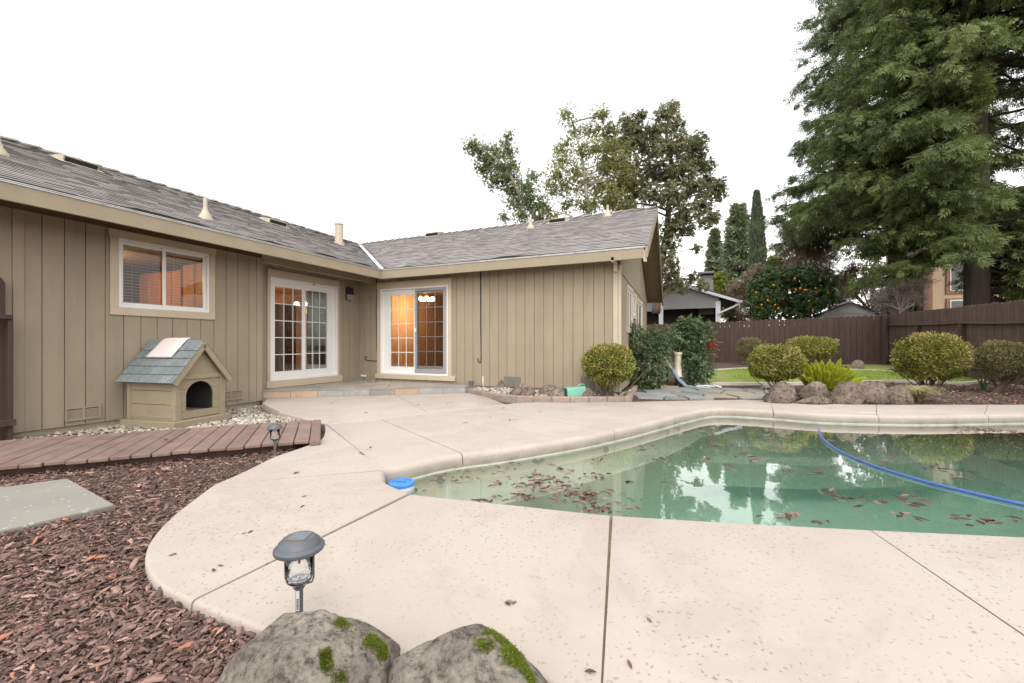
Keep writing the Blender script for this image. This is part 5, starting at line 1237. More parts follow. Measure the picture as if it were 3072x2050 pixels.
# ------------------------------------------------------------------ green bucket lying on its side
bk = P(1322, 921, 0); bkc = bk+CF*.12+UP*.13; ax = (CR*.93+CF*.32+UP*.10).normalized(); sd = ax.cross(UP).normalized(); up = sd.cross(ax)
bkt = empty('bucket', bk, 'sea green plastic tub lying on its side among the bed rocks', 'bucket')
m = MB()
def sq(c, w, h_, n=6):
    out = []
    for k in range(28):
        a = 2*math.pi*k/28; ca_, sa_ = math.cos(a), math.sin(a); p_ = .28
        out.append(c+sd*w*math.copysign(abs(ca_)**p_, ca_)+up*h_*math.copysign(abs(sa_)**p_, sa_))
    return out
o_ = bkc-ax*.20; i_ = bkc+ax*.18
rings = [sq(i_, .085, .10), sq(o_, .105, .125), sq(o_, .098, .118), sq(i_-ax*.01, .08, .094)]
vs = [p for r_ in rings for p in r_]; fs = []
for q in range(3):
    for k in range(28): fs.append((q*28+k, q*28+(k+1) % 28, (q+1)*28+(k+1) % 28, (q+1)*28+k))
fs.append(tuple(range(28))); fs.append(tuple(range(84, 112)))
m.add(vs, fs); o = m.build('tub', 'bucket_green', bkt); smooth_angle(o, 40)
m = MB(); m.tube(smoothline([i_-ax*.12+up*.11-sd*.0, i_-ax*.05+up*.145, i_+ax*.02+up*.12, i_+ax*.035+up*.03], 5), .009, 6); m.build('handle', 'bucket_green', bkt)
c = P(1368+22, 916, .02); m = MB(); m.lathe(c, [(0,0),(.03,.01),(.04,.035),(.03,.06),(0,.07)], 16); tag(m.build('glass_ball', 'hose_blue', smooth=True, loc=c), 'small dark blue ball in the gravel bed beside the round shrub', 'ball')
# ------------------------------------------------------------------ flagstone path: irregular stones
FL = [P(1452, 921.5), P(1500, 921), P(1600, 918.5), P(1700, 917), P(1752, 917.5), PG(1790, 900), PG(1760, 893), PG(1640, 886), PG(1560, 887), PG(1500, 893), PG(1462, 897)]
flp = [(p.x, p.y) for p in FL]
path = empty('flagstone_path', (FL[0].x, FL[0].y, 0), None, None); path['kind'] = 'structure'
rr = random.Random(11); seeds = []
xs = [p[0] for p in flp]; ys = [p[1] for p in flp]
tries = 0
while len(seeds) < 46 and tries < 6000:
    tries += 1; x, y = rr.uniform(min(xs)-.2, max(xs)+.2), rr.uniform(min(ys)-.2, max(ys)+.2)
    if all((x-a)**2+(y-b)**2 > .34**2 for a, b in seeds): seeds.append((x, y))
FLV = [Vector((p[0], p[1], 0)) for p in flp]
for i, (x, y) in enumerate(seeds):
    c = [Vector((x-.6, y-.6, 0)), Vector((x+.6, y-.6, 0)), Vector((x+.6, y+.6, 0)), Vector((x-.6, y+.6, 0))]
    for j, (a, b) in enumerate(seeds):
        if j == i: continue
        dvv = Vector((x-a, y-b, 0)); mid_ = Vector(((x+a)/2, (y+b)/2, 0)); L = dvv.length
        if L > 1.4: continue
        c = clip(c, mid_+dvv/L*.018, dvv/L)
        if len(c) < 3: break
    if len(c) < 3: continue
    # keep stones whose centre lies on the path; clip by the deck edge line
    cen = sum(c, Vector())/len(c)
    if not inpoly(cen.x, cen.y, flp): continue
    for a, b in zip(FLV[:5], FLV[1:5]):
        n_ = Vector((-(b-a).y, (b-a).x, 0)).normalized(); c = clip(c, a+n_*.012, n_)
        if len(c) < 3: break
    if len(c) < 3: continue
    zt_ = terrain(cen.x, cen.y); zt_ = max(zt_, -.01)
    cc = []
    for k in range(len(c)):
        a, b = c[k], c[(k+1) % len(c)]; cc += [a, a.lerp(b, .5)+Vector((rr.uniform(-.012,.012), rr.uniform(-.012,.012), 0))]
    m = MB(); m.prism([(q.x, q.y, zt_-.03) for q in cc], (0, 0, .042+rr.uniform(0, .012))); o = m.build('flagstone', 'flag_tan' if rr.random() < .13 else 'slate', path)
for (x0, y0) in ((1497, 917), (1545, 913)): pass
# ------------------------------------------------------------------ lawn with concrete curb
LW = [PG(x, y) for x, y in ((1600, 887), (1640, 884.5), (1700, 884), (1800, 884), (1900, 882), (2000, 879.5), (2080, 879), (2150, 881), (2215, 883), (2255, 878), (2262, 868), (2240, 861), (2180, 858), (2090, 856), (1990, 852), (1900, 849), (1800, 846), (1700, 848.5), (1630, 853), (1590, 862))]
LWs = smoothline(LW+[LW[0]], 5)[:-1]; lwp = [(p.x, p.y) for p in LWs]
m = MB(); m.add([(p.x, p.y, terrain(p.x, p.y)+.03) for p in LWs], [tuple(range(len(LWs)))]); lawn = m.build('lawn', 'lawnbase'); tag(lawn, kind='structure')
bm = bmesh.new(); bm.from_mesh(lawn.data); bmesh.ops.triangulate(bm, faces=bm.faces)
bmesh.ops.recalc_face_normals(bm, faces=bm.faces)
for f in bm.faces:
    if f.normal.z < 0: f.normal_flip()
bm.to_mesh(lawn.data); bm.free()
lo_ = offs(LWs, .06); li_ = offs(LWs, -.06); n = len(LWs)
vs = []
for a, b in zip(lo_, li_): z = terrain(a.x, a.y); vs += [(a.x, a.y, z-.05), (a.x, a.y, z+.065), (b.x, b.y, z+.065), (b.x, b.y, z-.05)]
fs = []
for i in range(n):
    j = (i+1) % n
    for q in range(3): fs.append((4*i+q, 4*i+q+1, 4*j+q+1, 4*j+q))
m = MB(); m.add(vs, fs); tag(m.build('lawn_curb', 'curb'), 'low pale concrete curb curving round the small lawn', 'curb')
# second curb strip and back lawn
bl_ = [PG(x, y) for x, y in ((1985, 851), (2060, 850), (2100, 846), (2110, 836), (1990, 836), (1930, 840))]
m = MB(); m.add([(p.x, p.y, terrain(p.x, p.y)+.03) for p in bl_], [tuple(range(len(bl_)))]); tag(m.build('back_lawn', 'lawnbase'), kind='structure')
N = 26000; pts = []
bx0, bx1, by0, by1 = min(p[0] for p in lwp), max(p[0] for p in lwp), min(p[1] for p in lwp), max(p[1] for p in lwp)
X = rng.uniform(bx0, bx1, N*2); Y = rng.uniform(by0, by1, N*2); k_ = inpoly_np(X, Y, lwp); X, Y = X[k_], Y[k_]
dens = np.array([noise.noise((x*.9, y*.9, 5))+.3*noise.noise((x*3, y*3, 2)) for x, y in zip(X, Y)]); k_ = dens > rng.uniform(-.35, .35, len(X)); X, Y = X[k_], Y[k_]
Z = np.array([terrain(x, y)+.03 for x, y in zip(X, Y)]); n = len(X)
dr_ = nrmz(np.stack([rng.normal(0, .45, n), rng.normal(0, .45, n), np.ones(n)], 1))
v, f, t = leaves(np.stack([X, Y, Z], 1), dr_, rdir(n), rng.uniform(.03, .065, n), .009, np.clip(rng.normal(.5, .25, n), 0, 1)); o = nmesh('grass', 'leaf_grass', v, f, t); tag(o, 'short patchy green lawn grass inside the curb', 'grass', kind='stuff')
# ------------------------------------------------------------------ fences
YFB = 20.26; XFR = 6.68
bf2 = empty('back_fence', (2, YFB, 0), 'dark brown dog-eared picket fence along the back of the yard', 'fence')
def picket(mb_parent, u, wd, z0, z1, c, axis, mat, ear=.035, rnd=True):
    m = MB(); e = ear
    prof = [(0, z0), (wd, z0), (wd, z1-e), (wd-e*.5, z1-e*.25), (wd-e*1.3, z1), (e*1.3, z1), (e*.5, z1-e*.25), (0, z1-e)] if rnd else [(0, z0), (wd, z0), (wd, z1-e), (wd-e, z1), (e, z1), (0, z1-e)]
    if axis == 'y': m.prism([(u+a, c, z) for a, z in prof], (0, .018, 0))
    else: m.prism([(c, u+a, z) for a, z in prof], (.018, 0, 0))
    m.build('picket', mat, mb_parent)
x = XFR-.05; k = 0; rr = random.Random(21)
while x > -3.4:
    wd = .182; zt_ = 2.15-.18*sstep(XFR, -1.4, x) if False else 2.14-.20*min(1, (XFR-x)/8); picket(bf2, x-wd, wd-.008, .16+.14*max(0, (x+1.4)/8), zt_+rr.uniform(-.015, .015), YFB+rr.uniform(-.006, .006), 'y', 'fencebrown', .05); x -= wd
x = XFR-.14
while x > -3.3:
    m = MB(); m.box((x-.18, YFB+.066, .2), (x-.004, YFB+.08, 1.72+.02*x)); m.build('backing_board', 'fencebrown', bf2); x -= .182
for z in (.5, 1.2, 1.85): m = MB(); m.box((-3.4, YFB+.026, z), (XFR, YFB+.064, z+.09)); m.build('rail', 'fencebrown', bf2)
for x in np.arange(-3, XFR, 2.4): m = MB(); m.box((x, YFB+.082, -.1), (x+.09, YFB+.17, 2.0)); m.build('post', 'fencebrown', bf2)
m = MB(); m.box((3.6, YFB-.06, .10), (XFR, YFB-.022, .40)); m.build('kickboard', 'fencebrown', bf2)
rf = empty('right_fence', (XFR, 14, 0), 'tall brown board fence with flat rails along the right side', 'fence')
y = YFB-.02
def ztop(y): return 2.15-.15*(YFB-y)/7.2
while y > 6.5:
    wd = .146; picket(rf, y-wd, wd-.005, .1, ztop(y)+rr.uniform(-.012, .012), XFR+rr.uniform(-.004, .006), 'x', 'fencebrown2', .028, False); y -= wd
def zrail(y): return PX(2350, 739, XFR).z+(PX(2040, 746, XFR).z-PX(2350, 739, XFR).z)*(y-13.1)/7.1
for (ya_, yb_) in ((6.5, 11.5), (11.5, 15.4), (15.4, YFB)):
    N = 8; m = MB()
    for k in range(N):
        a, b = ya_+(yb_-ya_)*k/N, ya_+(yb_-ya_)*(k+1)/N; s0 = -.03*math.sin(math.pi*k/N); s1 = -.03*math.sin(math.pi*(k+1)/N)
        pts = [(XFR-.004, a, zrail(a)+s0), (XFR-.115, a, zrail(a)+s0), (XFR-.115, b, zrail(b)+s1), (XFR-.004, b, zrail(b)+s1)]; m.prism(pts, (0, 0, .042))
    m.build('rail', 'fencebrown2', rf)
m = MB(); m.box((XFR-.05, 6.5, .38), (XFR-.004, YFB, .47)); m.build('rail', 'fencebrown2', rf)
def pcol(xc, yc): return PX((2100+xc/2.4126)/S, (750+yc/2.4126)/S, XFR)
for xc in (1592, 1915): yy = pcol(xc, 560).y; m = MB(); m.cbox((XFR-.105, yy-.05, .0), (.10,0,0), (0,.10,0), (0,0,zrail(yy)-.002), .004); m.build('post', 'fencebrown', rf)
m = MB(); m.cbox((XFR-.20, YFB-.12, .2), (.1,0,0), (0,.1,0), (0,0,1.9), .004); m.build('post', 'fencebrown', rf)
yy = pcol(1905, 560).y
def beam(name, a, b, w, mat, parent):
    a, b = Vector(a), Vector(b); d = b-a; s1 = d.cross(UP).normalized()*w; s2 = d.cross(s1).normalized()*w; m = MB(); m.cbox(a-s1*.5-s2*.5, d, s1, s2, .004); return m.build(name, mat, parent)
beam('brace', (XFR-.15, yy-.02, 1.35), (XFR-1.25, yy+.05, .25), .075, 'fencebrown2', rf)
a = PT(2282, 888, 8.6); b = PT(2420, 762, 8.9); a.z = terrain(a.x, a.y)-.02; o = beam('fence_brace', a, b, .085, 'fencebrown2', None); tag(o, 'diagonal brown timber brace rising from the mulch at the right edge', 'brace')
# ------------------------------------------------------------------ pool equipment by the house corner
pe = P(1570, 889, .02)
cn = P(1556, 889, .0); t0 = -cn.x*SA+cn.y*CA; kk = S*t0/FPX
can = empty('chlorinator', cn, 'cream upright canister standing behind the grey hose', 'canister')
rad_ = 9.0*kk; hb, ht = (892-868)*kk, (892-812)*kk
m = MB(); m.lathe(cn, [(rad_*1.0, hb), (rad_*1.05, hb+.03), (rad_*.92, hb+.05), (rad_*.80, ht-.15), (rad_*.86, ht-.12), (rad_*.9, ht-.06), (rad_*1.12, ht-.05), (rad_*1.12, ht-.012), (rad_*.9, ht), (0, ht)], 20); o = m.build('body', 'canister', can); smooth_angle(o, 40)
m = MB()
for k in range(10): a = 2*math.pi*k/10; m.cbox(cn+Vector((math.cos(a)*rad_*1.0-.008, math.sin(a)*rad_*1.0-.008, ht-.015)), (.016,0,0), (0,.016,0), (0,0,.03), .002)
m.build('lid_knobs', 'canister', can)
m = MB(); m.lathe(cn, [(rad_*.8, 0), (rad_*.8, hb*.4), (rad_*.5, hb*.5), (rad_*.9, hb*.8), (rad_*.6, hb+.01)], 16); m.build('valve_base', 'black', can)
hp = [PT(1505, 790, t0+.1), PT(1520, 815, t0+.06), PT(1543, 849, t0)]
m = MB(); m.tube(hp, .028, 10); o = m.build('backwash_pipe', 'pvc', smooth=True); tag(o, 'pale green plastic pipe slanting out of the shrubs', 'pipe')
hz = [PT(1541, 846, t0-.02), PT(1550, 860, t0-.05), PT(1558, 872, t0-.07), PT(1568, 881, t0-.1), PT(1576, 888, t0-.15), P(1600, 889.5, .035), P(1630, 890.5, .035)]
m = MB(); m.tube(smoothline(hz, 6), [.03, .033]+[.046]*26+[.02]*9, 10); o = m.build('backwash_hose', 'hose_grey', smooth=True); o.scale = (1,1,1); tag(o, 'flat blue grey hose drooping from the pipe to the flagstones', 'hose')
bp_ = PT(1530, 880, t0+.25); m = MB(); m.tube([(bp_.x, bp_.y, .0), (bp_.x, bp_.y, PT(1530, 778, t0+.25).z)], .03, 10); m.lathe((bp_.x, bp_.y, PT(1530, 778, t0+.25).z), [(.034, -.03), (.034, .0), (.02, .03), (0, .035)], 10); o = m.build('standpipe', 'black', smooth=True); tag(o, 'tall black standpipe between the two leafy shrubs', 'pipe')
fl_ = PT(1500, 880, t0+.5); m = MB(); m.lathe((fl_.x, fl_.y, 0), [(.16, 0), (.16, .55), (.14, .65), (.05, .72), (0, .73)], 20); o = m.build('filter_tank', 'canister'); smooth_angle(o, 40); tag(o, 'beige filter tank mostly hidden by the left leafy shrub', 'tank')
px0 = P(1620, 890, .03)
for k, (a, b) in enumerate((((1598, 887), (1640, 888)), ((1622, 884), (1655, 889)))):
    p0_, p1_ = P(*a, .04), P(*b, .03); m = MB(); m.tube([p0_, p0_.lerp(p1_, .5)+UP*.02, p1_], .02, 8); tag(m.build('loose_pipe', 'white_plastic', smooth=True), ['white plastic pipe lying on the flagstones by the hose end', 'second white pipe lying behind the hose end'][k], 'pipe')
# ------------------------------------------------------------------ things in the pool
fc = flat(P(921, 1120, WL))+Vector((.0,.0,WL)); fc = P(921, 1121, WL); e = empty('chlorine_floater', fc, 'blue and white chlorine floater at the left tip of the pool', 'floater')
rf_ = 30*S*(-fc.x*SA+fc.y*CA)/FPX
m = MB(); m.lathe(fc, [(rf_*.9, -.05), (rf_*.95, 0), (rf_*.97, .03), (0, .03)], 28); o = m.build('float_ring', 'white_plastic', e); smooth_angle(o, 40)
m = MB(); m.lathe(fc, [(rf_, .028), (rf_*1.02, .04), (rf_*.98, .052), (rf_*.72, .055), (rf_*.70, .048), (rf_*.5, .05), (0, .052)], 28); o = m.build('lid', 'blue_plastic', e); smooth_angle(o, 30)
m = MB(); m.cbox(fc+UP*.05-CR*rf_*.38-CF*.006, CR*rf_*.76, CF*.012, UP*.016, .004); m.build('grip', 'blue_plastic', e)
hpts = [(1876, 972, -.45), (1878, 978, -.22), (1880, 990, WL+.0), (1885, 1003, WL+.012), (1905, 1022, WL+.012), (1935, 1040, WL+.012), (1990, 1064, WL+.012), (2060, 1087, WL+.012), (2130, 1107, WL+.012), (2200, 1124, WL+.012), (2280, 1143, WL+.012), (2370, 1162, WL+.012), (2480, 1180, WL+.005)]
m = MB(); pl_ = smoothline([P(*q) for q in hpts], 8); m.tube(pl_, [.0125+.0013*(k % 2) for k in range(len(pl_))], 10); tag(m.build('vacuum_hose', 'hose_blue', smooth=True), 'long blue vacuum hose curving across the pool surface', 'hose')
c = P(1875, 973, -.13); q = nearest(POOL, c); t = (POOL[(q+1) % len(POOL)]-POOL[q-1]).normalized(); inn = Vector((-t.y, t.x, 0))*INW
m = MB(); m.lathe(Vector((POOL[q].x, POOL[q].y, -.26))-inn*.012, [(.08, .0), (.08, .02), (.05, .025), (.0, .025)], 20, axis=inn); m.build('suction_fitting', 'concrete_dark', basin)
# white mark on the far coping deck
m = MB(); a = P(1965, 945.5, .004); b = P(2012, 948, .004); m.obox(a-UP*.002, b-a, CF*-.03, UP*.003); tag(m.build('skimmer_plate', 'white_plastic'), 'thin white plate on the far pool deck', 'plate')
# ------------------------------------------------------------------ neighbours beyond the fences
def nb(name, mat, parent, a, b): m = MB(); m.box(a, b); return m.build(name, mat, parent)
T1 = 27.0
q0 = PT(1490, 740, T1); YN = q0.y
def N_(x, y): return PY(x, y, YN)
gh = empty('neighbour_house', (q0.x, YN, .2), 'grey neighbour house with white roof edge and open patio behind the fence', 'house')
l0, l1, rr0, rr1 = N_(1455, 740), N_(1648, 740), N_(1558, 650), N_(1696, 690)
zbeam0, zbeam1 = N_(1600, 708).z, N_(1600, 690).z
# gable panel above the patio opening
m = MB(); m.prism([(l0.x, YN, zbeam0), (l1.x+.05, YN, zbeam0), (l1.x+.05, YN, N_(1648, 676).z), (rr0.x, YN, rr0.z-.05), (l0.x-1.5, YN, rr0.z-.7)], (0, .12, 0)); m.build('gable_panel', 'neigh_grey', gh)
for xx in (1517, 1648): c = N_(xx, 740); m = MB(); m.box((c.x-.13, YN-.02, .1), (c.x+.13, YN+.2, zbeam0+.4)); m.build('post', 'neigh_white', gh)
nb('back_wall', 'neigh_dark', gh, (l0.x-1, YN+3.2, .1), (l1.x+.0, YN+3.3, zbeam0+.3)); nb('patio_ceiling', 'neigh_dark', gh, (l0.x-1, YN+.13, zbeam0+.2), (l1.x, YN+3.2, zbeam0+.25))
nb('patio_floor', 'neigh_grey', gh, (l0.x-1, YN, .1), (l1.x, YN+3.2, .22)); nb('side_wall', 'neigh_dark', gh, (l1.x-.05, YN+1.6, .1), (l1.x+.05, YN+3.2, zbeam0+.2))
nb('beam', 'neigh_grey', gh, (l0.x-1, YN-.05, N_(1600, 712).z), (N_(1517, 700).x, YN+.1, N_(1600, 703).z))
m = MB(); up = .22; ov = rr1
for (a, b, dz, th, mt, nm) in ((rr0, rr1, 0, .17, 'neigh_white', 'barge_board'),):
    m = MB(); m.prism([(a.x, YN-.35, a.z), (b.x, YN-.35, b.z), (b.x, YN-.35, b.z-th), (a.x, YN-.35, a.z-th)], (0, .05, 0)); m.build(nm, mt, gh)
    m = MB(); m.prism([(a.x, YN-.34, a.z+.05), (b.x+.05, YN-.34, b.z+.05), (b.x+.05, YN+7, b.z+.05), (a.x, YN+7, a.z+.05)], (0, 0, -.06)); m.build('roof_slope', 'roofdeck', gh)
    m = MB(); m.prism([(a.x, YN-.36, a.z+.05), (a.x-6, YN-.36, a.z-1.55), (a.x-6, YN+7, a.z-1.55), (a.x, YN+7, a.z+.05)], (0, 0, -.06)); m.build('roof_slope', 'roofdeck', gh)
    m = MB(); m.box((b.x-.02, YN-.35, b.z-.16), (b.x+.14, YN+7, b.z+.0)); m.build('gutter', 'neigh_white', gh)
    e1_, e2_ = N_(1648, 720), N_(1690, 703); beam('downpipe', (e1_.x, YN-.1, e1_.z), (b.x+.05, YN-.2, b.z-.2), .1, 'neigh_white', gh)
ch = N_(1622, 668); w_ = 13.5*S*T1/FPX; zt_ = N_(1622, 632).z
chm = MB(); chm.box((ch.x-w_*1.15, YN+2, 3), (ch.x+w_*1.15, YN+3, zt_)); chim = chm.build('chimney', 'mortar', gh)
rows = 10; z0 = N_(1622, 672).z-.5
for r_ in range(rows):
    zz = z0+(zt_-z0)*r_/rows
    for c_ in range(4):
        bw_ = (2.3*w_)/4; x0 = ch.x-w_*1.15+bw_*c_+(bw_*.5 if r_ % 2 else 0); x1 = min(x0+bw_, ch.x+w_*1.15)
        if x1-x0 > .05: nb('brick', 'greybrick', chim, (x0+.012, YN+1.985, zz+.012), (x1-.012, YN+2.0, zz+(zt_-z0)/rows-.012))
nb('chimney_neck', 'greybrick', chim, (ch.x-w_*.95, YN+2.05, zt_), (ch.x+w_*.95, YN+2.95, N_(1622, 621).z)); nb('chimney_cap', 'neigh_grey', chim, (ch.x-w_*1.3, YN+1.8, N_(1622, 617).z), (ch.x+w_*1.3, YN+3.2, N_(1622, 612).z)); nb('spark_screen', 'neigh_dark', chim, (ch.x-w_*.8, YN+2.2, N_(1622, 621).z), (ch.x+w_*.8, YN+2.8, N_(1622, 617).z))
# shed
T2 = 23.5; YS = PT(1950, 720, T2).y; s_ = lambda x, y: PY(x, y, YS)
sh = empty('garden_shed', s_(1950, 740), 'light grey gabled shed top peeking over the back fence', 'shed')
ap, le, re = s_(1950, 695), s_(1885, 722), s_(2015, 720)
m = MB(); m.box((le.x+.12, YS, 0), (re.x-.12, YS+2, s_(1950, 720).z)); m.build('wall', 'shedgrey', sh)
for k in range(14): x0 = le.x+.12+(re.x-le.x-.24)*k/14; nb('wall_board', 'shedgrey', sh, (x0+.01, YS-.02, 1), (x0+(re.x-le.x-.24)/14-.01, YS-.001, s_(1950, 722).z-.003))
m = MB(); m.prism([(le.x, YS-.05, s_(1950, 722).z), (re.x, YS-.05, s_(1950, 722).z), (ap.x, YS-.05, ap.z)], (0, .1, 0)); m.build('gable', 'shedgrey', sh)
m = MB(); m.prism([(le.x+.55, YS-.055, s_(1950, 719).z), (re.x-.55, YS-.055, s_(1950, 719).z), (ap.x, YS-.055, ap.z-.2)], (0, -.03, 0)); m.build('gable_inset', 'shedgrey', sh)
for e_ in (le, re): m = MB(); m.prism([(e_.x, YS-.2, e_.z-.02), (ap.x, YS-.2, ap.z+.0), (ap.x, YS+2.2, ap.z), (e_.x, YS+2.2, e_.z-.02)], (0, 0, .05)); m.build('roof', 'roofdeck', sh)
nb('ridge_cap', 'shedgrey', sh, (ap.x-.12, YS-.22, ap.z-.02), (ap.x+.12, YS+2.2, ap.z+.08))
# tan two storey house at the right
T3 = 24.0; c0 = PT(2115, 700, T3); YT = c0.y; h_ = lambda x, y: PY(x, y, YT)
th = empty('tan_house', c0, 'tan stucco two storey house behind the redwood at the right', 'house')
w0_, w1_ = h_(2134, 700), h_(2420, 700)
nb('wall', 'stucco', th, (w0_.x, YT, 0), (w1_.x+2, YT+6, 8.5)); nb('corner_trim', 'rusttrim', th, (h_(2128, 700).x, YT-.06, 0), (h_(2139, 700).x, YT+.3, 8.5))
bc = nb('brick_column', 'mortar', th, (h_(2113, 700).x, YT-.3, 0), (h_(2128, 700).x-.02, YT+.2, 8.5))
zz = 2.0
while zz < 5.4:
    nb('brick', 'redbrick', bc, (h_(2113, 700).x+.01, YT-.315, zz), (h_(2128, 700).x-.03, YT-.3, zz+.075)); zz += .09
for (xa, xb, ya_, yb_) in ((2178, 2262, 602, 666), (2178, 2262, 689, 760)):
    a, b = h_(xa, ya_), h_(xb, yb_); w_ = nb('window', 'rusttrim', th, (a.x-.14, YT-.07, b.z-.14), (b.x+.14, YT-.001, a.z+.1)); nb('frame', 'vinyl', w_, (a.x-.0, YT-.10, b.z), (b.x, YT-.071, a.z)); nb('pane', 'neigh_dark', w_, (a.x+.07, YT-.115, b.z+.07), (b.x-.07, YT-.101, a.z-.07)); nb('glass', 'glass', w_, (a.x+.07, YT-.125, b.z+.07), (b.x-.07, YT-.118, a.z-.07))
nb('roof', 'roofdeck', th, (w0_.x-.5, YT-.5, 8.5), (w1_.x+2, YT+6, 8.8))
# ------------------------------------------------------------------ plants
npv = lambda v: np.array([v.x, v.y, v.z])
def shrub(x0, x1, y0, y1, base, label, mat, n, L=.034, W=.017, t=None, stems=14, group='clipped round shrubs', dp=.9, name='shrub', low=0., seed=0, bark='bark'):
    """clipped shrub whose crown spans D box; base = (x,y) of the stem foot in D"""
    g = PG(*base) if t is None else PT(base[0], base[1], t)
    td = -g.x*SA+g.y*CA; k_ = S*td/FPX; c = PT(.5*(x0+x1), .5*(y0+y1), td); cxx = (.5*(x0+x1)*S-1536)/FPX; a = (x1-x0)*k_/2/math.sqrt(1+cxx*cxx*.85)/1.07; b = (y1-y0)*k_/2/1.05
    c = c+CF*a*.15; e = empty(name, g, label, 'shrub', group)
    u = rdir(n); o = rng.uniform(0, 99, 3)
    lump = np.array([noise.fractal(Vector(q*1.6+o), 1, 2, 3) for q in u]); lump2 = np.array([noise.noise(Vector(q*7+o)) for q in u])
    rad = (1+.16*lump+.07*lump2)*np.where(rng.random(n) < .72, rng.uniform(.82, 1.03, n), rng.uniform(.3, .9, n))*np.where(rng.random(n) < .03, rng.uniform(1.0, 1.13, n), 1)
    pw = np.sign(u)*np.abs(u)**.86                                     # slightly boxy
    pos = npv(c)+pw*rad[:, None]*np.array([a, a*dp, b])
    d = nrmz(u*.8+rdir(n)*.9+np.array([0, 0, .35])); nr = nrmz(rdir(n)+u*.8)
    tint = np.clip(.42+.38*lump+.12*u[:, 2]+rng.normal(0, .24, n), 0, 1)
    v, f, t_ = leaves(pos-d*L*.5, d, nr, rng.uniform(.6, 1.35, n)*L, W, tint); nmesh('crown', mat, v, f, t_, e)
    m = MB(); r_ = random.Random(seed+5)
    for k in range(stems):
        q = Vector((r_.gauss(0, .3)*a, r_.gauss(0, .3)*a*dp, 0)); top = c+Vector((q.x*1.7, q.y*1.7, -b*r_.uniform(.1, .6)))
        s0 = Vector((g.x, g.y, g.z-.02))+q*.45+CF*a*.12; mid_ = s0.lerp(top, .5)+Vector((r_.gauss(0, .03), r_.gauss(0, .03), 0)); m.tube([s0, mid_, top], [.012, .009, .006], 5)
    m.build('stem', bark, e)['kind'] = 'stuff'; return e
shrub(1336, 1461, 789, 886, (1398, 913), 'round yellow green clipped shrub in the gravel bed at the house corner', 'leaf_shrub', 9500, stems=18, seed=1, L=.045, W=.026)
shrub(1717, 1852, 789, 878, (1790, 899), 'left round shrub behind the rock row, beside the bright fern', 'leaf_shrub', 9000, seed=2, L=.048, W=.027)
shrub(1805, 1932, 770, 826, (1868, 848), 'broad shrub on the lawn behind the bright fern', 'leaf_shrub', 8000, L=.055, W=.03, seed=3)
shrub(1690, 1755, 773, 822, (1722, 838), 'small dull green shrub against the back fence', 'leaf_shrub_dark', 5000, L=.045, W=.022, seed=4)
shrub(2050, 2232, 763, 878, (2140, 896), 'largest round shrub at the right of the pool, on a bundle of stems', 'leaf_shrub', 14000, L=.048, W=.027, seed=5, stems=26)
shrub(2240, 2375, 780, 868, (2310, 890), 'sparse brownish shrub by the right fence at the photo edge', 'leaf_shrub_dark', 7500, L=.04, W=.02, seed=6, t=8.6)
def nandina(label, blobs, base, n, mat, L=.072, W=.026, stems=10, seed=0, red=None):
    g = P(base[0], base[1], .0); td = -g.x*SA+g.y*CA; k_ = S*td/FPX; e = empty('leafy_shrub', g, label, 'shrub', 'tall leafy shrubs by the pool equipment'); V = []; F = []; T = []; off = 0; m = MB(); r_ = random.Random(seed)
    tot = sum(b[2]*b[3] for b in blobs)
    for (x, y, rx, ry) in blobs:
        c = PT(x, y, td+r_.uniform(-.12, .12)); nn = int(n*rx*ry/tot/9*.8); 
        # compound leaves: each spray carries nine leaflets
        u = rdir(nn); rad = rng.uniform(.25, 1.0, nn)**.6; pos = npv(c)+u*rad[:, None]*np.array([rx*k_, rx*k_*.9, ry*k_])*1.15*(1+.35*np.array([noise.noise(Vector(q*2.4)+Vector((x, y, 0))) for q in u]))[:, None]
        dout = nrmz(u*.7+rdir(nn)*.5+np.array([0, 0, -.25]))
        for q in range(9):
            s_ = ((q % 2)*2-1); al = (q//2)*.022; side = nrmz(np.cross(dout, np.array([[0, 0, 1.]])+rng.normal(0, .15, (nn, 3))))
            pp = pos+dout*al; dd = nrmz(dout*.8+side*s_*(.9 if q < 8 else 0)+rng.normal(0, .18, (nn, 3))+np.array([0, 0, -.2]))
            v, f, t = leaves(pp, dd, nrmz(np.array([[0, 0, 1.]])+rng.normal(0, .4, (nn, 3))), rng.uniform(.7, 1.25, nn)*L, W, np.clip(rng.normal(.42, .26, nn), 0, 1)); V.append(v); F.append(f+off); T.append(t); off += len(v)
        top = c+Vector((0, 0, -ry*k_*.2)); s0 = Vector((g.x+r_.gauss(0, .06), g.y+r_.gauss(0, .06), -.03)); m.tube([s0, s0.lerp(top, .5)+Vector((r_.gauss(0, .04), r_.gauss(0, .04), 0)), top], [.012, .009, .005], 5)
    nmesh('crown', mat, np.concatenate(V), np.concatenate(F), np.concatenate(T), e); m.build('stem', 'bark', e)['kind'] = 'stuff'
    if red:
        c = PT(red[0], red[1], td); nn = 320; pos = npv(c)-npv(CF)*.22+rng.normal(size=(nn, 3))*np.array([13*k_, .06, 15*k_])*.75
        v, f, t = leaves(pos, nrmz(rdir(nn)+np.array([0, 0, -.3])), rdir(nn), .05, .018, rng.random(nn)); nmesh('red_leaves', 'leaf_red', v, f, t, e)
nandina('left leafy dark green shrub at the house corner beside the round shrub', [(1468, 790, 30, 35), (1490, 830, 38, 40), (1485, 870, 36, 28), (1500, 775, 22, 22), (1515, 800, 18, 30), (1450, 765, 16, 20), (1530, 770, 20, 14), (1462, 850, 18, 28)], (1487, 893), 15000, 'leaf_nandina', seed=3)
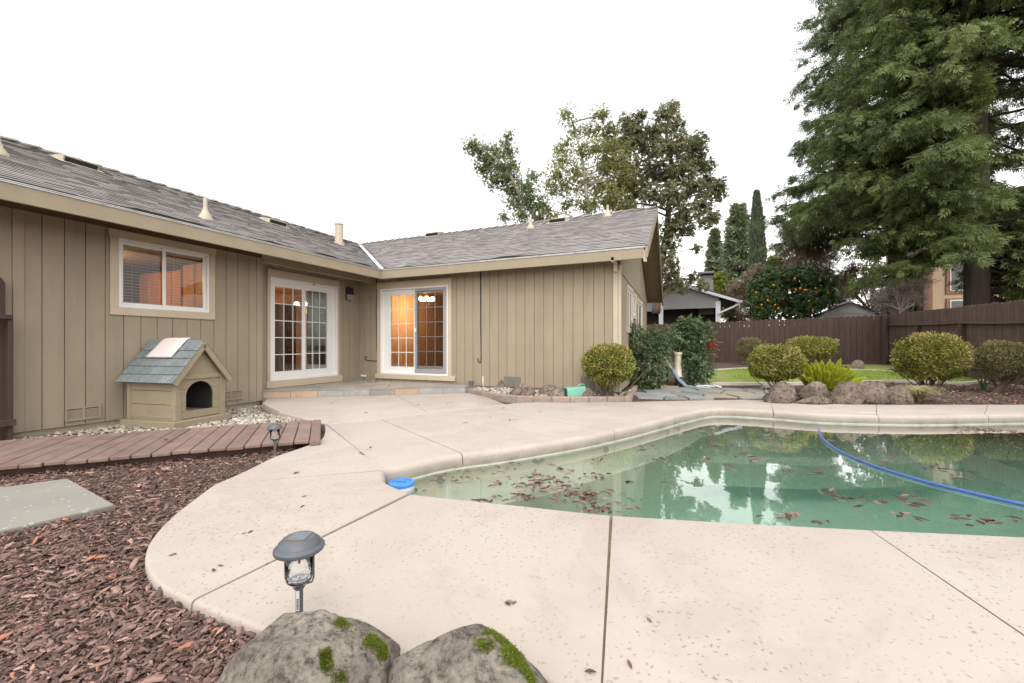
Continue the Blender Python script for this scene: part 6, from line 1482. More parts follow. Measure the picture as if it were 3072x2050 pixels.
nandina('right tall leafy shrub with a reddish spray beside the cream canister', [(1575, 770, 28, 30), (1595, 790, 34, 38), (1600, 830, 32, 32), (1605, 855, 26, 24), (1570, 745, 18, 14), (1615, 765, 20, 20), (1590, 742, 22, 12), (1565, 800, 14, 30)], (1598, 888), 15000, 'leaf_nandina', seed=9, red=(1622, 795))
# foxtail fern
def foxtail():
    g = PG(1905, 898); g = P(1900, 902, .03); td = -g.x*SA+g.y*CA+.25; k_ = S*td/FPX; e = empty('foxtail_fern', g, 'bright yellow green foxtail fern with upright plumes behind the rocks', 'fern'); V = []; F = []; T = []; off = 0; r_ = random.Random(4)
    plumes = [(1838,824,1868,892),(1850,832,1872,892),(1862,832,1878,892),(1845,845,1868,893),(1875,838,1884,892),(1886,826,1886,892),(1896,838,1890,893),(1905,824,1898,892),(1912,832,1900,893),(1922,838,1902,893),(1930,822,1906,893),(1938,840,1908,893),(1952,842,1914,893),(1960,850,1916,894),(1968,856,1920,894),(1990,866,1922,895),(1975,875,1920,896),(1985,882,1922,896),(1945,870,1912,894),(1930,872,1908,894),(1918,872,1903,894),(1905,888,1898,908),(1915,893,1900,906),(1880,858,1882,893),(1866,858,1876,893),(1855,868,1872,894),(1846,878,1866,896),(1893,862,1890,894),(1958,866,1914,894),(1900,850,1894,893),(1872,826,1880,892),(1948,856,1912,893),(1921,852,1903,893),(1888,846,1888,893),(1832,862,1862,895)]
    for i, (x, y, bx_, by_) in enumerate(plumes):
        dpt = r_.uniform(-.22, .25); a = npv(PT(bx_, by_, td+dpt*.4)); b = npv(PT(x, y, td+dpt)); mid_ = (a+b)/2+np.array([0, 0, .04]); N = 900
        s_ = rng.random(N)**.85; p = (1-s_)[:, None]**2*a+2*((1-s_)*s_)[:, None]*mid_+(s_**2)[:, None]*b
        ax = nrmz((b-a)[None, :]); side = nrmz(np.cross(np.repeat(ax, N, 0), rdir(N))); wd = .066*np.minimum(1, .45+s_*1.2)*np.minimum(1, (1.02-s_)*3.2)
        dd = nrmz(side+ax*.9); v, f, t = leaves(p, dd, rdir(N), np.maximum(.006, wd*1.25), .008, np.clip(.3+.5*s_+rng.normal(0, .15, N), 0, 1)); V.append(v); F.append(f+off); T.append(t); off += len(v)
    nmesh('plumes', 'leaf_fern', np.concatenate(V), np.concatenate(F), np.concatenate(T), e)
foxtail()
def blades(name, base, n, h, spread, mat, label, w=.012, curve=.5, cat='plant', off_=0., lean=0):
    g = PG(*base); e = empty(name, g, label, cat); V = []; F = []; T = []; K = 6
    for i in range(n):
        a = rng.uniform(0, 2*math.pi); r_ = rng.uniform(.15, 1)*spread; hh = h*rng.uniform(.55, 1.05); o = np.array([g.x, g.y, g.z])+np.array([math.cos(a), math.sin(a), 0])*.03*rng.random(); tip = np.array([math.cos(a)*r_+lean*CA, math.sin(a)*r_+lean*SA, 0]); sd = np.array([-math.sin(a), math.cos(a), 0]); pts = []
        for k in range(K+1):
            s_ = k/K; pts.append(o+tip*s_**1.5+np.array([0, 0, hh*(s_-curve*s_**3)])); 
        for k in range(K):
            w0 = w*(1-(k/K)**2)*.5+.0008; w1 = w*(1-((k+1)/K)**2)*.5+.0008; b = len(V)*1
            V += [pts[k]-sd*w0, pts[k]+sd*w0, pts[k+1]+sd*w1, pts[k+1]-sd*w1]; F.append([b, b+1, b+2, b+3]); T.append(rng.random())
    nmesh('blades', mat, np.array(V), np.array(F), np.array(T), e)
blades('feather_grass', (2110, 927), 700, .55, .5, 'leaf_straw', 'tuft of pale straw coloured feather grass at the end of the rock row', .0065, .55, lean=-.05)
blades('iris', (2258, 900), 22, .5, .22, 'leaf_iris', 'spiky green iris clump in the mulch right of the largest shrub', .022, .15)
blades('iris', (2242, 870), 26, .62, .16, 'leaf_iris', 'upright blue green iris clump behind the largest shrub', .022, .1)
blades('iris', (2352, 884), 16, .42, .2, 'leaf_iris', 'iris clump cut by the right photo edge', .02, .2)
blades('grass_tuft', (2292, 897), 90, .12, .12, 'leaf_iris', 'low grassy tuft in the mulch near the timber brace', .006, .3)
blades('seedling', (2167, 903), 40, .16, .08, 'leaf_nandina', 'small dark seedling in the mulch under the largest shrub', .014, .2)
p = P(1864, 913, .02); nn = 900; u = rdir(nn); u[:, 2] = np.abs(u[:, 2]); pos = npv(p)+u*np.array([.11, .08, .08]); v, f, t = leaves(pos, u+rdir(nn)*.5, rdir(nn), .014, .006, rng.random(nn)); o = nmesh('moss_mound', 'moss', v, f, t); tag(o, 'small bright moss cushion between the rocks of the pool row', 'moss')

# ------------------------------------------------------------------ trees
def limbs(m, trunk, blobs, r0, seed, sides=6):
    r_ = random.Random(seed); tp = [Vector(p) for p in trunk]
    for c, rad in blobs:
        # start on the trunk at a point lower than the blob
        best = min(tp, key=lambda q: (q-c).length+(2.0 if q.z > c.z-.3 else 0)); L = (c-best).length
        mid_ = best.lerp(c, .5)+Vector((r_.gauss(0, .06), r_.gauss(0, .06), r_.uniform(-.02, .10)))*L; rr_ = max(.015, min(r0*.5, .018*L+.012))
        m.tube([best, best.lerp(mid_, .5)+Vector((0, 0, .02*L)), mid_, c], [rr_, rr_*.8, rr_*.6, rr_*.25], sides)
        for k in range(7):
            d = Vector((r_.gauss(0, 1), r_.gauss(0, 1), r_.gauss(.2, .8))).normalized()*rad*r_.uniform(.5, 1.0); m.tube([mid_.lerp(c, r_.uniform(.3, 1)), c+d*.5, c+d], [rr_*.35, rr_*.22, .005], 4)
def broadleaf(name, label, trunk, r0, blobs, mat, n, L, W, whorl=7, seed=0, group=None, bark='bark', cat='tree', hexa=True, shell=.55, droop=0., jitter=.5):
    """trunk: world points; blobs: (centre, radius)"""
    e = empty(name, trunk[0], label, cat, group); m = MB(); tr = smoothline(trunk, 5); m.tube(tr, [r0*(1-.75*k/len(tr)) for k in range(len(tr))], 10); m.build('trunk', bark, e, smooth=True)
    m = MB(); limbs(m, tr, blobs, r0, seed); m.build('limbs', bark, e)['kind'] = 'stuff'
    V = []; F = []; T = []; off = 0; vol = sum(r*r for _, r in blobs)
    for ci, (c, r) in enumerate(blobs):
        k_ = max(4, int(n*r*r/vol/whorl)); u = rdir(k_); rad = np.where(rng.random(k_) < shell, rng.uniform(.75, 1.05, k_), rng.uniform(.15, .85, k_)); lum = np.array([noise.noise(Vector(q*2.3)+Vector((ci*3.1, seed, 0))) for q in u])
        keep = lum > -.42; u, rad, lum = u[keep], rad[keep], lum[keep]; k_ = len(u)
        pos = npv(c)+u*(rad*(1+.35*lum))[:, None]*r*np.array([1, 1, .92]); axis_ = nrmz(u+rdir(k_)*.7+np.array([0, 0, .45])); s1 = nrmz(np.cross(axis_, rdir(k_))); s2 = np.cross(axis_, s1)
        tb = np.clip(.45+rng.normal(0, .18, k_), 0, 1)
        for q in range(whorl):
            a = 2*math.pi*q/whorl*1.618+rng.uniform(0, .8, k_); dd = nrmz(s1*np.cos(a)[:, None]+s2*np.sin(a)[:, None]+axis_*rng.uniform(-.1, .8, k_)[:, None]+np.array([0, 0, -droop]))
            nr = nrmz(axis_+rdir(k_)*jitter); v, f, t = leaves(pos+axis_*rng.uniform(-.5, .5, k_)[:, None]*L*.5, dd, nr, rng.uniform(.65, 1.2, k_)*L, W, np.clip(tb+rng.normal(0, .2, k_), 0, 1), hexa=hexa); V.append(v); F.append(f+off); T.append(t); off += len(v)
    nmesh('crown', mat, np.concatenate(V), np.concatenate(F), np.concatenate(T), e); return e
def B(lst, t, jit=.8, seed=1):
    r_ = random.Random(seed); out = []
    for q in lst: tt = t+r_.uniform(-jit, jit); out.append((PT(q[0], q[1], tt), q[2]*S*tt/FPX/math.sqrt(1+.7*((q[0]*S-1536)/FPX)**2)))
    return out
gT = 'trees rising behind the house roof'
T = 23.
mag = [(1525,262,20),(1545,245,14),(1550,285,20),(1502,300,22),(1440,285,22),(1462,310,26),(1425,330,24),(1480,345,26),(1515,345,26),(1555,330,26),(1585,350,30),(1600,325,20),(1610,380,26),(1570,390,28),(1530,400,28),(1490,400,28),(1445,385,26),(1420,430,26),(1460,440,26),(1500,450,26),(1545,450,30),(1590,430,26),(1625,425,24),(1645,440,22),(1655,420,12),(1610,470,24),(1570,490,24),(1620,505,20),(1640,500,14),(1400,465,20),(1440,475,18),(1545,520,26),(1580,530,16),(1530,560,26),(1600,570,10),(1535,600,20),(1545,630,20),(1560,655,18),(1590,640,14),(1610,655,14),(1530,655,18),(1390,380,16),(1400,300,14),(1470,265,12)]
broadleaf('magnolia_tree', 'big magnolia with glossy dark leaf clusters behind the gable end', [PT(1505, 720, T), PT(1515, 620, T), PT(1530, 540, T), PT(1535, 470, T), PT(1545, 400, T), PT(1530, 320, T), PT(1535, 270, T)], .22, [(c, r*1.2) for c, r in B(mag, T, 1.2)], 'leaf_magnolia', 46000, .17, .075, 8, 1, gT, shell=.45, hexa=False)
T = 22.
lt = [(1302,262,18),(1320,300,18),(1335,345,20),(1300,330,14),(1290,370,22),(1275,400,22),(1320,395,24),(1345,420,26),(1300,430,22),(1270,440,14),(1300,470,20),(1340,470,22),(1370,300,20),(1385,262,16),(1370,265,14),(1365,340,22),(1395,345,26),(1390,390,28),(1415,370,24),(1380,430,28),(1365,470,22),(1250,480,16),(1265,495,16),(1400,320,20),(1430,400,24),(1410,450,26),(1440,350,20),(1425,480,22),(1285,345,14),(1262,425,16),(1350,300,14),(1455,420,22)]
broadleaf('slender_tree', 'slender tree with sparse yellow green leaves left of the magnolia', [PT(1360, 640, T), PT(1356, 540, T), PT(1345, 440, T), PT(1335, 360, T), PT(1310, 270, T)], .14, [(c, r*1.5) for c, r in B(lt, T, .8, 3)], 'leaf_light', 42000, .095, .045, 6, 2, gT, 'bark_grey', shell=.25, hexa=False)
T = 20.
ll = [(1082,335,16),(1100,345,20),(1120,365,24),(1110,390,18),(1140,350,18),(1160,330,14),(1168,310,10),(1150,385,26),(1135,415,20),(1170,410,24),(1180,440,26),(1210,430,20),(1225,405,14),(1215,460,24),(1240,470,18),(1185,470,20),(1200,495,18),(1240,500,14),(1155,500,12),(1170,350,14),(1175,380,16)]
broadleaf('leaning_tree', 'leaning tree with a light crown standing left behind the roof', [PT(1262, 640, T), PT(1245, 560, T), PT(1228, 500, T), PT(1195, 450, T), PT(1165, 395, T), PT(1120, 350, T)], .16, [(c, r*1.5) for c, r in B(ll, T, .8, 5)], 'leaf_leaning', 26000, .095, .045, 6, 3, gT, 'bark_grey', shell=.25, hexa=False)
# bare twigs over the left roof
T = 19.; m = MB(); r_ = random.Random(8)
for (x, y) in ((515, 520), (498, 525), (550, 500)):
    for k in range(7):
        a = PT(x, y+40, T); b = PT(x+r_.uniform(-35, 35), y-r_.uniform(20, 62), T+r_.uniform(-.5, .5)); mid_ = a.lerp(b, .55)+Vector((r_.gauss(0, .1), 0, r_.gauss(0, .1))); m.tube([a, mid_, b], [.02, .011, .004], 4)
        for q in range(3): s0 = mid_.lerp(b, r_.random()); m.tube([s0, s0+Vector((r_.gauss(0, .2), r_.gauss(0, .1), r_.uniform(.05, .3)))], [.006, .003], 3)
o = m.build('bare_tree', 'twig_brown', loc=PT(515, 600, T)); tag(o, 'thin bare twig tops poking over the left roof ridge', 'tree')
# orange tree
T = 23.2
ot = [(1745,650,26),(1775,640,30),(1810,640,32),(1850,640,34),(1890,645,30),(1735,685,24),(1770,680,34),(1815,685,38),(1860,685,38),(1895,690,26),(1740,715,20),(1775,715,28),(1820,715,28),(1860,710,28),(1835,735,14),(1890,665,26),(1905,680,16),(1830,618,14),(1865,618,12),(1725,660,14),(1850,738,10),(1720,700,12)]
bl = B(ot, T, .6, 7); ore = broadleaf('orange_tree', 'dense dark green orange tree full of fruit behind the back fence', [PT(1815, 800, T), PT(1815, 760, T), PT(1815, 700, T)], .12, bl, 'leaf_orange', 42000, .12, .065, 5, 4, shell=.8, hexa=False, cat='tree')
me = None
for (x, y) in ((1797,686),(1789,685),(1811,667),(1826,665),(1851,666),(1837,662),(1857,691),(1847,666),(1866,712),(1779,700),(1786,708),(1872,662),(1859,679),(1873,671),(1838,737),(1867,736),(1824,640),(1762,690),(1748,700),(1900,672),(1775,655),(1735,672),(1882,644),(1832,737),(1853,735)):
    c = PT(x, y, T-1.15 if y < 730 else T-.55); m = MB(); m.lathe((0,0,-.055), [(0,0),(.03,.01),(.05,.035),(.056,.06),(.05,.085),(.03,.105),(0,.112)], 12)
    if me is None: me = m.mesh('orange', 'orange', (0,0,0), True)
    o = bpy.data.objects.new('orange', me); COL.objects.link(o); o.parent = ore; o.location = c-LOC[ore.name]
# distant conifers and cypress
def conifer(name, label, bx_, by, ty, hw_, t, mat, n, L, W, group=None, dens=1., narrow=1., levels=34):
    b = PT(bx_, by, t); top = PT(bx_+0, ty, t); H = top.z-b.z; Rm = hw_*S*t/FPX; e = empty(name, (b.x, b.y, .2), label, 'tree', group); m = MB(); m.tube([(b.x, b.y, 0), (b.x, b.y, top.z)], [.02*H, .01], 7); m.build('trunk', 'bark', e); V = []; F = []; Tt = []; off = 0
    m = MB(); per = n//levels
    for k in range(levels):
        s_ = (k+.5)/levels; z = b.z-1.5+(H+1.5)*s_; rmax = Rm*((1-s_)**.9*1.0+.03)*rng.uniform(.72, 1.12)
        nb_ = 7
        for q in range(nb_):
            a = rng.uniform(0, 2*math.pi); rl = rmax*rng.uniform(.7, 1.1); d = np.array([math.cos(a), math.sin(a), 0]); c = np.array([b.x, b.y, z]); tip = c+d*rl+np.array([0, 0, rl*.12]); m.tube([Vector(c), Vector(tip)], [.02, .006], 3)
            kk = max(3, per//nb_); s2 = rng.uniform(.2, 1, kk); pos = c+(tip-c)*s2[:, None]+rng.normal(size=(kk, 3))*np.array([.16, .16, .12])*Rm*.42; dd = nrmz(d+rdir(kk)*.8+np.array([0, 0, .25])); v, f, t_ = leaves(pos, dd, rdir(kk), rng.uniform(.6, 1.3, kk)*L, W, np.clip(rng.normal(.5, .22, kk), 0, 1)); V.append(v); F.append(f+off); Tt.append(t_); off += len(v)
    m.build('limbs', 'bark', e)['kind'] = 'stuff'; nmesh('crown', mat, np.concatenate(V), np.concatenate(F), np.concatenate(Tt), e)
gC = 'distant conifers'
conifer('conifer_tree', 'broad distant conifer left of the dark cypress', 1693, 665, 476, 66, 44., 'leaf_conifer', 14000, .55, .16, gC)
conifer('conifer_tree', 'narrower distant conifer at the left of the broad one', 1640, 655, 530, 33, 48., 'leaf_conifer', 7000, .5, .15, gC)
def cypress():
    t = 36.; b = PT(1744, 640, t); top = PT(1736, 447, t); e = empty('cypress_tree', (b.x, b.y, .2), 'tall thin dark cypress pointing above the orange tree', 'tree', gC); n = 9000; s_ = rng.random(n); z = .5+(top.z-.5)*s_; rad = 16.5*S*t/FPX*np.minimum(1, (1-s_)**.6*1.5)*np.minimum(1, .65+s_*1.2); a = rng.uniform(0, 2*math.pi, n); rr_ = np.sqrt(rng.uniform(.35, 1.05, n)); cxs = b.x+(top.x-b.x)*s_; cys = b.y+(top.y-b.y)*s_
    lum = np.array([noise.noise(Vector((math.cos(q)*2, math.sin(q)*2, w*.9))) for q, w in zip(a, z)]); pos = np.stack([cxs+np.cos(a)*rad*rr_*(1+.18*lum), cys+np.sin(a)*rad*rr_*(1+.18*lum), z], 1); d = nrmz(np.stack([np.cos(a)*.35, np.sin(a)*.35, np.ones(n)], 1)+rdir(n)*.2); v, f, t_ = leaves(pos, d, rdir(n), .5, .12, np.clip(rng.normal(.5, .25, n), 0, 1)); nmesh('crown', 'leaf_cypress', v, f, t_, e); m = MB(); m.tube([(b.x, b.y, 0), (top.x, top.y, top.z-1)], [.15, .02], 6); m.build('trunk', 'bark', e)
cypress()
T = 33.; broadleaf('bush', 'yellow green bush right of the grey chimney', [PT(1650, 760, T), PT(1650, 700, T)], .1, B([(1648,640,16),(1655,660,18),(1645,670,14),(1660,650,10),(1652,690,22),(1665,715,18)], T, .4, 2), 'leaf_yellowgreen', 8000, .16, .08, 5, 8, cat='bush', hexa=False, shell=.7)
T = 34.; broadleaf('bush', 'yellow green bush left of the orange tree top', [PT(1775, 760, T), PT(1775, 690, T)], .1, B([(1775,600,16),(1790,610,16),(1770,620,14),(1765,650,22),(1790,650,20)], T, .4, 2), 'leaf_yellowgreen', 8000, .16, .08, 5, 8, cat='bush', hexa=False, shell=.7)
T = 30.; broadleaf('bush', 'brownish bushes showing between the neighbour roof and the orange tree', [PT(1700, 770, T), PT(1700, 700, T)], .1, B([(1690,660,24),(1705,690,24),(1690,715,24),(1720,640,22),(1680,735,24),(1715,725,20),(1740,620,20)], T, .5, 2), 'leaf_brownshrub', 16000, .13, .045, 6, 9, cat='bush', hexa=False, shell=.5)
# bare shrubs: many thin twigs
def baretree(name, label, base, tips, t, n, mat, r0, seed, leafy=0):
    r_ = random.Random(seed); b = PT(base[0], base[1], t); e = empty(name, b, label, 'shrub'); m = MB()
    for (x, y, rad) in tips:
        c = PT(x, y, t+r_.uniform(-.6, .6)); mid_ = b.lerp(c, .5)+Vector((r_.gauss(0, .15), r_.gauss(0, .15), r_.gauss(0, .15))); m.tube([b, b.lerp(mid_, .5)+Vector((r_.gauss(0, .08), 0, r_.gauss(0, .06))), mid_, c], [r0, r0*.75, r0*.5, r0*.2], 5); R0 = rad*S*t/FPX
        for k in range(n):
            p = mid_.lerp(c, r_.uniform(.3, 1)); 
            d = Vector((r_.gauss(0, 1), r_.gauss(0, .8), r_.gauss(.35, .8))).normalized()*R0*r_.uniform(.5, 1.1); q = p+d*.5+Vector((r_.gauss(0, .05), 0, r_.gauss(0, .05))); m.tube([p, q, p+d], [r0*.22, r0*.14, .007], 3, cap=False)
            for w in range(3): s0 = q.lerp(p+d, r_.random()); m.tube([s0, s0+Vector((r_.gauss(0, .12), r_.gauss(0, .12), r_.uniform(-.1, .2)))*R0*1.2], [.011, .006], 3, cap=False)
    m.build('branches', mat, e)['kind'] = 'stuff'
T = 27.; broadleaf('bush', 'reddish brown winter bush behind the orange tree under the redwood boughs', [PT(1860, 780, T), PT(1860, 700, T)], .1, B([(1815,545,22),(1835,570,26),(1855,545,24),(1875,590,28),(1825,605,26),(1895,620,28),(1850,620,28),(1800,580,18),(1910,590,24),(1920,640,26),(1935,670,24),(1800,620,20),(1845,510,16),(1880,560,22)], T, .5, 2), 'leaf_brownshrub', 28000, .11, .03, 6, 15, cat='bush', hexa=False, shell=.4)
baretree('bare_shrub', 'leafless reddish brown shrub left of the redwood foliage', (1850, 690), [(1810,540,30),(1830,560,34),(1850,530,30),(1870,580,34),(1820,600,30),(1890,610,30),(1800,520,22),(1850,600,34),(1840,500,20),(1900,570,26),(1880,640,26)], 26., 80, 'twig_brown', .05, 3)
baretree('bare_shrub', 'tangle of grey bare branches in front of the tan house corner', (2060, 720), [(2115,600,34),(2095,640,34),(2070,660,34),(2040,640,34),(2020,680,30),(2110,570,26),(2130,640,24),(2000,690,24),(2080,600,30),(2040,700,30),(2100,690,26),(1985,660,26)], 20.5, 60, 'bark_grey', .085, 5)
T = 25.5; broadleaf('bush', 'olive brown hedge mass behind the shed and bare branches', [PT(2000, 780, T), PT(2000, 720, T)], .1, B([(1960,670,26),(1990,650,30),(2020,690,30),(2050,670,30),(1940,640,26),(2080,700,26),(1930,690,24),(2010,620,30),(2060,640,28),(1960,620,26),(2090,650,26),(2110,660,20),(1935,715,26),(1975,715,28),(2015,725,28),(2050,715,28),(2085,725,26),(1925,655,26),(2100,705,24),(2070,610,26)], T, .5, 2), 'leaf_brownshrub', 36000, .13, .045, 6, 11, cat='bush', hexa=False, shell=.5)
# ------------------------------------------------------------------ redwoods
def redwood(label, base, r0, H, branches, mat, fl, seed, frond_n, prefix):
    r_ = random.Random(seed); e = empty('redwood_tree', base, label, 'tree', 'redwoods behind the right fence'); m = MB(); tr = [Vector((base.x, base.y, z))+Vector((.12*noise.noise((z*.3, seed, 0)), .12*noise.noise((z*.3, 0, seed)), 0)) for z in np.linspace(-.2, H, 26)]
    m.tube(tr, [r0*(1.15 if k == 0 else 1)*(1-.85*k/26) for k in range(26)], 14); m.build('trunk', 'bark_red', e, smooth=True); mb = MB(); P0 = []; D0 = []; S0 = []
    for (z0, az, L, rise, nn) in branches:
        o = Vector((base.x, base.y, z0)); d = CR*math.cos(az)+CF*math.sin(az); path = []
        for k in range(9):
            s_ = k/8; path.append(o+d*L*s_+UP*(rise*L*s_-.42*L*s_**2+.18*L*s_**4)+Vector((r_.gauss(0, .03), r_.gauss(0, .03), r_.gauss(0, .03)))*L*.4*(k > 0))
        rb = .012*L+.02; mb.tube(path, [rb*(1-.85*k/8) for k in range(9)], 5)
        for q in range(nn):
            s_ = r_.uniform(.16 if az < 3.5 else .34, 1)**.8; i = min(7, int(s_*8)); p = path[i].lerp(path[i+1], s_*8-i); sg = r_.choice((-1, 1)); out = (d*r_.uniform(.35, .9)+d.cross(UP)*sg*r_.uniform(.3, 1)).normalized(); bl = (.25+.16*L*(1.05-s_*.55))*r_.uniform(.5, 1.25); tip = p+out*bl-UP*bl*r_.uniform(.1, .65); mid_ = p.lerp(tip, .5)+UP*bl*.10
            (mb.tube([p, mid_, tip], [.012, .008, .003], 3, cap=False) if r_.random() < .5 else None)
            nf = max(3, int(frond_n*bl))
            for w in range(nf):
                u = r_.uniform(.1, 1.05); q0 = (mid_.lerp(tip, u*2-1) if u > .5 else p.lerp(mid_, u*2)); P0.append(q0+Vector((r_.gauss(0, .03), r_.gauss(0, .03), r_.gauss(0, .03)))); D0.append(((tip-p).normalized()*.8+Vector((r_.gauss(0, .6), r_.gauss(0, .6), r_.gauss(-.6, .5))))); S0.append(r_.uniform(.7, 1.3))
    mb.build('limbs', 'bark_red', e)['kind'] = 'stuff'; P0 = np.array([npv(p) for p in P0]); D0 = nrmz(np.array([npv(p) for p in D0])); S0 = np.array(S0); N = len(P0); Z = np.array([[0, 0, 1.]])
    side = nrmz(np.cross(D0, Z*.5+rng.normal(0, .8, (N, 3)))); nr = np.cross(side, D0); base_t = np.clip(.42+np.array([.45*noise.noise(Vector(p)*.55) for p in P0])+rng.normal(0, .13, N), 0, 1); V = []; F = []; Tn = []; off = 0; K = 7
    for q in range(K):
        sg = (q % 2)*2-1; al = fl*S0*(q//2)/(K/2)*.9; dd = nrmz(D0*.75+side*sg*.85+rng.normal(0, .12, (N, 3))+np.array([0, 0, -.12])) if q < K-1 else D0; ln = fl*S0*(.62-.07*(q//2)) if q < K-1 else fl*S0*.6; st = P0+D0*al[:, None] if q < K-1 else P0+D0*(fl*S0*.5)[:, None]; v, f, t = leaves(st, dd, nr, ln, fl*.13, np.clip(base_t+rng.normal(0, .1, N), 0, 1), fold=.1); V.append(v); F.append(f+off); Tn.append(t); off += len(v)
    nmesh('crown', mat, np.concatenate(V), np.concatenate(F), np.concatenate(Tn), e)
T = 16.; b = PT(2243, 800, T); b.z = .2; r_ = random.Random(12); br = []
for k in range(190):                                                   # left and towards the camera: long sweeping boughs
    z0 = 5.3+12.5*(k/190); az = r_.choice((r_.uniform(2.4, 3.5), r_.uniform(2.9, 3.8), r_.uniform(3.2, 3.95))); L = (7.3-.20*z0)*r_.uniform(.60, 1.06)*(.72 if z0 < 7.2 else 1)
    br.append((z0+r_.uniform(-.2, .2), az, L, r_.uniform(.0, .22), int(9*L)))
for k in range(38):                                                    # short low boughs that hang like a curtain
    z0 = 4.6+3.2*(k/38); L = r_.uniform(2.6, 4.6); br.append((z0, r_.uniform(2.7, 3.9), L, r_.uniform(-.15, .08), int(8*L)))
for k in range(90):                                                    # upper boughs all round
    z0 = 11.5+8*(k/90); az = r_.uniform(3.6, 7.2); L = r_.uniform(2.2, 4.8); br.append((z0, az, L, r_.uniform(.0, .25), int(8*L)))
for k in range(50):                                                    # right side: sparser, low skirts
    z0 = 2.4+4.6*(k/50); az = r_.uniform(-1.25, .9); L = r_.uniform(1.6, 4.0); br.append((z0, az, L, r_.uniform(-.25, .3), int(12*L)))
for k in range(26): z0 = 2.6+2.6*(k/26); br.append((z0, r_.uniform(5.0, 5.9), r_.uniform(1.2, 2.8), r_.uniform(-.2, .15), 26))
for k in range(40): z0 = 7+11*(k/40); br.append((z0, r_.uniform(-1.1, 1.2), r_.uniform(1.8, 4.2), r_.uniform(-.2, .35), 34))
redwood('near redwood with a bare dark trunk at the right edge of the photo', b, .42, 24, br, 'leaf_redwood', .33, 3, 6.6, 'a')
T = 23.; b = PT(2060, 800, T); b.z = .2; br = []
for k in range(190):
    z0 = 7.2+16*(k/190); az = r_.uniform(1.6, 5.2) if k % 3 else r_.uniform(0, 6.283); L = (7.2-.17*max(0, z0-4))*r_.uniform(.66, 1.0)*(1 if math.cos(az) < .1 else .62); br.append((z0, az, max(1.5, L), r_.uniform(.05, .30), int(7.5*L)))
redwood('rear redwood whose left boughs overlap the sky beside the cypress', b, .5, 28, br, 'leaf_redwood_far', .38, 5, 7.4, 'b')
# ------------------------------------------------------------------ bark mulch, pebbles, fallen leaves
OUTP = [(p.x, p.y) for p in smoothline(OUT_LEFT, 4)]+[(p.x, p.y) for p in (P(1240,1545,0), P(1373,1640,0), P(2633,1650,0))]+[(o_r.x, o_r.y), (12, 6), (6, 9), (-5.2, 7.8)]
def scatter(name, mat, n, region, avoid, zoff, kind, size, label, cat):
    X, Y = region(n); keep = np.ones(len(X), bool)
    for a in avoid: keep &= ~inpoly_np(X, Y, a)
    X, Y = X[keep], Y[keep]; n = len(X); Z = np.array([terrain(x, y) for x, y in zip(X, Y)])+zoff; V = []; 
    if kind == 'chip':
        L = np.exp(rng.normal(math.log(size), .5, n)); L = np.minimum(L, .06); W = L*rng.uniform(.22, .5, n); H = W*rng.uniform(.10, .28, n); a = rng.uniform(0, 2*math.pi, n); pitch = rng.normal(0, .28, n); roll = rng.normal(0, .35, n)
        u = np.stack([np.cos(a)*np.cos(pitch), np.sin(a)*np.cos(pitch), np.sin(pitch)], 1); w0 = np.stack([-np.sin(a), np.cos(a), np.zeros(n)], 1); nn = np.cross(u, w0); w = w0*np.cos(roll)[:, None]+nn*np.sin(roll)[:, None]; nn = np.cross(u, w); c = np.stack([X, Y, Z+rng.uniform(.0, .022, n)], 1); L, W, H = L[:, None], W[:, None], H[:, None]
        tp = rng.uniform(.15, .8, (n, 1)); bend = rng.uniform(-.12, .25, (n, 1))*L
        V = np.stack([c-u*L/2-w*W/2*tp, c-u*L/2+w*W/2*tp, c+nn*bend*.4-w*W/2, c+nn*bend*.4+w*W/2, c+u*L/2-w*W/2*tp[::-1], c+u*L/2+w*W/2*tp[::-1]], 1); V2 = V+nn[:, None, :]*H[:, None, :]; V = np.concatenate([V, V2], 1).reshape(-1, 3); b = np.arange(n)[:, None]*12
        quads = [(6,8,9,7),(8,10,11,9),(0,2,8,6),(2,4,10,8),(1,7,9,3),(3,9,11,5)]; F = np.concatenate([b+np.array([q]) for q in quads], 1).reshape(-1, 4); t = np.repeat(np.clip(rng.normal(.45, .24, n)+(rng.random(n) < .012)*.5, 0, 1), len(quads))
    else:
        bm = bmesh.new(); bmesh.ops.create_icosphere(bm, subdivisions=1, radius=1); iv = np.array([v.co[:] for v in bm.verts]); bm.faces.ensure_lookup_table(); fi = np.array([[v.index for v in f.verts] for f in bm.faces]); bm.free(); s = np.exp(rng.normal(math.log(size), .35, n)); sc_ = np.stack([s*rng.uniform(.7, 1.3, n), s*rng.uniform(.7, 1.3, n), s*rng.uniform(.4, .8, n)], 1); a = rng.uniform(0, 6.28, n); q = iv[None]*sc_[:, None, :]*(1+rng.normal(0, .10, (n, len(iv), 1))); ca_, sa_ = np.cos(a)[:, None], np.sin(a)[:, None]; V = np.stack([q[..., 0]*ca_-q[..., 1]*sa_, q[..., 0]*sa_+q[..., 1]*ca_, q[..., 2]], -1)+np.stack([X, Y, Z+s*.3], 1)[:, None, :]; V = V.reshape(-1, 3); F = (np.arange(n)[:, None, None]*len(iv)+fi[None]).reshape(-1, 3); t = np.repeat(np.clip(rng.normal(.5, .25, n), 0, 1), len(fi))
    o = nmesh(name, mat, V, F, t, smooth=(kind != 'chip')); tag(o, label, cat, kind='stuff'); return o
slabp = [(p.x, p.y) for p in pts_slab] if 'pts_slab' in globals() else []
walkp = [((bn+bdir*a+bw*b).x, (bn+bdir*a+bw*b).y) for a, b in ((.3, .12), (4.4, .12), (4.4, BW), (.3, BW))]
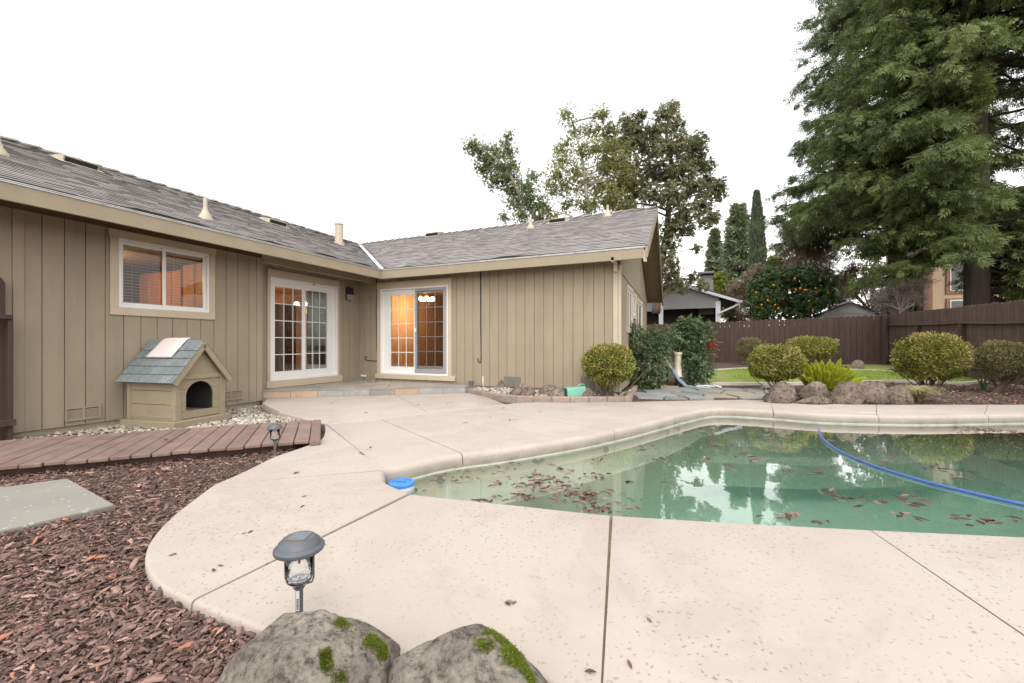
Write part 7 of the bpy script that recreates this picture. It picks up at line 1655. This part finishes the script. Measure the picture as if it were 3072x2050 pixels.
def reg_near(n):                                                       # camera-facing fan, denser close by
    t = 1.0+(5.2-1.0)*rng.random(n)**1.5; cx = rng.uniform(-1.36, -.05, n); return t*(cx*CA-SA), t*(cx*SA+CA)
sl_poly = [(q.x, q.y) for q in (c1, c2, c2+e2*1.35, c1+e1*1.35)]
scatter('bark_mulch', 'chip', 76000, reg_near, [OUTP, sl_poly, walkp], .002, 'chip', .0195, 'brown bark chip mulch covering the bed in the left foreground', 'mulch')
def reg_right(n):
    t = rng.uniform(6.6, 11.5, n); cx = rng.uniform(.74, 1.4, n); return t*(cx*CA-SA), t*(cx*SA+CA)
scatter('bark_mulch', 'chip', 7000, reg_right, [OUTP, lwp], .004, 'chip', .055, 'reddish bark mulch under the shrubs right of the pool', 'mulch')
gpoly = [Vector((XA+.02, 2.3, 0)), Vector((XA+.02, YEND, 0)), P(604, 926), P(640, 946), P(735, 972), flat(bf_), flat(bf_+bdir*4)]
def reg_poly(poly):
    xs = [p.x for p in poly]; ys = [p.y for p in poly]; pp = [(p.x, p.y) for p in poly]
    def f(n): X = rng.uniform(min(xs), max(xs), n); Y = rng.uniform(min(ys), max(ys), n); k = inpoly_np(X, Y, pp); return X[k], Y[k]
    return f
scatter('pebbles', 'pebble', 9500, reg_poly(gpoly), [], .004, 'peb', .0155, 'pale river pebbles around the dog house', 'gravel')
bpoly = [P(1075, 900), P(1110, 907), P(1150, 914), P(1200, 918), P(1260, 919.5), P(1400, 919), P(1448, 918), P(1462, 896), Vector((XBR, YB-.02, 0)), Vector((-4.6, YB-.03, 0)), pc]
scatter('pebbles', 'pebble', 9000, reg_poly(bpoly), [], .035, 'peb', .02, 'pale pebbles in the bed along the right wing', 'gravel')
# fallen leaves: shared meshes, one object each
LM = []
for k in range(8):
    r_ = random.Random(k+40); L = r_.uniform(.8, 1.1); W = r_.uniform(.26, .42); cu = r_.uniform(.02, .14); m = MB(); vs = []
    prof = [(0, .0), (.18, .55), (.42, 1), (.7, .75), (1, 0)]
    for (u, w) in prof: vs += [((u-.5)*L, -w*W/2, cu*w+.10*abs(u-.5)*r_.random()), ((u-.5)*L, 0, .0+.12*abs(u-.5)*cu*4), ((u-.5)*L, w*W/2, cu*w)]
    fs = []
    for i in range(4): fs += [(3*i, 3*i+3, 3*i+4, 3*i+1), (3*i+1, 3*i+4, 3*i+5, 3*i+2)]
    vs2 = [(a, b, c-.012) for a, b, c in vs]; n0 = len(vs); m.add(vs+vs2, fs+[tuple(n0+i for i in f[::-1]) for f in fs], r_.random()); LM.append(m.mesh('fallen_leaf', 'leaf_fallen', (0,0,0), True, True))
def leafobj(p, size, label, group, flat_=True):
    o = bpy.data.objects.new('fallen_leaf', random.choice(LM)); COL.objects.link(o); o.location = p; o.scale = (size,)*3; o.rotation_euler = (random.gauss(0, .08), random.gauss(0, .08), random.uniform(0, 6.28)); tag(o, label, 'leaf', group)
CL = [(1610,1385,60,10,8),(1690,1407,35,12,9),(1485,1450,25,12,5),(1630,1448,90,32,34),(1560,1492,60,14,14),(1445,1502,30,5,5),(1760,1485,60,28,24),(1800,1528,65,14,14),(1940,1345,45,10,9),(1800,1383,35,12,7),(1780,1432,40,12,8),(1880,1450,15,10,2),(1970,1380,40,6,6),(2124,1286,35,7,8),(2167,1341,60,9,11),(2237,1365,30,10,8),(2294,1323,50,16,9),(2272,1382,45,7,7),(2115,1382,50,9,7),(2193,1400,25,7,4),(2363,1417,30,5,4),(2446,1421,40,5,6),(2541,1430,15,3,1),(2476,1478,40,11,8),(2550,1491,60,11,9),(2633,1508,40,7,5),(2563,1523,25,7,3),(2354,1550,60,14,9),(2450,1563,35,9,5),(2720,1491,35,9,5),(2763,1508,50,13,8),(2702,1543,35,10,5),(2754,1560,15,7,2),(2876,1554,40,9,4),(2963,1565,60,12,7),(3037,1560,30,12,4),(2833,1404,55,9,8),(2902,1421,45,11,6),(2876,1439,45,5,4),(2702,1313,30,4,3),(2485,1308,25,6,4),(2520,1323,35,6,5),(3046,1339,25,7,4),(2420,1354,20,4,3),(2646,1391,20,5,3),(2010,1430,60,40,3),(2560,1400,200,60,5),(1300,1475,40,10,2)]
def where(x, y):
    if x < 1900 and y > 1420: return 'curled brown leaf floating in the big raft over the left ledge', 'leaves floating over the left ledge'
    if x < 1990: return 'brown leaf floating along the left pool wall', 'leaves floating along the left wall'
    if x < 2420 and y < 1410: return 'brown leaf floating over the curved pool steps', 'leaves floating over the steps'
    if y > 1530: return 'brown leaf floating close to the near pool edge', 'leaves floating at the near edge'
    if x > 2600: return 'brown leaf floating right of the blue hose or beneath it', 'leaves floating at the right'
    return 'brown leaf floating left of the blue hose in the middle of the pool', 'leaves floating in mid pool'
for (x, y, sx_, sy_, n) in CL:
    ang = random.uniform(-.2, .2)
    for k in range(n):
        u, v = random.gauss(0, .5), random.gauss(0, .5); p = Ps(x+u*sx_, y+v*sy_+u*sx_*ang*.3, WL+.002)
        if not inpoly(p.x, p.y, [(q.x, q.y) for q in offs(POOL, INW*.06)]): continue
        lab, g = where(x, y); leafobj(p+UP*random.uniform(0, .004), random.uniform(.055, .10), lab, g)
# dense drift in the far right corner and along the left wall, too many to count
def drift(name, pts, n, label, sz):
    V = []; F = []; T = []; off = 0; q = [Ps(x, y, WL+.003) for x, y in pts]
    i = rng.integers(0, len(q), n); pos = np.array([npv(q[k]) for k in i])+rng.normal(size=(n, 3))*np.array([.16, .08, 0]); kin = inpoly_np(pos[:, 0], pos[:, 1], [(a.x, a.y) for a in offs(POOL, INW*.03)]); pos = pos[kin]; n = len(pos)
    d = np.stack([np.cos(a_ := rng.uniform(0, 6.28, n)), np.sin(a_), rng.normal(0, .1, n)], 1); v, f, t = leaves(pos, d, nrmz(np.array([[0, 0, 1.]])+rng.normal(0, .15, (n, 3))), rng.uniform(.04, .08, n), .022, rng.random(n), hexa=True, fold=.12); o = nmesh(name, 'leaf_fallen', v, f, t); tag(o, label, 'leaves', kind='stuff')
drift('leaf_drift', [(2930,1288),(2990,1290),(2960,1296),(3010,1298),(2900,1284),(2950,1302)], 130, 'drift of leaves gathered at the far right pool wall', .06)
drift('leaf_drift', [(1600,1432),(1640,1440),(1680,1452),(1620,1462),(1660,1468),(1580,1490),(1740,1475),(1780,1490),(1770,1505),(1810,1520)], 150, 'dense part of the leaf raft over the left ledge', .05)
drift('leaf_drift', [(1340,1420),(1370,1415),(1420,1408),(1460,1402),(1300,1428),(1500,1396)], 60, 'dark leaf debris caught along the left waterline', .05)
# leaves on the deck and boardwalk
for (x, y, z) in ((833,1044,0),(828,1041,0),(680,1087,0),(850,1028,0),(694,1163,0),(698,1140,0),(395,1275,0),(398,1273,0),(1165,1388,0),(1172,1383,0),(1180,1385,0),(1490,1425,0),(1445,1527,0),(1355,1545,0),(840,948,0),(960,930,0),(1240,945,0),(1068,971,0),(1125,958,0),(1155,937,0),(1390,930,0),(1035,925,0),(1025,928,0),(885,905,.14),(760,925,0),(735,930,0),(1905,937,0),(1170,965,0),(560,1225,0),(575,1222,0),(490,1310,0),(506,1300,0),(385,1012,.06),(395,1013,.06),(380,1010,.06),(640,998,.06),(480,990,.06)):
    lab, g = ('dry leaf lying on the boardwalk planks', 'leaves on the boardwalk') if z == .06 else (('dry leaf lying on the porch tiles', 'leaves on the porch') if z == .14 else ('dry brown leaf lying on the concrete deck', 'leaves on the deck'))
    p = P(x, y, z); t_ = -p.x*SA+p.y*CA; leafobj(p+UP*.004, random.uniform(.03, .045) if t_ < 3 else random.uniform(.045, .07), lab, g)
